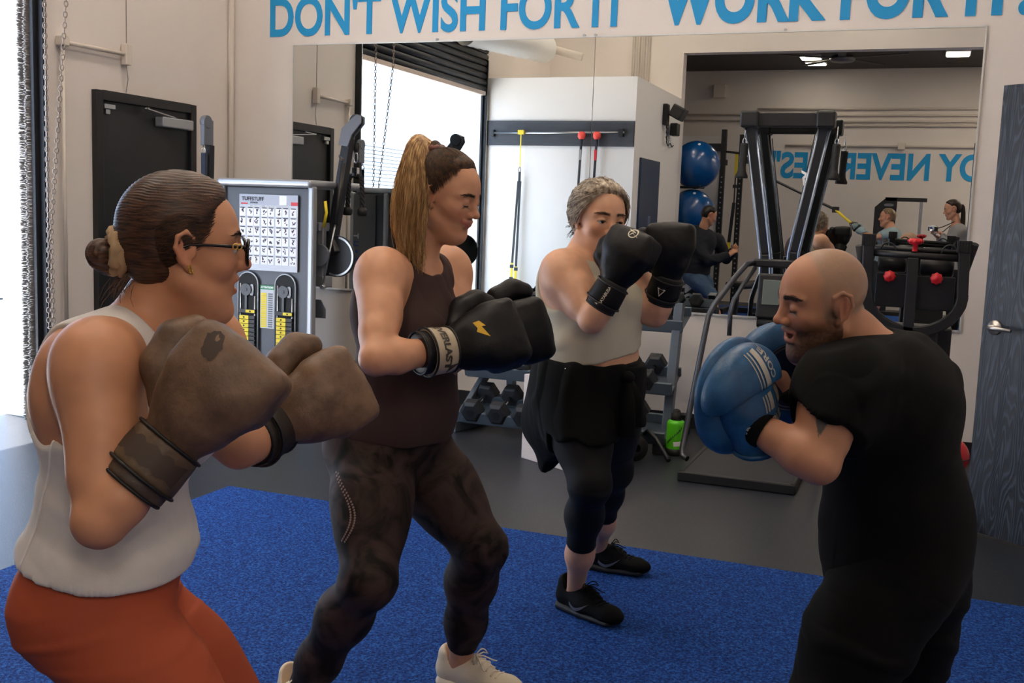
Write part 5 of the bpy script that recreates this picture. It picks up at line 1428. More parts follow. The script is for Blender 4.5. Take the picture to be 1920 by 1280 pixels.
def shoe(parent, name, ankle, toe_dir, s, mats_, org, heel_up=0.0, swoosh=False):
    """running shoe on the floor under the ankle"""
    d = nrm(np.asarray(toe_dir) * V3(1, 1, 0)); l = np.cross(V3(0, 0, 1), d); a = np.asarray(ankle, float)
    R = np.stack([d, l, V3(0, 0, 1)], 1)
    if heel_up:
        R = R @ rot_frame(0, heel_up, 0)
    w = np.array([a[0], a[1], 0.012 if not heel_up else a[2] - 0.092])
    q = lambda x, y, z: V3(x, y, z) * s
    f = Field(q(-0.10, -0.07, -0.01), q(0.23, 0.07, 0.16), 0.0040)
    f.add(etube(q(-0.040, 0, 0.045), q(0.05, 0, 0.045), (0.034 * s, 0.040 * s), (0.041 * s, 0.040 * s), V3(0, 1, 0)), 0.02)
    f.add(etube(q(0.05, 0, 0.042), q(0.150, 0.004, 0.034), (0.041 * s, 0.036 * s), (0.044 * s, 0.026 * s), V3(0, 1, 0)), 0.03)
    f.add(ell(q(0.160, 0.004, 0.032), np.array([0.045, 0.040, 0.026]) * s), 0.02)
    f.add(cone(q(-0.030, 0, 0.06), q(-0.034, 0, 0.092), 0.036 * s, 0.034 * s), 0.02)
    f.add(cone(q(0.02, 0, 0.07), q(0.075, 0, 0.066), 0.034 * s, 0.026 * s), 0.025)
    f.add(cone(q(-0.008, 0, 0.075), q(-0.016, 0, 0.16), 0.030 * s, 0.033 * s), 0.008, 's')
    f.cut(lambda X, Y, Z: -(Z - 0.012 * s), 0.004)
    pos, Q = f.mesh(2); up = mesh_obj(name, pos @ R.T + w, Q, mats_['upper'], parent, None, org)
    f = Field(q(-0.10, -0.07, -0.02), q(0.23, 0.07, 0.05), 0.0040)
    f.add(etube(q(-0.050, 0, 0.014), q(0.05, 0, 0.012), (0.040 * s, 0.020 * s), (0.044 * s, 0.018 * s), V3(0, 1, 0)), 0.01)
    f.add(etube(q(0.05, 0, 0.012), q(0.165, 0.004, 0.014), (0.044 * s, 0.018 * s), (0.046 * s, 0.014 * s), V3(0, 1, 0)), 0.01)
    f.cut(lambda X, Y, Z: -Z, 0.004)
    pos, Q = f.mesh(2); mesh_obj('shoe_sole', pos @ R.T + w, Q, mats_['sole'], up, None, org)
    m = MB(); O = org; bu = bvh_of(up); zv = Vector(R[:, 2])
    def top(x, y, h=0.0018):
        p = Vector(w + R @ q(x, y, 0.18) - O); hit = bu.ray_cast(p, -zv, 0.3 * s)
        return hit[0] + hit[1] * h if hit[0] is not None else p - zv * 0.09
    for i in range(6):
        x = 0.052 + i * 0.015
        m.tube([top(x + (0.006 if y > 0 else 0), y) for y in (-0.022, -0.011, 0.0, 0.011, 0.022)], 0.0026, 6)
    k0 = top(0.050, 0.0, 0.004)
    for sg in (-1, 1):
        m.tube([k0 + Vector(R @ V3(0.003 * i, sg * 0.0075 * i, 0.018 * math.sin(i * 0.45) - 0.0012 * i * i * 0.3)) for i in range(7)] + [k0 + Vector(R @ V3(0.012, sg * 0.030, 0.002)), k0], 0.0020, 6)
        m.tube([k0 + Vector(R @ V3(0.010 * i, sg * 0.0085 * i, 0.004 * math.sin(i) - 0.0035 * i)) for i in range(6)], 0.0020, 6)
    m.build('laces', mats_['lace'], up)
    if swoosh:
        poly = []
        top = [(0.0, 0.010), (0.012, 0.0), (0.03, -0.004), (0.055, 0.004), (0.085, 0.020)]; bot = [(0.055, -0.006), (0.03, -0.017), (0.010, -0.014), (-0.002, -0.002)]
        side = -1
        fr = frame_of(Vector(w + R @ q(0.032, side * 0.03, 0.040) - O), Vector(R @ V3(1, 0, 0)), Vector(R @ V3(0, 0, 1)))
        bv = bvh_of(up)
        N = 10; vs = []; fs = []
        def cur(pts, t):
            i = min(int(t * (len(pts) - 1)), len(pts) - 2); u = t * (len(pts) - 1) - i
            return (pts[i][0] * (1 - u) + pts[i + 1][0] * u, pts[i][1] * (1 - u) + pts[i + 1][1] * u)
        lower = [bot[3], bot[2], bot[1], bot[0], top[4]]; upper = [top[0], top[1], top[2], top[3], top[4]]
        for i in range(N + 1): vs += [cur(lower, i / N), cur(upper, i / N)]
        vs = [(0.062 - vx if False else vx - 0.02, vy) for vx, vy in vs]
        fs = [(2 * i, 2 * i + 2, 2 * i + 3, 2 * i + 1) for i in range(N)]
        drape('side_mark', (vs, fs), fr, mats_['mark'], bv, up, 0.0012)
    return up
# ================================================================== people: posed joints in metres (world)
J_W1 = dict(
    head=(-1.179, 1.477, 1.321),
    neck=(-1.253, 1.453, 1.194),
    chest=(-1.263, 1.418, 1.040),
    waist=(-1.278, 1.412, 0.871),
    pelvis=(-1.297, 1.416, 0.713),
    shR=(-1.201, 1.295, 1.153),
    elR=(-1.123, 1.214, 0.921),
    wrR=(-1.060, 1.291, 1.030),
    handR=(-1.024, 1.311, 1.084),
    shL=(-1.234, 1.606, 1.151),
    elL=(-1.143, 1.584, 0.961),
    wrL=(-1.150, 1.703, 0.976),
    handL=(-1.125, 1.771, 1.013),
    hipR=(-1.276, 1.358, 0.698),
    hipL=(-1.345, 1.518, 0.640),
    knR=(-1.016, 1.408, 0.388),
    knL=(-1.125, 1.638, 0.330),
    anR=(-1.156, 1.388, 0.090),
    anL=(-1.225, 1.668, 0.090),
    toeR=(-0.986, 1.468, 0.030),
    toeL=(-1.055, 1.748, 0.030),
)
J_W2 = dict(
    head=(-1.189, 2.547, 1.438),
    neck=(-1.279, 2.532, 1.259),
    chest=(-1.286, 2.541, 1.104),
    waist=(-1.300, 2.546, 0.927),
    pelvis=(-1.335, 2.556, 0.781),
    shR=(-1.295, 2.394, 1.241),
    elR=(-1.204, 2.209, 1.044),
    wrR=(-1.099, 2.381, 1.056),
    handR=(-1.047, 2.415, 1.080),
    shL=(-1.267, 2.729, 1.242),
    elL=(-1.166, 2.610, 1.019),
    wrL=(-1.093, 2.557, 1.059),
    handL=(-1.042, 2.579, 1.078),
    hipR=(-1.354, 2.479, 0.742),
    hipL=(-1.324, 2.660, 0.716),
    knR=(-1.245, 2.270, 0.475),
    knL=(-1.079, 2.596, 0.489),
    anR=(-1.537, 2.391, 0.032),
    toeR=(-1.365, 2.245, 0.057),
    anL=(-1.189, 2.728, 0.090),
    toeL=(-1.009, 2.717, 0.030),
)
J_W3 = dict(
    head=(-1.013, 3.355, 1.384),
    neck=(-1.062, 3.342, 1.271),
    chest=(-1.040, 3.364, 1.126),
    waist=(-1.024, 3.383, 0.973),
    pelvis=(-1.028, 3.395, 0.826),
    shR=(-1.101, 3.245, 1.224),
    elR=(-0.961, 3.151, 1.077),
    wrR=(-0.902, 3.156, 1.187),
    handR=(-0.885, 3.159, 1.247),
    shL=(-0.971, 3.515, 1.245),
    elL=(-0.827, 3.420, 1.083),
    wrL=(-0.783, 3.388, 1.203),
    handL=(-0.788, 3.371, 1.252),
    hipR=(-1.073, 3.363, 0.799),
    hipL=(-1.006, 3.518, 0.792),
    knR=(-0.961, 3.211, 0.544),
    knL=(-1.009, 3.660, 0.485),
    anR=(-1.068, 3.447, 0.085),
    anL=(-1.127, 3.924, 0.085),
    toeR=(-0.904, 3.372, 0.030),
    toeL=(-1.002, 3.926, 0.030),
)
J_M = dict(
    head=(-0.206, 2.362, 1.234),
    neck=(-0.108, 2.432, 1.139),
    chest=(-0.067, 2.449, 0.984),
    waist=(-0.026, 2.463, 0.804),
    pelvis=(-0.012, 2.490, 0.638),
    shL=(-0.151, 2.234, 1.075),
    elL=(-0.171, 2.142, 0.930),
    wrL=(-0.300, 2.164, 0.985),
    handL=(-0.331, 2.167, 1.015),
    shR=(-0.099, 2.642, 1.065),
    elR=(-0.237, 2.654, 0.905),
    wrR=(-0.294, 2.600, 0.994),
    handR=(-0.320, 2.584, 1.033),
    hipL=(-0.032, 2.383, 0.620),
    hipR=(0.017, 2.569, 0.580),
    knL=(-0.133, 2.257, 0.372),
    knR=(0.023, 2.688, 0.228),
    anL=(-0.033, 2.277, 0.090),
    anR=(0.243, 2.788, 0.090),
    toeL=(-0.213, 2.227, 0.030),
    toeR=(0.063, 2.738, 0.030),
)
G1R = (0.498, 0.382, 0.778)
G1Rt = (-0.772, -0.188, 0.608)
G1L = (0.499, 0.740, 0.452)
G1Lt = (-0.442, -0.225, 0.868)
G2R = (0.678, 0.691, 0.250)
G2Rt = (-0.349, 0.252, 0.903)
G2L = (0.858, 0.427, 0.286)
G2Lt = (-0.229, -0.073, 0.971)
G3R = (0.342, 0.251, 0.905)
G3Rt = (-0.950, 0.242, 0.199)
G3L = (-0.023, 0.014, 1.000)
G3Lt = (-0.987, -0.145, -0.063)
M1n = (-0.862, 0.489, 0.135)
M1u = (-0.328, -0.227, 0.917)
M2n = (0.564, -0.820, -0.096)
M2u = (-0.096, -0.124, 0.988)
M1c = (-0.358, 2.192, 1.039)
M2c = (-0.304, 2.591, 1.037)
# ------------------------------------------------------------------ materials of clothes
M_tankw = mat('white_jersey', '#cfcac6', 0.85, bump=0.12, bscale=500, var=0.03, vscale=40, sheen=0.2)
M_rust = mat('rust_leggings', '#ab5034', 0.7, bump=0.05, bscale=600, spec=0.25)
M_brown = mat('dark_brown_jersey', '#43322f', 0.8, bump=0.08, bscale=500, spec=0.25)
M_sage = mat('sage_jersey', '#c9c3ae', 0.85, bump=0.1, bscale=500)
M_blackc = mat('black_cotton', '#0a0a0a', 0.9, bump=0.08, spec=0.2, bscale=500)
M_blackl = mat('black_leggings', '#08080a', 0.75, bump=0.04, spec=0.3, bscale=600)
M_lace = mat('black_lace', '#0e0e10', 0.8, spec=0.2)

def m_tiedye():
    m = mat('tie_dye_leggings', '#3a2d2a', 0.7, spec=0.2); nt, b = nodes_of(m)
    t = nt.nodes.new('ShaderNodeTexCoord'); n = nt.nodes.new('ShaderNodeTexNoise')
    n.inputs['Scale'].default_value = 9; n.inputs['Detail'].default_value = 6; n.inputs['Distortion'].default_value = 1.6
    nt.links.new(t.outputs['Object'], n.inputs['Vector'])
    r = nt.nodes.new('ShaderNodeValToRGB'); e = r.color_ramp.elements
    e[0].position = 0.38; e[0].color = (*lin('#120d0c'), 1); e[1].position = 0.60; e[1].color = (*lin('#3f302c'), 1)
    nt.links.new(n.outputs[0], r.inputs[0]); nt.links.new(r.outputs[0], b.inputs['Base Color']); return m

def m_leather(name, a, b_, rough=0.5, scale=14, bump=0.12):
    if name in MATS: return MATS[name]
    m = mat(name, a, rough); nt, b = nodes_of(m)
    t = nt.nodes.new('ShaderNodeTexCoord'); n = nt.nodes.new('ShaderNodeTexNoise')
    n.inputs['Scale'].default_value = scale; n.inputs['Detail'].default_value = 7; n.inputs['Roughness'].default_value = 0.65
    nt.links.new(t.outputs['Object'], n.inputs['Vector'])
    r = nt.nodes.new('ShaderNodeValToRGB'); e = r.color_ramp.elements
    e[0].position = 0.34; e[0].color = (*lin(a), 1); e[1].position = 0.66; e[1].color = (*lin(b_), 1)
    nt.links.new(n.outputs[0], r.inputs[0]); nt.links.new(r.outputs[0], b.inputs['Base Color'])
    n2 = nt.nodes.new('ShaderNodeTexVoronoi'); n2.inputs['Scale'].default_value = 260; nt.links.new(t.outputs['Object'], n2.inputs['Vector'])
    bp = nt.nodes.new('ShaderNodeBump'); bp.inputs['Strength'].default_value = bump; bp.inputs['Distance'].default_value = 0.002
    nt.links.new(n2.outputs['Distance'], bp.inputs['Height']); nt.links.new(bp.outputs[0], b.inputs['Normal']); return m

M_tan = m_leather('worn_brown_leather', '#4e3a2a', '#7c604a')
M_tand = m_leather('worn_dark_leather', '#3a2e26', '#5e4a3a')
M_tdark = m_leather('dark_strap_leather', '#191310', '#2c211a', 0.55)
M_bleather = m_leather('black_leather', '#08080a', '#0e0e10', 0.45)
nodes_of(M_bleather)[1].inputs['Specular IOR Level'].default_value = 0.28
M_trim = mat('black_piping', '#0c0c0d', 0.5)

def cut_neck(P, f, drop=0.05, wide=0.075, front=0.02, deep=0.06):
    """neckline: takes away cloth round the neck"""
    j = P['j']; c = j['neck'] + P['fwd'] * front + P['up'] * 0.012
    f.add(ell(c, (deep, wide, drop), np.stack([P['fwd'], P['left'], P['up']], 1)), 0.006, 's')
    f.cut(plane_cut(j['neck'] + P['up'] * 0.035, P['up']), 0.004)

def cut_arms(P, f, r=0.075, inn=0.02, drop=0.05, back=0.0):
    """armholes of a sleeveless top"""
    j = P['j']
    for S_ in 'LR':
        sh = j['sh' + S_] - P['fwd'] * back; out = P['left'] * (1 if S_ == 'L' else -1)
        f.add(etube(sh + out * inn + P['up'] * 0.02, sh + out * inn - P['up'] * drop, (r, r * 0.95), (r, r * 0.9), P['fwd']), 0.006, 's')
        f.add(etube(sh + out * (inn + 0.05) + P['up'] * 0.05, sh + out * (inn + 0.06) - P['up'] * drop, (r * 1.3, r * 1.2), (r * 1.2, r), P['fwd']), 0.004, 's')

def leggings(P, name, m, hemL, hemR, waist_t=0.6, disp=None, t=0.0048):
    j = P['j']; f = P['T'].copy(); f.union(P['L'], 0.045); f.offset(t)
    wp = lerp(j['pelvis'], j['waist'], waist_t)
    f.cut(plane_cut(wp, P['pup']), 0.003)
    for S_, hm in (('L', hemL), ('R', hemR)):
        kn, an = j['kn' + S_], j['an' + S_]; d = nrm(an - kn); p = lerp(kn, an, hm)
        u = nrm(np.cross(d, V3(0, 1, 0.1))); w = np.cross(d, u)
        f.add(rbox(p + d * 0.25, (0.25, 0.13, 0.13), 0.002, np.stack([d, u, w], 1)), 0.003, 's')
        if hm > 0.3: f.add(cone(an - V3(0, 0, 0.05), lerp(an, j['toe' + S_], 1.2), 0.085, 0.08), 0.002, 's')
    return cloth(P, name, f, m, disp)

SH_BLK = dict(upper=mat('black_knit', '#0b0b0d', 0.8, spec=0.15, bump=0.3, bscale=350), sole=mat('grey_sole', '#26282d', 0.5, spec=0.3), lace=M_lace, mark=mat('dark_gloss_mark', '#6a6d74', 0.3))
SH_CRM = dict(upper=mat('cream_knit', '#ded2bb', 0.8, bump=0.25, bscale=350), sole=mat('cream_sole', '#e6dccb', 0.6), lace=mat('cream_lace', '#e9dfcb', 0.8), mark=mat('taupe_mark', '#b8a68e', 0.6))

# ================================================================== woman in white tank and rust leggings (nearest, left)
def woman_white():
    B = dict(pelvis=(0.142, 0.104), waist=(0.126, 0.096), chest=(0.140, 0.104), bust=0.062, arm=0.052, thigh=0.092, calf=0.058, hs=1.0, neck=0.048, glute=0.96, belly=0.064, bustdrop=0.03)
    J = dict(J_W1); J['headrot'] = (math.radians(46), math.radians(2), math.radians(2))
    P = build_person('person', 'woman in white tank top and rust leggings with worn brown boxing gloves', J, B)
    j = P['j']; H = P['H']; root = P['root']; org = P['org']
    face = dict(skin='#c48c6a', mouth=0.55, lip='#b0655a', brow='#2c1b12', iris='brown', lid=0.35, fat=0.002)
    body = finish_body(P, face)
    # tank top
    f = P['T'].copy(); f.offset(0.0065)
    f.add(ell(lerp(j['pelvis'], j['waist'], 0.55), (0.124, 0.148, 0.07), np.stack([P['pf'], P['pleft'], P['pup']], 1)), 0.05)
    cut_neck(P, f, 0.085, 0.066, 0.045, 0.07); cut_arms(P, f, 0.080, 0.020, 0.080, 0.012)
    for S_ in 'LR': f.add(ell(j['sh' + S_] - P['fwd'] * 0.095 + P['left'] * (0.02 if S_ == 'L' else -0.02) - P['up'] * 0.045, (0.075, 0.088, 0.115), np.stack([P['fwd'], P['left'], P['up']], 1)), 0.006, 's')
    hem = lerp(j['pelvis'], j['waist'], 0.46)
    f.cut(plane_cut(hem, -(P['pup'] + P['pf'] * 0.05)), 0.004)
    tank = cloth(P, 'tank_top', f, M_tankw, lambda p, n: folds(0.006, P['up'] + P['fwd'] * 0.3, 60, 5, 0.2)(p, n) * np.clip((j['chest'][2] - p[:, 2]) / 0.12, 0, 1))
    leggings(P, 'leggings', M_rust, 0.92, 0.92, 0.75, lambda p, n: folds(0.0045, P['pup'] - P['pf'] * 0.45, 110, 4, 0.3)(p, n) * np.exp(-((p[:, 2] - 0.66) / 0.06) ** 2))
    for S_ in 'LR': shoe(root, 'training_shoe', j['an' + S_], j['toe' + S_] - j['an' + S_], 1.0, SH_CRM, org)
    gm = dict(shell=M_tan, cuff=M_tand, strap=m_leather('brown_strap', '#3f2f20', '#63503a', 0.5, 20), trim=M_trim)
    g, stp, R, w, Rc = glove(root, 'boxing_glove', 'worn brown leather glove, nearest the viewer', j['wrR'], G1R, G1Rt, gm, 0.98, org, elbow=j['elR'], seed=1)
    bv = bvh_of(g); sb = bvh_of(stp)
    dark = mat('worn_mark', '#3b2c22', 0.6)
    def side_frame(lx, ly, sgn, ang=0.0, R=R):
        x = R[:, 0] * math.cos(ang) + R[:, 1] * math.sin(ang); y = -R[:, 0] * math.sin(ang) + R[:, 1] * math.cos(ang)
        o = w + R @ V3(lx, ly, sgn * 0.06) - org
        fr = Matrix((Vector(x), Vector(y) * sgn, Vector(R[:, 2]) * sgn)).transposed().to_4x4(); fr.translation = Vector(o); return fr
    sg = 1 if (R[:, 2] @ (V3(0, 0, 1.4) - w)) > 0 else -1
    rr = random.Random(4)
    vs = [(0.026 * math.cos(t) * (0.75 + 0.25 * rr.random()), 0.017 * math.sin(t) * (0.75 + 0.25 * rr.random())) for t in [2 * PI * i / 22 for i in range(22)]]
    drape('rubbed_mark', ([(0, 0)] + vs, [(0, 1 + i, 1 + (i + 1) % 22) for i in range(22)]), side_frame(0.165, 0.030, sg, 0.5), dark, bv, g, 0.0012)
    vs = []; N = 14
    for i in range(N + 1):
        u = -0.052 + 0.104 * i / N; wv = 0.012 + 0.008 * abs(math.cos(i * 0.9)); vs += [(-wv * 0.9, u), (wv, u)]
    drape('strap_mark', (vs, [(2 * i, 2 * i + 1, 2 * i + 3, 2 * i + 2) for i in range(N)]), side_frame(-0.03, 0, sg, 0.0, Rc), dark, sb, stp, 0.0012)
    g2, stp2, R2, w2, Rc2 = glove(root, 'boxing_glove', 'worn brown leather glove, on the far hand', j['wrL'], G1L, G1Lt, dict(gm, strap=M_tdark, cuff=M_tdark), 0.98, org, elbow=j['elL'], seed=5)
    # hair: combed back to a low bun
    hm = m_hair('brown_hair', '#26160e', '#573824', 0.4, (25, 25, 160))
    def line(x, y, z):
        fr = (x - 0.066) + (z - 0.085) * -0.55 + np.maximum(y - 0.02, 0) * 0.35
        temple = x * 0.95 - 0.045 - (z - 0.02) * 0.55
        nape = -(z + 0.066) - np.maximum(-x - 0.03, 0) * 0.5
        ear = np.where(z < 0.012, x + 0.022 - (0.012 - z) * 0.25, -1)
        return np.maximum(np.maximum(fr, temple), np.maximum(nape, ear))
    f = hair_cap(P, line, 0.011)
    cap = cloth(P, 'hair', f, hm, lambda p, n: 0.0005 * np.sin(H.loc(p)[:, 2] * 1400 + vnoise(p, 40) * 8))
    bun = (-0.122, 0.0, -0.014)
    rr = random.Random(8); st = []
    for i in range(1100):
        a = rr.uniform(-1, 1); y = a * 0.072; z = 0.103 - abs(a) ** 1.6 * 0.095 + rr.gauss(0, 0.004); x = 0.046 - abs(a) ** 2 * 0.036 + rr.gauss(0, 0.004)
        st.append((x, y, z))
    for i in range(400):
        a = rr.uniform(0, 1); sgn = rr.choice((-1, 1)); st.append((-0.005 - a * 0.05, sgn * (0.070 - a * 0.01), -0.01 - a * 0.05))
    strands('hair_strands', H, comb(H, st, (-0.115, 0, -0.012), 0.0085, 0.008, 12, 3), 0.0008, hm, cap, org, n=3)
    f = Field(H.p(*bun) - 0.07, H.p(*bun) + 0.07, 0.003)
    f.add(H.e((-0.130, 0, -0.018), (0.025, 0.029, 0.026)), 0.01); f.add(H.e((-0.114, 0, -0.035), (0.020, 0.025, 0.018)), 0.01)
    pos, Q = f.mesh(2); n = vnormals(pos, Q); lc = H.loc(pos)
    pos = pos + n * (0.0018 * np.sin(np.arctan2(lc[:, 2] + 0.018, lc[:, 0] + 0.138) * 3 + lc[:, 1] * 500))[:, None]
    mesh_obj('hair_bun', pos, Q, hm, cap, None, org)
    m = MB()
    for k in range(2):
        ring = []
        for i in range(26):
            t = 2 * PI * i / 26; rr_ = 0.028 + 0.003 * math.sin(i * 2.3)
            ring.append(Vector(H.p(-0.101 - 0.010 * k + 0.002 * math.sin(i * 1.7), rr_ * 1.05 * math.cos(t), -0.014 + rr_ * 1.1 * math.sin(t)) - org))
        m.tube(ring, [0.0105 + 0.0025 * math.sin(i * 2.1 + k) for i in range(26)], 8, closed=True)
    m.build('scrunchie', mat('tan_scrunchie', '#a98e6c', 0.8, bump=0.2, bscale=200), cap)
    # loose hairs at the nape
    paths = []
    for i in range(40):
        y = rr.uniform(-0.03, 0.03); p0 = V3(-0.085 + rr.gauss(0, 0.008), y, -0.045 + rr.gauss(0, 0.01)); d = V3(-0.010 + rr.gauss(0, 0.012), rr.gauss(0, 0.008), -0.030 - rr.random() * 0.025)
        paths.append([H.p(*(p0 + d * t + V3(-0.012 * math.sin(t * 2.2), 0, 0))) for t in (0, 0.3, 0.6, 1.0)])
    strands('loose_hairs', H, paths, 0.0006, mat('loose_brown', '#5d3f2a', 0.5), cap, org)
    # glasses
    gmat = mat('black_acetate', '#0e0b0a', 0.18)
    m = MB(); Lp = lambda x, y, z: Vector(H.p(x, y, z) - org)
    for y0 in (1, -1):
        ring = [Lp(0.104 - 0.006 * abs(math.cos(t)) ** 2 * 0 - 0.009 * (0.031 * 0 + (y0 * 0.033 + 0.024 * math.cos(t)) ** 2 / 0.0033) * 0.9, y0 * 0.033 + 0.0255 * math.copysign(abs(math.cos(t)) ** 0.75, math.cos(t)), 0.000 + 0.0215 * math.copysign(abs(math.sin(t)) ** 0.75, math.sin(t))) for t in [2 * PI * i / 28 for i in range(28)]]
        m.tube(ring, 0.0026, 8, closed=True)
    m.tube([Lp(0.1045, 0.009, 0.004), Lp(0.108, 0, 0.006), Lp(0.1045, -0.009, 0.004)], 0.0022, 8)
    fr = m.build('glasses', gmat, root)
    for y0 in (1, -1):
        m = MB(); m.tube([Lp(0.091, y0 * 0.060, 0.010), Lp(0.088, y0 * 0.070, 0.011), Lp(0.05, y0 * 0.0765, 0.012), Lp(0.0, y0 * 0.0795, 0.012), Lp(-0.018, y0 * 0.0815, 0.004), Lp(-0.026, y0 * 0.082, -0.012)], [0.0034, 0.0034, 0.0026, 0.0022, 0.002, 0.002], 8); m.build('temple_arm', gmat, fr)
        m = MB(); m.tube([Lp(0.079 + 0.004 * math.cos(t), y0 * 0.0755, 0.0115 + 0.0045 * math.sin(t)) for t in [2 * PI * i / 14 for i in range(14)]], 0.0013, 6, closed=True); m.tube([Lp(0.072 + 0.004 * math.cos(t), y0 * 0.0760, 0.0115 + 0.0045 * math.sin(t)) for t in [2 * PI * i / 14 for i in range(14)]], 0.0013, 6, closed=True); m.build('gold_ornament', mat('gold', '#c9a35c', 0.3, 1.0), fr)
    m = MB()
    for i in range(5):
        for k in range(2): m.sphere(Lp(-0.003 + 0.004 * k + 0.001 * i, -0.080, -0.023 - 0.003 * i), 0.0022, 8, 6)
    m.build('earring', mat('gold', '#c9a35c', 0.3, 1.0), root)
    bt_ = bvh_of(tank); pts = []
    for i in range(26):
        t = i / 25; o = lerp(j['chest'] - P['up'] * 0.02, hem, t) - P['fwd'] * (0.015 + 0.045 * t) - P['left'] * 0.5 - org
        hit = bt_.ray_cast(Vector(o), Vector(P['left']), 0.6)
        if hit[0] is not None: pts.append(hit[0] + hit[1] * 0.0008)
    m = MB(); m.tube(pts, 0.0022, 6); m.build('side_seam', mat('seam_white', '#e2dedb', 0.8), tank)
    return P

# ================================================================== woman in brown top (middle)
def woman_brown():
    B = dict(pelvis=(0.168, 0.128), waist=(0.142, 0.115), chest=(0.150, 0.112), bust=0.062, arm=0.052, thigh=0.092, calf=0.061, hs=0.93, neck=0.046, glute=1.15, belly=0.07)
    J = dict(J_W2); J['headrot'] = (math.radians(-3), math.radians(17), math.radians(4))
    P = build_person('person', 'woman with high blonde ponytail in brown top and tie-dye leggings, punching', J, B)
    j = P['j']; H = P['H']; root = P['root']; org = P['org']
    face = dict(skin='#d09a78', mouth=0.0, smile=1.5, lip='#a8544c', brow='#3a2416', iris='brown', lid=1.0, fat=0.001, lash=0.9, look=(0.9, 0, -0.4))
    finish_body(P, face)
    f = P['T'].copy(); f.offset(0.0065)
    f.add(ell(lerp(j['pelvis'], j['waist'], 0.45), (0.135, 0.165, 0.10), np.stack([P['pf'], P['pleft'], P['pup']], 1)), 0.05)
    cut_neck(P, f, 0.050, 0.074, 0.035, 0.066); cut_arms(P, f, 0.068, 0.014, 0.05)
    f.cut(plane_cut(lerp(j['pelvis'], j['waist'], 0.12), -(P['pup'] - P['pf'] * 0.12)), 0.004)
    cloth(P, 'sleeveless_top', f, M_brown, lambda p, n: folds(0.007, P['left'] * 0.9 + P['up'] * 0.35, 55, 4, 0.1)(p, n))
    leggings(P, 'leggings', m_tiedye(), 0.86, 0.86, 0.5, lambda p, n: folds(0.003, V3(0, 0, 1), 130, 4, 0.3)(p, n) * np.exp(-((p[:, 2] - j['knL'][2]) / 0.06) ** 2))
    sh = shoe(root, 'training_shoe', j['anL'], j['toeL'] - j['anL'], 1.0, SH_CRM, org)
    shoe(root, 'training_shoe', j['anR'], j['toeR'] - j['anR'], 1.0, SH_CRM, org)
    tk = mat('grey_trim', '#77726c', 0.6)
    gm = dict(shell=M_bleather, cuff=M_bleather, strap=mat('beige_strap', '#b3a58e', 0.7, bump=0.1, bscale=200), trim=M_trim)
    g, stp, R, w, Rc = glove(root, 'boxing_glove', 'black glove with beige wrist strap, on the near hand', j['wrR'], G2R, G2Rt, gm, 1.0, org, elbow=j['elR'], seed=2)
    sg = 1 if (R[:, 2] @ (V3(0, 0, 1.4) - w)) > 0 else -1
    def side_frame(lx, ly, ang=0.0, R=R):
        x = R[:, 0] * math.cos(ang) + R[:, 1] * math.sin(ang); y = -R[:, 0] * math.sin(ang) + R[:, 1] * math.cos(ang)
        fr = Matrix((Vector(x), Vector(y) * sg, Vector(R[:, 2]) * sg)).transposed().to_4x4(); fr.translation = Vector(w + R @ V3(lx, ly, sg * 0.07) - org); return fr
    text_mesh('strap_lettering', 'EVERLAST', 0.026, side_frame(-0.032, 0.0, -PI / 2 if sg > 0 else PI / 2, Rc), mat('strap_print', '#3b352e', 0.6), stp, target=bvh_of(stp), off=0.0012, bold=0.0012, cuts=1)
    bolt = [(-0.010, 0.022), (0.006, 0.022), (0.016, 0.004), (0.006, 0.006), (0.018, -0.026), (-0.010, -0.004), (-0.002, -0.004)]
    drape('bolt_mark', (bolt, [(0, 1, 5, 6), (1, 2, 3), (1, 3, 5), (3, 4, 5)]), side_frame(0.075, 0.010, 0.0), mat('yellow_print', '#d8ac1c', 0.5), bvh_of(g), g, 0.0014, False)
    gm2 = dict(gm); gm2['strap'] = M_bleather
    glove(root, 'boxing_glove', 'black glove on the far hand', j['wrL'], G2L, G2Lt, gm2, 0.98, org, elbow=j['elL'], seed=9)
    # hair
    hd = m_hair('dark_roots', '#2a1a10', '#5f4126', 0.6, (60, 60, 60)); hb = m_hair('blonde_lengths', '#8a6238', '#e0ba84', 0.42, (70, 70, 5))
    def line(x, y, z):
        fr = (x - 0.052) + (z - 0.086) * -0.55 + np.maximum(y - 0.02, 0) * 0.45
        temple = x * 0.95 - 0.030 - (z - 0.02) * 0.5
        nape = -(z + 0.068) - np.maximum(-x - 0.03, 0) * 0.5
        ear = np.where(z < 0.014, x + 0.020 - (0.014 - z) * 0.25, -1)
        return np.maximum(np.maximum(fr, temple), np.maximum(nape, ear))
    cap = cloth(P, 'hair', hair_cap(P, line, 0.009, extra=(H.k((-0.045, 0, 0.085), (-0.076, 0, 0.122), 0.040, 0.016),)), hd)
    rr = random.Random(21); st = []
    for i in range(1000):
        a = rr.uniform(-1, 1); st.append((0.036 - abs(a) ** 2 * 0.038 + rr.gauss(0, 0.003), a * 0.070, 0.106 - abs(a) ** 1.6 * 0.094 + rr.gauss(0, 0.004)))
    for i in range(500):
        a = rr.uniform(0, 1); sgn = rr.choice((-1, 1)); st.append((-0.005 - a * 0.075, sgn * (0.070 - a * 0.045), -0.005 - a * 0.055))
    tie = (-0.078, 0, 0.118)
    strands('hair_strands', H, comb(H, st, (-0.072, 0, 0.116), 0.0135, 0.006, 12, 5), 0.0008, hd, cap, org, n=3)
    # ponytail falling behind the near shoulder (world space curve)
    t0 = H.p(*tie); gdown = V3(0, 0, -1); bk = -H.R[:, 0] * V3(1, 1, 0.0); bk = nrm(bk)
    paths = []; side = nrm(np.cross(bk, gdown))
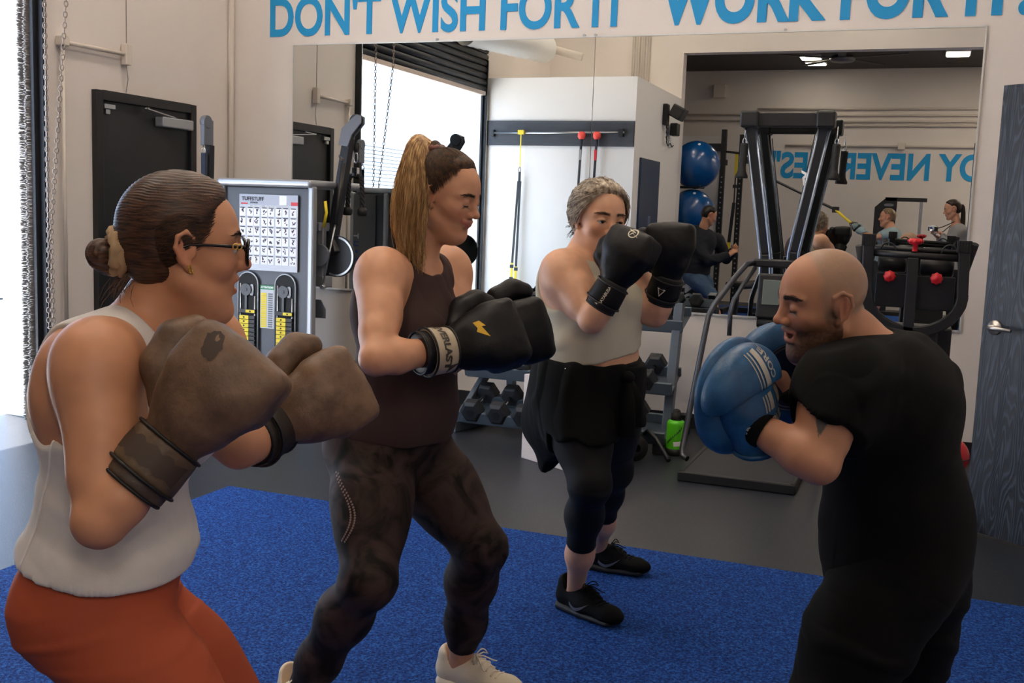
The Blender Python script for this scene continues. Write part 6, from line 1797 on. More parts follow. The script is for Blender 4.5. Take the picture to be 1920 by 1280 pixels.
    near = -H.R[:, 1] * V3(1, 1, 0); near = nrm(near)
    def bez(pts, n):
        out = []
        for i in range(n):
            t = i / (n - 1) * (len(pts) - 3) * 0.9999; k = int(t); u = t - k; p0, p1, p2, p3 = pts[k:k + 4] if k + 4 <= len(pts) else pts[-4:]
            out.append(0.5 * (2 * p1 + (p2 - p0) * u + (2 * p0 - 5 * p1 + 4 * p2 - p3) * u * u + (3 * p1 - p0 - 3 * p2 + p3) * u ** 3))
        return out
    upv = V3(0, 0, 1)
    for i in range(1700):
        r_ = math.sqrt(rr.random()); th = rr.uniform(0, 2 * PI); u, v = r_ * math.cos(th), r_ * math.sin(th); Ln = 0.285 + rr.gauss(0, 0.022) - 0.03 * max(u, 0)
        g = lambda s_: V3(rr.gauss(0, s_), rr.gauss(0, s_), 0)
        c0 = t0 + bk * (0.006 * u) + near * (0.008 * v)
        c1 = t0 + bk * (0.020 + 0.014 * u) + near * (0.012 + 0.018 * v) + upv * (0.020 + 0.012 * u)
        c2 = t0 + bk * (0.024 + 0.030 * u) + near * (0.042 + 0.028 * v) - upv * (0.012 - 0.016 * u)
        c3 = t0 + bk * (0.018 + 0.050 * u) + near * (0.078 + 0.026 * v) - upv * (Ln * 0.42) + g(0.002)
        c4 = t0 + bk * (0.024 + 0.046 * u) + near * (0.084 + 0.024 * v) - upv * (Ln * 0.75) + g(0.003)
        c5 = t0 + bk * (0.010 + 0.034 * u) + near * (0.080 + 0.020 * v) - upv * Ln + g(0.005)
        paths.append(bez([c0 - upv * 0.01, c0, c1, c2, c3, c4, c5, c5 - upv * 0.05], 16))
    strands('ponytail', H, paths, 0.0013, hb, cap, org, 0.3, 3)
    m = MB(); O = org
    ring = [Vector(H.p(-0.074 + 0.020 * math.cos(t), 0.021 * math.sin(t), 0.117 + 0.006 * math.cos(t)) - O) for t in [2 * PI * i / 24 for i in range(24)]]
    m.tube(ring, [0.0075 + 0.002 * math.sin(i * 2.2) for i in range(24)], 8, closed=True); m.build('scrunchie', mat('mauve_scrunchie', '#8a5d55', 0.8), cap)
    # necklace
    m = MB(); nk = j['neck']
    m.tube([Vector(nk + P['left'] * 0.062 * math.cos(t) + P['fwd'] * (0.025 + 0.058 * math.sin(t)) - P['up'] * (-0.01 + 0.040 * math.sin(t)) - O) for t in [PI * (i / 20) for i in range(21)]], 0.0011, 5)
    m.build('necklace', mat('gold', '#c9a35c', 0.3, 1.0), root)
    # perforations along the near thigh
    bvl = bvh_of([c for c in root.children if c.name.startswith('leggings')][0])
    m = MB()
    for row in range(2):
        for i in range(26):
            t = 0.10 + i * 0.022; c = lerp(j['hipR'], j['knR'], t)
            o = c + V3(-0.05 + 0.012 * row + 0.055 * math.sin(i * 0.12) , -0.16, 0) - O
            hit = bvl.ray_cast(Vector(o), Vector((0.15, 1, 0)).normalized(), 0.4)
            if hit[0] is not None:
                fr = frame_of(hit[0] + hit[1] * 0.0012, hit[1].orthogonal(), hit[1].cross(hit[1].orthogonal()))
                m.add([fr @ Vector((0.0032 * math.cos(a), 0.0032 * math.sin(a), 0)) for a in [2 * PI * k / 7 for k in range(7)]], [tuple(range(7))])
    m.build('perforations', mat('perforation', '#7d675f', 0.7), [c for c in root.children if c.name.startswith('leggings')][0])
    return P

# ================================================================== woman in sage top
def woman_sage():
    B = dict(pelvis=(0.170, 0.128), waist=(0.150, 0.122), chest=(0.152, 0.116), bust=0.068, arm=0.053, thigh=0.090, calf=0.052, hs=1.0, neck=0.055, glute=1.1, belly=0.08, delt=1.05)
    J = dict(J_W3); J['headrot'] = (math.radians(-46), math.radians(5), math.radians(-3))
    P = build_person('person', 'grey-haired woman in sage top with black gloves raised before her face', J, B)
    j = P['j']; H = P['H']; root = P['root']; org = P['org']
    face = dict(skin='#d9a686', mouth=0.0, lip='#a8584e', brow='#3a2418', iris='brown', lid=0.40, fat=0.006, look=(0.95, 0.10, -0.10), lash=0.95)
    finish_body(P, face)
    f = P['T'].copy(); f.offset(0.008)
    f.add(ell(lerp(j['waist'], j['chest'], 0.3), (0.140, 0.168, 0.09), np.stack([P['fwd'], P['left'], P['up']], 1)), 0.05)
    cut_neck(P, f, 0.055, 0.074, 0.03, 0.066); cut_arms(P, f, 0.072, 0.016, 0.06)
    f.cut(plane_cut(lerp(j['pelvis'], j['waist'], 0.80), -P['up']), 0.004)
    cloth(P, 'sleeveless_top', f, M_sage, lambda p, n: folds(0.006, P['left'] * 0.8 - P['up'] * 0.6, 60, 4, 0.1)(p, n) * np.clip((j['chest'][2] + 0.03 - p[:, 2]) / 0.1, 0, 1))
    leggings(P, 'leggings', M_blackl, 0.55, 0.55, 0.72, lambda p, n: folds(0.003, V3(0, 0, 1), 120, 4, 0.3)(p, n) * np.exp(-((p[:, 2] - 0.5) / 0.07) ** 2))
    # jacket tied round the hips
    f = P['T'].copy(); f.union(P['L'], 0.09); f.offset(0.020)
    f.add(ell(lerp(j['pelvis'], j['waist'], 0.35), (0.150, 0.185, 0.10), np.stack([P['pf'], P['pleft'], P['pup']], 1)), 0.05)
    bs = j['hipR'] - P['pf'] * 0.10 - P['pleft'] * 0.02
    f.add(etube(j['hipR'] - P['pf'] * 0.06 + P['pup'] * 0.10, j['hipR'] - P['pf'] * 0.10 - V3(0, 0, 0.13), (0.075, 0.10), (0.115, 0.085), P['pf']), 0.05)
    f.add(etube(j['hipR'] - P['pf'] * 0.09 - V3(0, 0, 0.10), j['hipR'] - P['pf'] * 0.075 - V3(0, 0, 0.27), (0.10, 0.085), (0.075, 0.035), P['pf']), 0.05)
    f.add(etube(j['hipL'] - P['pf'] * 0.02 + P['pup'] * 0.08, j['hipL'] - P['pf'] * 0.02 - V3(0, 0, 0.12), (0.09, 0.10), (0.10, 0.105), P['pf']), 0.05)
    f.cut(plane_cut(lerp(j['pelvis'], j['waist'], 0.66), P['pup'] + P['pleft'] * 0.1), 0.01)
    c0, pf_ = j['hipR'], P['pf']
    def lower(X, Y, Z):
        a = (X - c0[0]) * pf_[0] + (Y - c0[1]) * pf_[1]
        z = np.where(a < 0.02, c0[2] - 0.27 + np.clip(a + 0.10, -0.2, 0.2) * 0.9, c0[2] - 0.12)
        return z + 0.010 * np.sin(a * 60) - Z
    f.cut(lower, 0.006)
    jk = cloth(P, 'tied_jacket', f, M_blackc, lambda p, n: folds(0.010, P['pf'] * 0.9 + P['pleft'] * 0.5, 55, 4, 0.0)(p, n), 5)
    m = MB(); z0 = lerp(j['pelvis'], j['waist'], 0.45)
    a = z0 + P['pf'] * 0.165 - P['pleft'] * 0.02 - org
    m.sphere(Vector(a), (0.028, 0.032, 0.022)); m.tube([Vector(a), Vector(a + V3(0.012, -0.01, -0.08)), Vector(a + V3(0.015, -0.012, -0.19))], [0.018, 0.026, 0.030], 10); m.tube([Vector(a), Vector(a + V3(0.03, 0.02, -0.07)), Vector(a + V3(0.035, 0.02, -0.16))], [0.018, 0.024, 0.027], 10); m.build('tied_sleeves', M_blackc, jk)
    m = MB(); b0 = lerp(j['pelvis'], j['waist'], 0.55) - P['pleft'] * 0.187 + P['pf'] * 0.05 - org
    m.tube([Vector(b0), Vector(b0 + P['pf'] * -0.03 + V3(0, 0, -0.035)), Vector(b0 + P['pf'] * -0.06 + V3(0, 0, -0.06))], 0.0025, 6); m.build('jacket_zip', M_steel, jk)
    for S_ in 'RL': shoe(root, 'running_shoe', j['an' + S_], j['toe' + S_] - j['an' + S_], 1.04, SH_BLK, org, swoosh=True)
    gm = dict(shell=M_bleather, cuff=mat('black_mesh_cuff', '#1b1a1c', 0.7), strap=M_bleather, trim=M_trim)
    g, stp, R, w, Rc = glove(root, 'boxing_glove', None, j['wrR'], G3R, G3Rt, gm, 0.92, org, elbow=j['elR'], seed=3)
    whp = mat('pale_print', '#cfc8b4', 0.5)
    def frm(R, w, sg, lx, ly, ang):
        x = R[:, 0] * math.cos(ang) + R[:, 1] * math.sin(ang); y = -R[:, 0] * math.sin(ang) + R[:, 1] * math.cos(ang)
        fr = Matrix((Vector(x), Vector(y) * sg, Vector(R[:, 2]) * sg)).transposed().to_4x4(); fr.translation = Vector(w + R @ V3(lx, ly, sg * 0.07) - org); return fr
    sg = 1 if (R[:, 2] @ (V3(0, 0, 1.4) - w)) > 0 else -1
    text_mesh('strap_lettering', 'HAYABUSA', 0.0125, frm(Rc, w, sg, -0.03, -0.020, 0.0), whp, stp, target=bvh_of(stp), off=0.001, bold=0.0004)
    m = MB(); fm = frm(R, w, sg, 0.165, -0.02, 0.6); bv = bvh_of(g)
    ringv = []
    for i in range(24):
        t = 2 * PI * i / 24; ringv += [(0.016 * math.cos(t), 0.016 * math.sin(t)), (0.0125 * math.cos(t), 0.0125 * math.sin(t))]
    rf = [(2 * i, 2 * i + 1, (2 * i + 3) % 48, (2 * i + 2) % 48) for i in range(24)]
    base = len(ringv); ringv += [(-0.020, -0.012), (-0.006, -0.002), (0.022, 0.012), (0.004, -0.006), (-0.004, 0.014), (0.002, 0.004), (0.012, -0.014), (0.0, -0.002)]
    drape('emblem', (ringv, rf + [(base, base + 1, base + 2, base + 3), (base + 4, base + 5, base + 6, base + 7)]), fm, whp, bv, g, 0.0012)
    g2, stp2, R2, w2, Rc2 = glove(root, 'boxing_glove', None, j['wrL'], G3L, G3Lt, gm, 0.92, org, elbow=j['elL'], seed=6)
    sg2 = 1 if (R2[:, 2] @ (V3(0, 0, 1.4) - w2)) > 0 else -1
    tri = [(-0.013, 0.012), (0.014, 0.012), (0.0, -0.016), (-0.0085, 0.009), (0.0095, 0.009), (0.0, -0.010)]
    drape('strap_emblem', (tri, [(0, 1, 4, 3), (1, 2, 5, 4), (2, 0, 3, 5)]), frm(Rc2, w2, sg2, -0.03, 0.01, -PI / 2), whp, bvh_of(stp2), stp2, 0.001)
    # short swept hair, grey over dark
    hd = m_hair('ash_grey_hair', '#75624f', '#dacdb8', 0.4, (45, 45, 25))
    def line(x, y, z):
        fr = (x - 0.056) + (z - 0.084) * -0.45 + np.maximum(y - 0.015, 0) * 0.35
        temple = x * 0.95 - 0.032 - (z - 0.02) * 0.5
        nape = -(z + 0.075)
        ear = np.where(z < 0.016, x + 0.020 - (0.016 - z) * 0.25, -1)
        return np.maximum(np.maximum(fr, temple), np.maximum(nape, ear))
    cap = cloth(P, 'hair', hair_cap(P, line, 0.018), hd, lambda p, n: 0.0012 * np.sin(H.loc(p)[:, 1] * 500 + vnoise(p, 30) * 9))
    rr = random.Random(31); paths = []
    st = []
    for i in range(900):
        a = rr.uniform(-1, 1); st.append((0.050 - abs(a) ** 2 * 0.046 + rr.gauss(0, 0.004), a * 0.072, 0.104 - abs(a) ** 1.6 * 0.090 + rr.gauss(0, 0.006)))
    for i in range(450):
        a = rr.uniform(0, 1); sgn = rr.choice((-1, 1)); st.append((-0.0 - a * 0.06, sgn * 0.070, 0.0 - a * 0.05))
    q = comb(H, st, (-0.112, 0, -0.020), 0.017, 0.020, 12, 7)
    for p in q:
        amp = rr.uniform(0.001, 0.006); ph = rr.uniform(0, 6)
        for i in range(len(p)): p[i] = p[i] + nrm(p[i] - H.c) * (amp * (1 + math.sin(i * 0.9 + ph)))
    strands('hair_strands', H, q, 0.0011, hd, cap, org, n=3)
    paths = []
    for i in range(70):
        p0 = V3(-0.105, rr.gauss(0, 0.012), -0.018 + rr.gauss(0, 0.012)); d = V3(-0.040 - 0.03 * rr.random(), rr.gauss(0, 0.012), 0.002 + rr.gauss(0, 0.014) - 0.035 * rr.random())
        paths.append([H.p(*(p0 + d * t + V3(0, 0, -0.012 * t * t))) for t in (0, 0.3, 0.65, 1.0)])
    strands('short_tail', H, paths, 0.0020, mat('dark_hair_end', '#2c211c', 0.5), cap, org)
    m = MB(); m.sphere(Vector(H.p(-0.002, -0.0785, -0.030) - org), 0.0028, 10, 8); m.build('earring', M_steel, root)
    return P

# ================================================================== trainer with the mitts
def trainer_man():
    B = dict(pelvis=(0.150, 0.122), waist=(0.155, 0.128), chest=(0.172, 0.122), arm=0.054, thigh=0.095, calf=0.060, hs=0.97, neck=0.060, glute=0.9, belly=0.075, delt=1.0)
    J = dict(J_M); J['headrot'] = (math.radians(209), math.radians(11), math.radians(-8))
    P = build_person('person', 'bald bearded man in black t-shirt holding blue punching mitts', J, B)
    j = P['j']; H = P['H']; root = P['root']; org = P['org']
    face = dict(skin='#c08a6a', mouth=0.75, smile=0.9, lip='#b06a5e', brow='#2b1b12', iris='brown', lid=0.92, fat=0.004, male=1, browthick=1.6, lash=0.9, beard='#22160f', scalp='#93806d', browmix=1.0, ear=1.0)
    def paint(pos, col):
        # small wedge tattoo below the sleeve
        c = lerp(j['shL'], j['elL'], 0.62); d = nrm(j['elL'] - j['shL']); v = pos - c; t = v @ d
        out = nrm(V3(0, 0, 1.4) - c); s_ = np.cross(d, out); u = v @ s_
        mk = (np.abs(u - 0.012) < np.clip(0.011 - t * 0.35, 0, 0.02)) & (t > -0.03) & (t < 0.035) & ((v @ out) > 0) & (np.linalg.norm(v, axis=1) < 0.09)
        col[mk] = lin('#5c5a55')
    P['paint'] = paint
    finish_body(P, face)
    f = P['T'].copy(); f.union(P['A'], 0.085); f.offset(0.010)
    f.add(ell(lerp(j['pelvis'], j['waist'], 0.40), (0.138, 0.165, 0.14), np.stack([P['pf'], P['pleft'], P['pup']], 1)), 0.06)
    f.add(ell(lerp(j['chest'], j['neck'], 0.15) - P['fwd'] * 0.05, (0.115, 0.19, 0.13), np.stack([P['fwd'], P['left'], P['up']], 1)), 0.06)
    for S_ in 'LR':
        sh, el = j['sh' + S_], j['el' + S_]
        f.add(cone(sh - (el - sh) * 0.05, lerp(sh, el, 0.74), 0.066, 0.066), 0.05)
        d = nrm(el - sh); u = nrm(np.cross(d, V3(0.2, 1, 0.1))); w = np.cross(d, u)
        f.add(rbox(lerp(sh, el, 0.62) + d * 0.20, (0.20, 0.095, 0.095), 0.002, np.stack([d, u, w], 1)), 0.003, 's'); f.add(cone(el, j['wr' + S_] + (j['wr' + S_] - el) * 0.3, 0.09, 0.09), 0.002, 's')
    f.add(ell(lerp(j['shL'], j['chest'], 0.30) - P['fwd'] * 0.01, (0.088, 0.10, 0.09)), 0.08)
    c = j['neck'] + P['fwd'] * 0.02 + P['up'] * 0.025
    f.add(ell(c, (0.074, 0.078, 0.045), np.stack([P['fwd'], P['left'], P['up']], 1)), 0.006, 's')
    f.cut(plane_cut(j['neck'] + P['up'] * 0.045, P['up']), 0.004)
    hp = lerp(j['pelvis'], j['waist'], -0.42)
    f.cut(plane_cut(hp, -(P['pup'] - P['pf'] * 0.10)), 0.005)
    cloth(P, 't_shirt', f, M_blackc, lambda p, n: folds(0.010, P['up'] * 0.9 + P['fwd'] * 0.5, 42, 4, 0.2)(p, n), 4)
    leggings(P, 'trousers', mat('black_trousers', '#070708', 0.85, spec=0.2), 0.95, 0.95, 0.7, lambda p, n: folds(0.006, V3(0.3, 0, 1), 60, 4, 0.2)(p, n), 0.010)
    for S_ in 'LR': shoe(root, 'training_shoe', j['an' + S_], j['toe' + S_] - j['an' + S_], 1.05, SH_BLK, org)
    # mitts
    Mb = m_leather('blue_leather', '#1d4870', '#2d6592', 0.38); Md = m_leather('navy_leather', '#0c1730', '#142344', 0.5); Ms = mat('silver_print', '#b9b4a8', 0.4, 0.2); Mmesh = mat('grey_mesh', '#8d8578', 0.8, bump=0.8, bscale=700)
    def mitt(c, n_, up_, s, name_label, near):
        n_ = nrm(n_); u = nrm(np.asarray(up_) - n_ * (np.asarray(up_) @ n_)); l = np.cross(u, n_)
        R = np.stack([l, u, n_], 1); q = lambda x, y, z: V3(x, y, z) * s
        f = Field(q(-0.16, -0.18, -0.08), q(0.16, 0.18, 0.09), 0.0040)
        f.add(ell(q(0, 0.015, 0.0), np.array([0.118, 0.130, 0.040]) * s), 0.02)
        f.add(ell(q(0, -0.060, -0.005), np.array([0.092, 0.075, 0.034]) * s), 0.05)
        f.add(ell(q(0, 0.005, 0.066), np.array([0.085, 0.098, 0.044]) * s), 0.02, 's')
        pos, Q = f.mesh(2)
        pad = mesh_obj('punching_mitt', pos @ R.T + c, Q, Mb, root, None, org); pad['label'] = name_label
        bv = bvh_of(pad)
        # striking face: dark insert with stitched rings
        frF = Matrix((Vector(R[:, 0]), Vector(R[:, 1]), Vector(R[:, 2]))).transposed().to_4x4(); frF.translation = Vector(c - org)
        def disc(nm, r0, r1, mt, off):
            vs = []; N = 48
            for i in range(N):
                t = 2 * PI * i / N
                for k in range(5):
                    r = r0 + (r1 - r0) * k / 4; vs.append((r * 0.92 * math.cos(t) * s, (r * 1.08 * math.sin(t) + 0.002) * s))
            drape(nm, (vs, [(i * 5 + k, i * 5 + k + 1, ((i + 1) % N) * 5 + k + 1, ((i + 1) % N) * 5 + k) for i in range(N) for k in range(4)]), frF, mt, bv, pad, off)
        disc('strike_face', 0.004, 0.083, Md, 0.0012)
        for r in (0.072, 0.079): disc('ring_stripe', r, r + 0.0028, mat('dull_grey_print', '#5f6470', 0.5), 0.002)
        # back: hand pocket, hood, cuff
        f = Field(q(-0.14, -0.24, -0.16), q(0.14, 0.14, 0.02), 0.0040)
        f.add(ell(q(0, 0.000, -0.045), np.array([0.080, 0.085, 0.048]) * s), 0.02)
        f.add(etube(q(0, -0.01, -0.050), q(0, -0.125, -0.060), (0.068 * s, 0.044 * s), (0.052 * s, 0.046 * s), V3(1, 0, 0)), 0.03)
        f.cut(lambda X, Y, Z: -(Y + 0.128 * s), 0.006)
        pos, Q = f.mesh(2); nn = vnormals(pos, Q)
        pos = pos + nn * folds(0.006, V3(0.3, 1, 0), 70, 8, 0.1)(pos, nn)[:, None]
        pk = mesh_obj('hand_pocket', pos @ R.T + c, Q, Mb, pad, None, org)
        f = Field(q(-0.16, -0.08, -0.14), q(0.16, 0.18, 0.04), 0.0040)
        f.add(ell(q(0, 0.030, -0.030), np.array([0.117, 0.105, 0.072]) * s), 0.02)
        f.add(ell(q(0, -0.025, -0.075), np.array([0.105, 0.070, 0.080]) * s), 0.012, 's')
        f.cut(lambda X, Y, Z: Z - 0.010 * s, 0.01)
        f.cut(lambda X, Y, Z: (0.046 * s - 2.6 * X * X / s) - Y, 0.008)
        pos, Q = f.mesh(2); hood = mesh_obj('finger_hood', pos @ R.T + c, Q, Mb, pad, None, org)
        m = MB(); m.tube([Vector(c + R @ q(0.056 * math.cos(t), -0.112, -0.060 + 0.050 * math.sin(t)) - org) for t in [2 * PI * i / 30 for i in range(30)]], 0.006 * s, 8, closed=True); m.build('cuff_piping', Mb, pad)
        bh = bvh_of(hood); bp = bvh_of(pk)
        frB = Matrix((Vector(-R[:, 0]), Vector(R[:, 1]), Vector(-R[:, 2]))).transposed().to_4x4(); frB.translation = Vector(c + R @ q(0, 0, -0.06) - org)
        def stripe(nm, x0, x1, y0, y1, tgt, par, mt=Ms):
            drape(nm, grid2d(x0 * s, x1 * s, y0 * s, y1 * s, 4, 12), frB, mt, tgt, par, 0.0014)
        stripe('broad_stripe', 0.010, 0.026, 0.045, 0.128, bh, hood); stripe('thin_stripe', 0.000, 0.004, 0.045, 0.128, bh, hood); stripe('thin_stripe', -0.009, -0.006, 0.045, 0.128, bh, hood)
        text_mesh('hood_lettering', 'CORE', 0.024 * s, frB @ Matrix.Translation((0.042 * s, 0.092 * s, 0)) @ Matrix.Rotation(PI / 2, 4, 'Z'), Ms, hood, target=bh, off=0.0014, bold=0.0006)
        stripe('thin_stripe', -0.004, 0.000, -0.010, 0.030, bp, pk); stripe('thin_stripe', 0.005, 0.010, -0.010, 0.030, bp, pk); stripe('broad_stripe', 0.014, 0.028, -0.010, 0.030, bp, pk)
        text_mesh('cuff_lettering', 'SANABUL', 0.026 * s, frB @ Matrix.Translation((0, -0.036 * s, 0)), Ms, pk, target=bp, off=0.0016, bold=0.0008, cuts=1)
        stripe('mesh_patch', 0.044, 0.066, -0.010, 0.040, bp, pk, Mmesh)
        return pad
    mitt(V3(*M1c), M1n, M1u, 0.90, 'blue mitt with silver stripes on the near hand', True)
    mitt(V3(*M2c), M2n, M2u, 0.92, 'blue mitt on the far hand, striking face turned to the viewer', False)
    # black wrist wrap
    for S_ in 'LR':
        el, wr = j['el' + S_], j['wr' + S_]; d = nrm(wr - el)
        m = MB(); m.tube([Vector(lerp(el, wr, 0.86) - org), Vector(wr + d * 0.02 - org)], [0.038, 0.040], 20); m.build('wrist_wrap', M_blackc, root)
    return P
woman_white(); woman_brown(); woman_sage(); trainer_man()
# people seen only in the mirror
J_HOOD = dict(
    head=(-2.681, 0.250, 1.458),
    neck=(-2.753, 0.250, 1.263),
    chest=(-2.784, 0.250, 1.082),
    waist=(-2.797, 0.270, 0.894),
    pelvis=(-2.811, 0.250, 0.705),
    shR=(-2.592, 0.070, 1.143),
    shL=(-2.901, 0.370, 1.119),
    elL=(-2.607, 0.450, 0.874),
    wrL=(-2.381, 0.300, 0.964),
    handL=(-2.334, 0.270, 1.006),
    elR=(-2.471, 0.000, 0.903),
    wrR=(-2.362, 0.150, 1.016),
    handR=(-2.326, 0.170, 1.053),
    hipL=(-2.839, 0.340, 0.665),
    hipR=(-2.757, 0.160, 0.662),
    knL=(-2.554, 0.390, 0.360),
    knR=(-2.640, 0.130, 0.373),
)
J_TRX = dict(
    head=(-0.536, -0.620, 1.514),
    neck=(-0.485, -0.620, 1.364),
    chest=(-0.487, -0.620, 1.213),
    waist=(-0.505, -0.620, 1.018),
    pelvis=(-0.545, -0.620, 0.843),
    shL=(-0.526, -0.780, 1.307),
    shR=(-0.463, -0.460, 1.311),
    elR=(-0.665, -0.420, 1.248),
    wrR=(-0.826, -0.540, 1.310),
    elL=(-0.681, -0.820, 1.216),
    wrL=(-0.871, -0.700, 1.335),
    hipR=(-0.534, -0.530, 0.826),
    hipL=(-0.540, -0.710, 0.819),
)
J_PHOTO = dict(
    head=(0.228, -0.160, 1.634),
    neck=(0.285, -0.160, 1.447),
    chest=(0.311, -0.160, 1.285),
    waist=(0.328, -0.160, 1.070),
    pelvis=(0.333, -0.160, 0.860),
    shL=(0.275, -0.310, 1.381),
    shR=(0.330, -0.030, 1.384),
    elR=(0.213, 0.000, 1.185),
    wrR=(0.118, -0.100, 1.323),
    elL=(0.207, -0.300, 1.160),
    wrL=(0.079, -0.160, 1.275),
    hipR=(0.350, -0.080, 0.844),
    hipL=(0.330, -0.250, 0.836),
)
# ================================================================== people and things behind the viewpoint, seen in the mirror
def sleeve_cut(P, f, t, S_, rad=0.11):
    j = P['j']; sh, el, wr = j['sh' + S_], j['el' + S_], j['wr' + S_]
    if t <= 1: p = lerp(sh, el, t); d = nrm(el - sh)
    else: p = lerp(el, wr, t - 1); d = nrm(wr - el)
    u = nrm(np.cross(d, V3(0.3, 1, 0.2))); w = np.cross(d, u)
    f.add(rbox(p + d * 0.14, (0.14, rad, rad), 0.002, np.stack([d, u, w], 1)), 0.003, 's')

def short_hair(P, m, thick=0.009):
    H = P['H']
    def line(x, y, z):
        fr = (x - 0.058) + (z - 0.080) * -0.5 + np.maximum(y - 0.02, 0) * 0.3
        side = x * 0.95 - 0.028 - (z - 0.02) * 0.5
        ear = np.where(z < 0.020, x + 0.030 + (z + 0.03) * 0.1, -1)
        return np.maximum(np.maximum(fr, side), np.maximum(-(z + 0.058), ear))
    return cloth(P, 'hair', hair_cap(P, line, thick), m, lambda p, n: 0.003 * (vnoise(p, 90) - 0.5))

def extend_legs(J, knee_fwd, spread=0.09, shank=(0, 0)):
    J = dict(J); hl, hr = V3(*J['hipL']), V3(*J['hipR']); k = V3(*knee_fwd)
    J['knL'] = tuple((hl + k) * V3(1, 1, 0) + V3(0, 0, hl[2] * 0.53)); J['knR'] = tuple((hr + k) * V3(1, 1, 0) + V3(0, 0, hr[2] * 0.53))
    for s in 'LR':
        a = V3(*J['kn' + s]) * V3(1, 1, 0) + V3(shank[0], shank[1], 0.09); J['an' + s] = tuple(a); J['toe' + s] = tuple(a + nrm(k + V3(1e-4, 0, 0)) * 0.17 + V3(0, 0, -0.06))
    return J

def hoodie_man():
    J = dict(J_HOOD); J['headrot'] = (math.radians(-35), math.radians(22), 0)
    J['anL'] = (-2.44, 0.36, 0.09); J['anR'] = (-2.72, 0.05, 0.09); J['toeL'] = (-2.30, 0.26, 0.03); J['toeR'] = (-2.58, -0.05, 0.03)
    J['knL'] = (-2.58, 0.36, 0.45); J['knR'] = (-2.66, 0.08, 0.42)
    B = dict(pelvis=(0.155, 0.12), waist=(0.150, 0.115), chest=(0.170, 0.120), arm=0.048, thigh=0.085, calf=0.056, hs=1.0, neck=0.055, glute=0.95)
    P = build_person('person', 'person in navy hoodie and denim shorts leaning near the blue exercise balls', J, B, 0.0036, 0.0085)
    j = P['j']; H = P['H']
    add_hand(P['A'], j['wrL'], nrm(V3(0.6, -0.2, 0.6)), V3(0, 0.6, 0.6), 1, 1.0); add_hand(P['A'], j['wrR'], nrm(V3(0.4, 0.3, 0.5)), V3(0.2, -0.8, 0.4), -1, 1.0)
    finish_body(P, dict(skin='#c08a6c', fat=0.0, male=1, brow='#1d130d'))
    f = P['T'].copy(); f.union(P['A'], 0.07); f.offset(0.028)
    f.add(ell(lerp(j['pelvis'], j['waist'], 0.4), (0.145, 0.175, 0.12), np.stack([P['pf'], P['pleft'], P['pup']], 1)), 0.06)
    f.add(ell(j['neck'] - P['fwd'] * 0.08 + P['up'] * 0.03, (0.07, 0.125, 0.075), np.stack([P['fwd'], P['left'], P['up']], 1)), 0.03)
    f.cut(plane_cut(j['neck'] + P['up'] * 0.05, P['up']), 0.01); f.cut(plane_cut(lerp(j['pelvis'], j['waist'], 0.05), -P['pup']), 0.006)
    for s in 'LR': sleeve_cut(P, f, 1.95, s)
    cloth(P, 'hoodie', f, mat('navy_fleece', '#10151f', 0.9, bump=0.1, bscale=200), folds(0.010, V3(0.3, 0.4, 0.9), 40, 4, 0.1))
    leggings(P, 'denim_shorts', mat('blue_denim', '#46607c', 0.85, bump=0.15, bscale=400, var=0.1, vscale=20), 0.06, 0.06, 0.5, folds(0.006, V3(0.3, 0, 1), 60, 4, 0.1), 0.018)
    short_hair(P, m_hair('black_short_hair', '#0e0a08', '#1d1613'), 0.012)
    for s in 'LR': shoe(P['root'], 'training_shoe', j['an' + s], j['toe' + s] - j['an' + s], 1.05, SH_BLK, P['org'])

def strap_man():
    J = extend_legs(J_TRX, (-0.04, 0, 0), shank=(-0.10, 0)); J['headrot'] = (math.radians(184), math.radians(2), 0)
    J['handR'] = (-0.855, -0.57, 1.335); J['handL'] = (-0.895, -0.69, 1.365)
    B = dict(pelvis=(0.150, 0.115), waist=(0.145, 0.112), chest=(0.165, 0.118), arm=0.045, thigh=0.085, calf=0.056, hs=0.98, neck=0.055, glute=0.9)
    P = build_person('person', 'person in pale blue t-shirt pulling on yellow suspension straps', J, B, 0.0036, 0.0085)
    j = P['j']; H = P['H']
    for s, t in (('R', 1), ('L', -1)): add_hand(P['A'], lerp(j['wr' + s], j['hand' + s], 0.1), j['hand' + s] - j['wr' + s], V3(0, 0.9 * t, 0.3), 1 if s == 'L' else -1, 1.25, 0.95)
    finish_body(P, dict(skin='#c68f74', fat=0.003, male=1, brow='#6a5540', flush='#c9604c'))
    f = P['T'].copy(); f.union(P['A'], 0.04); f.offset(0.012)
    for s in 'LR': sleeve_cut(P, f, 0.62, s)
    cut_neck(P, f, 0.045, 0.074, 0.02, 0.07); f.cut(plane_cut(lerp(j['pelvis'], j['waist'], 0.1), -P['pup']), 0.006)
    cloth(P, 't_shirt', f, mat('pale_blue_cotton', '#8ea5ab', 0.9, bump=0.08, bscale=400), folds(0.006, V3(0.5, 0.2, 0.8), 50, 4, 0.1))
    leggings(P, 'trousers', mat('dark_shorts', '#2a2e35', 0.85), 0.02, 0.02, 0.5, None, 0.015)
    short_hair(P, m_hair('sandy_hair', '#5a4632', '#8b7355'), 0.007)
    for s in 'LR': shoe(P['root'], 'training_shoe', j['an' + s], j['toe' + s] - j['an' + s], 1.05, SH_BLK, P['org'])

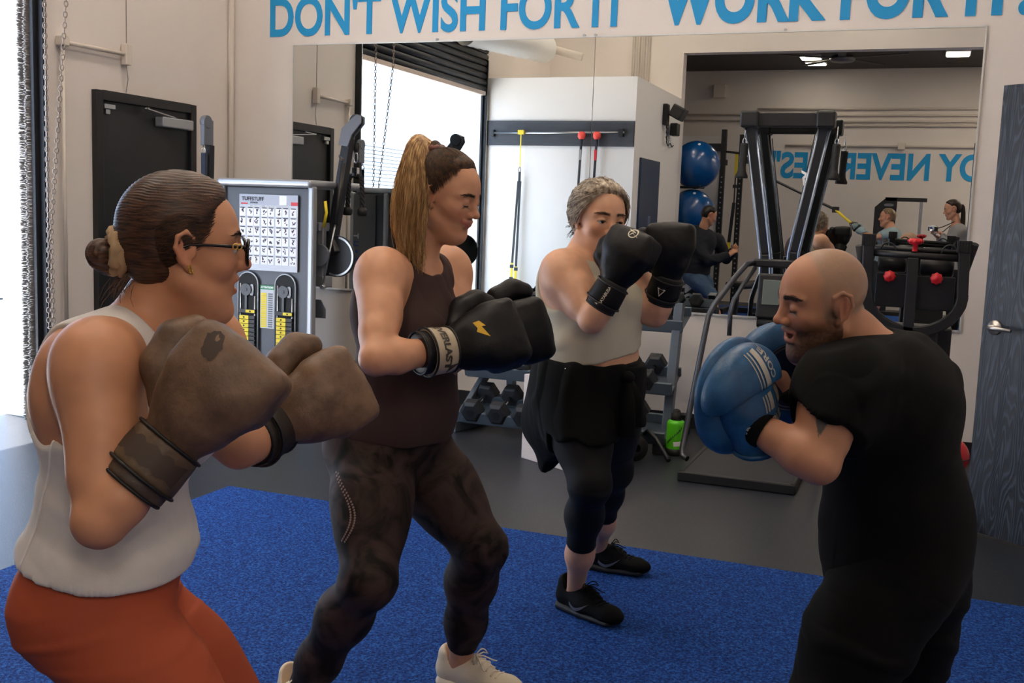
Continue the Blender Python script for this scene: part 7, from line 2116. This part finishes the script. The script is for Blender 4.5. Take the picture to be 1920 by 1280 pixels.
def photographer():
    J = extend_legs(J_PHOTO, (-0.02, 0, 0), shank=(0.02, 0)); J['headrot'] = (math.radians(176), math.radians(14), 0)
    J['wrR'] = (0.115, -0.130, 1.345); J['wrL'] = (0.075, -0.185, 1.300); J['elR'] = (0.235, -0.03, 1.185); J['shR'] = (0.325, -0.05, 1.38)
    B = dict(pelvis=(0.150, 0.105), waist=(0.118, 0.090), chest=(0.130, 0.098), bust=0.050, arm=0.040, thigh=0.080, calf=0.052, hs=1.0, neck=0.046, glute=1.0)
    P = build_person('person', 'photographer with dark ponytail and grey sweater holding a small silver camera', J, B, 0.0036, 0.0085)
    j = P['j']; H = P['H']
    add_hand(P['A'], j['wrR'], V3(-0.75, 0.35, 0.35), V3(0.5, -0.1, 0.8), 1, 0.8, 0.88); add_hand(P['A'], j['wrL'], V3(-0.55, 0.55, 0.35), V3(-0.2, -0.2, -0.9), 1, 0.7, 0.88)
    finish_body(P, dict(skin='#c89478', fat=0.0, brow='#23160f', lid=0.7))
    f = P['T'].copy(); f.union(P['A'], 0.04); f.offset(0.011)
    for s in 'LR': sleeve_cut(P, f, 1.85, s, 0.08)
    cut_neck(P, f, 0.045, 0.074, 0.02, 0.07); f.cut(plane_cut(lerp(j['pelvis'], j['waist'], 0.1), -P['pup']), 0.006)
    cloth(P, 'sweater', f, mat('grey_knit', '#8f8d8c', 0.9, bump=0.15, bscale=300), folds(0.006, V3(0.5, 0.3, 0.8), 50, 4, 0.1))
    leggings(P, 'trousers', M_blackl, 0.95, 0.95, 0.5, None, 0.008)
    hm = m_hair('dark_brown_hair', '#1a100b', '#3a271b')
    def line(x, y, z):
        fr = (x - 0.062) + (z - 0.086) * -0.55 + np.maximum(y - 0.02, 0) * 0.45
        return np.maximum(np.maximum(fr, x * 0.95 - 0.042 - (z - 0.02) * 0.5), np.maximum(-(z + 0.068), np.where(z < 0.014, x + 0.022, -1)))
    cap = cloth(P, 'hair', hair_cap(P, line, 0.009), hm)
    rr = random.Random(3); t0 = H.p(-0.098, 0, 0.045); bk = -H.R[:, 0]; paths = []
    for i in range(260):
        u, v = rr.gauss(0, 0.45), rr.gauss(0, 0.45)
        paths.append([t0 + bk * (0.045 * (1 - math.exp(-t * 5)) + v * 0.022 * (0.4 + t)) + H.R[:, 1] * (u * 0.022 * (0.4 + t)) + V3(0, 0, -0.30 * t * t - 0.02 * t) for t in (0, 0.15, 0.35, 0.6, 0.8, 1.0)])
    strands('ponytail', H, paths, 0.0032, hm, cap, P['org'])
    for s in 'LR': shoe(P['root'], 'training_shoe', j['an' + s], j['toe' + s] - j['an' + s], 0.98, SH_CRM, P['org'])
    return P
hoodie_man(); strap_man(); photographer()

# the camera in her hands
dv = Vector((-math.sin(YAW), math.cos(YAW), 0)); rv = Vector((math.cos(YAW), math.sin(YAW), 0))
cmr = thing('camera', 'small silver and black camera held by the photographer in grey', 'camera', (0.022, -0.075, 1.392), math.atan2(dv.y, dv.x))
m = MB(); m.box((0, 0, 0), (0.032, 0.118, 0.050)); m.build('camera_body', M_blk, cmr, bevel=0.006)
m = MB(); m.box((0, 0, 0.030), (0.030, 0.116, 0.016)); m.box((0, 0.0, 0.042), (0.026, 0.034, 0.014)); m.build('top_plate', mat('silver_paint', '#c4c3bf', 0.35, 0.6), cmr, bevel=0.004)
m = MB(); m.lathe([(0.030, 0.014), (0.031, 0.035), (0.028, 0.036), (0.028, 0.050), (0.024, 0.052), (0.021, 0.046), (0, 0.042)], 28, (0, 0, 0), (1, 0, 0)); m.build('lens', M_chrome, cmr)
m = MB(); m.cyl((0, -0.038, 0.038), (0, -0.038, 0.046), 0.009, n=16); m.cyl((0, 0.040, 0.038), (0, 0.040, 0.045), 0.007, n=16); m.build('dials', M_chrome, cmr, bevel=0.001)
m = MB(); cpos = Vector(cmr.location)
m.tube([(0.07, -0.09, 1.40), (0.13, -0.12, 1.42), (0.20, -0.11, 1.455), (0.26, -0.09, 1.49)], 0.006, 6); m.tube([(0.0, -0.14, 1.39), (0.06, -0.21, 1.34), (0.14, -0.22, 1.36), (0.22, -0.22, 1.44), (0.27, -0.22, 1.49)], 0.006, 6)
tag(m.build('camera_strap', mat('dark_strap', '#3a332e', 0.8)), 'dark neck strap running from the camera to the photographer', 'strap')

# exercise balls with wall pegs
M_ball = mat('blue_vinyl', '#0a4b8a', 0.25, coat=0.3)
for (x, y, z, r, lb) in ((-3.12, -0.87, 2.157, 0.332, 'upper blue exercise ball on wall pegs, seen in the mirror'), (-3.15, -0.87, 1.495, 0.325, 'lower blue exercise ball behind the person in the hoodie')):
    t = thing('exercise_ball', lb, 'exercise ball', (x, y, z), 0, 'blue exercise balls on pegs')
    m = MB(); m.sphere((0, 0, 0), r, 48, 32); b_ = m.build('ball_shell', M_ball, t)
    m = MB(); m.cyl((0.2 * r, r * 0.55, r * 0.80), (0.2 * r, r * 0.57, r * 0.83), 0.02, n=14); m.build('air_plug', M_white, b_)
    p = thing('ball_peg', lb.split(' exercise')[0] + ' ball rests on this pair of black steel pegs', 'peg', (x, y, z - r * 0.94), 0, 'pegs under the exercise balls')
    for dy in (-0.14, 0.14):
        m = MB(); m.tube([(-0.5, dy, 0), (0.10, dy, 0)], 0.013, 8); m.tube([(0.10, dy, 0), (0.10, dy, 0.05)], 0.013, 8); m.build('peg_arm', M_black, p)
    m = MB(); m.box((-0.5, 0, 0), (0.04, 0.40, 0.08)); m.build('peg_plate', M_black, p, bevel=0.004)
m = MB(); m.box((-3.72, -0.87, 1.32), (0.12, 0.76, 2.64)); struct('wall_alcove_side', m, M_wallw)

# power rack
pr = thing('power_rack', 'black perforated power rack in the far room, seen in the mirror', 'rack', (-2.60, -2.2, 0.012))
POST = [(-0.34, 0.30, 2.72), (-0.14, -0.10, 2.68), (0.28, -0.10, 2.36), (0.10, 0.55, 2.3)]
for i, (x, y, h) in enumerate(POST[:3]):
    m = MB(); m.box((x, y, h / 2), (0.075, 0.075, h)); po = m.build('rack_post', M_black, pr, bevel=0.004)
    m = MB()
    for k in range(26): m.cyl((x, y + 0.0375, 0.15 + k * 0.075), (x, y + 0.040, 0.15 + k * 0.075), 0.012, n=10)
    m.build('post_holes', mat('hole_glint', '#9a9da3', 0.4), po)
m = MB(); m.box((-0.45, 0.30, 2.46), (0.30, 0.07, 0.11)); m.build('top_beam', M_black, pr, bevel=0.004)
m = MB(); m.box((0.07, -0.10, 2.30), (0.42, 0.07, 0.10)); m.build('top_beam', M_black, pr, bevel=0.004)
m = MB(); m.box((-0.55, 0.30, 2.24), (0.55, 0.06, 0.08)); m.build('rack_brace', M_black, pr, bevel=0.004)
m = MB(); m.box((0.07, -0.10, 0.04), (0.60, 0.08, 0.08)); m.box((-0.24, 0.10, 0.04), (0.08, 0.55, 0.08)); m.build('rack_foot', M_black, pr, bevel=0.004)
m = MB(); m.tube([(-0.34, 0.33, 2.40), (0.30, -0.03, 2.36)], 0.016, 8); m.build('pull_up_bar', M_black, pr)

def straps(name, label, A, knot, ends, loc):
    t = thing(name, label, 'straps', loc); L = Vector(loc)
    A, K = Vector(A) - L, Vector(knot) - L
    m = MB(); m.beam(A, K, 0.055, 0.02); m.build('black_webbing', M_ink, t)
    m = MB(); m.box(K, (0.09, 0.06, 0.08)); m.build('cam_buckle', M_ink, t, bevel=0.006)
    for e in ends:
        E = Vector(e) - L; d = (E - K).normalized(); mid = K.lerp(E, 0.72)
        m = MB(); m.beam(K, mid, 0.040, 0.014); yw = m.build('yellow_webbing', M_yel, t)
        u = d.orthogonal().normalized(); m = MB()
        m.tube([mid, E + u * 0.055, E - u * 0.055, mid], 0.007, 6, closed=False); m.tube([E + u * 0.055, E - u * 0.055], 0.016, 10); m.build('foot_cradle_grip', M_blk, t)
    return t
straps('suspension_strap', 'suspension straps stretched from the rack to the hands of the person in pale blue', (-2.29, -2.25, 2.05), (-1.22, -1.02, 1.60), [(-0.90, -0.58, 1.365), (-0.94, -0.71, 1.39)], (-2.0, -1.6, 1.8))
t = thing('suspension_strap', 'black suspension strap with yellow top hanging inside the power rack', 'straps', (-2.76, -2.0, 2.33))
m = MB(); m.box((0, 0, -0.10), (0.045, 0.01, 0.36)); m.build('yellow_sling', M_yel, t, bevel=0.002)
m = MB(); m.box((0.0, 0, -0.46), (0.02, 0.01, 0.40)); m.beam((0.0, 0, -0.66), (-0.04, 0, -1.25), 0.008, 0.05, (1, 0, 0)); m.box((0, 0, -0.42), (0.06, 0.02, 0.05)); m.build('black_webbing', M_ink, t)
m = MB(); m.box((-0.04, 0, -1.40), (0.05, 0.01, 0.30)); m.build('yellow_webbing', M_yel, t)

# tall cable tower against the far wall
mc = thing('cable_tower', 'black cable tower with a slanted corner against the far wall', 'gym machine', (-0.55, -3.95, 0))
m = MB(); m.prism([(-0.31, 0.0), (-0.05 + 0.02, 0.0), (0.02, 1.72), (0.02, 1.86), (-0.14, 1.86), (-0.31, 1.70)], frame_of((0, 0.04, 0), (1, 0, 0), (0, 0, 1)), 0.05); m.build('side_panel', M_black, mc, bevel=0.006)
m = MB(); m.box((0.15, 0, 1.83), (0.62, 0.08, 0.06)); m.build('top_beam', M_black, mc, bevel=0.004)
m = MB(); m.box((0.38, 0, 0.91), (0.05, 0.06, 1.80)); m.build('steel_post', M_steel, mc, bevel=0.004)
m = MB(); m.prism([(0.075 * math.copysign(abs(math.cos(a)) ** 0.6, math.cos(a)), 0.022 * math.sin(a)) for a in [2 * PI * i / 20 for i in range(20)]], frame_of((-0.10, 0.046, 1.74), (1, 0, 0), (0, 0, 1)), -0.004); m.build('oval_badge', mat('badge_grey', '#7f8288', 0.4, 0.5), mc)
m = MB(); m.box((0.05, 0, 0.03), (0.80, 0.45, 0.06)); m.build('base_frame', M_black, mc, bevel=0.006)

# flat bench, weights, sign in front of the rack
bn = thing('weight_bench', 'dark padded weight bench beside the power rack', 'bench', (-2.35, -1.35, 0.012), 0.3)
m = MB(); m.box((0, 0, 0.50), (0.30, 0.95, 0.07)); m.build('bench_pad', M_pad, bn, bevel=0.02)
m = MB(); m.beam((0, -0.42, 0.46), (0, 0.42, 0.46), 0.06, 0.05); m.beam((0, -0.36, 0.46), (0, -0.42, 0.03), 0.05, 0.05, (0, 1, 0)); m.beam((0, 0.36, 0.46), (0, 0.42, 0.03), 0.05, 0.05, (0, 1, 0)); m.box((0, -0.42, 0.025), (0.42, 0.06, 0.05)); m.box((0, 0.42, 0.025), (0.42, 0.06, 0.05)); m.build('bench_frame', M_black, bn, bevel=0.004)
bx = thing('plyo_cushion', 'black padded jump box marked 24 behind the person in the hoodie', 'box', (-2.99, -0.20, 0.012), 0.0)
m = MB(); m.box((0, 0, 0.34), (0.46, 0.42, 0.68)); cu_ = m.build('box_cover', M_pad, bx, bevel=0.02)
text_mesh('box_number', '24', 0.22, frame_of((0.02, 0.2125, 0.42), (0, 0, 1), (1, 0, 0)), M_white, cu_, 0.003, 0.008)

# ceiling fan and pipes of the far room
fan = thing('ceiling_fan', 'dark ceiling fan below the far ceiling, seen in the mirror', 'ceiling fan', (-1.43, -2.9, 3.95))
m = MB(); m.cyl((0, 0, 0.0), (0, 0, -0.05), 0.03, n=16); m.build('fan_rod', M_dark, fan)
m = MB(); m.lathe([(0, -0.03), (0.16, -0.04), (0.19, -0.08), (0.17, -0.12), (0.06, -0.14), (0, -0.14)], 28); m.build('motor_housing', mat('grey_metal', '#6f7074', 0.4, 0.6), fan)
for i in range(5):
    a = 0.25 + i * 2 * PI / 5; m = MB(); m.beam((0.17 * math.cos(a), 0.17 * math.sin(a), -0.07), (0.98 * math.cos(a), 0.98 * math.sin(a), -0.06), 0.12, 0.012); m.build('fan_blade', mat('dark_blade', '#3b3836', 0.6), fan, bevel=0.004)
for i, (z, x0, x1) in enumerate([(3.30, -2.9, 3.5), (3.20, -4.6, 3.5), (3.10, -4.6, 3.5), (3.03, -2.3, 3.5), (2.70, -2.4, 3.5)]):
    m = MB(); m.tube([(x0, FAR_Y + 0.03, z), (x1, FAR_Y + 0.03, z)], 0.018, 8)
    if i == 0: m.tube([(x0, FAR_Y + 0.03, z), (x0 - 0.10, FAR_Y + 0.03, z - 0.04), (x0 - 0.14, FAR_Y + 0.03, z - 0.14), (x0 - 0.14, FAR_Y + 0.03, 2.6)], 0.018, 8)
    tag(m.build('wall_pipe', M_cond), 'horizontal painted pipe on the far wall, %s' % ['topmost of five', 'second from the top', 'third from the top', 'fourth from the top', 'lowest, just above the lettering'][i], 'pipe', 'pipes on the far wall')
bxm = MB(); bxm.box((-0.55, FAR_Y + 0.05, 2.70), (0.11, 0.1, 0.11)); tag(bxm.build('junction_box', M_cond, None, 0.006), 'small square junction box above the lettering on the far wall', 'box')
bxm = MB(); bxm.box((-3.55, FAR_Y + 0.06, 3.60), (0.20, 0.12, 0.22)); tag(bxm.build('junction_box', M_cond, None, 0.006), 'larger junction box high on the far wall, left of the ceiling fan', 'box')
# duct and pipes over the partition
m = MB(); m.lathe([(0.16 + (0.012 if i % 2 else 0), -0.6 + i * 0.06) for i in range(26)], 22, (-4.72, 2.1, 3.40), (-0.3, 1, 0.0)); tag(m.build('flexible_duct', mat('white_duct', '#d6d6d4', 0.5)), 'white ribbed duct under the ceiling above the partition', 'duct')
m = MB(); m.tube([(-5.0, 1.4, 3.55), (-4.15, 1.3, 3.33)], 0.05, 12); tag(m.build('vent_pipe', M_cond), 'short slanting pipe above the white partition', 'pipe')
for i in range(4):
    m = MB(); m.tube([(-3.72 - i * 0.07, -0.26, 3.0), (-3.72 - i * 0.07, -0.26, 5.3)], 0.02, 8); tag(m.build('riser_pipe', M_cond), 'thin vertical pipe in the bundle above the partition, %s' % ['nearest the opening', 'second from the opening', 'third from the opening', 'farthest from the opening'][i], 'pipe', 'riser pipes above the partition')
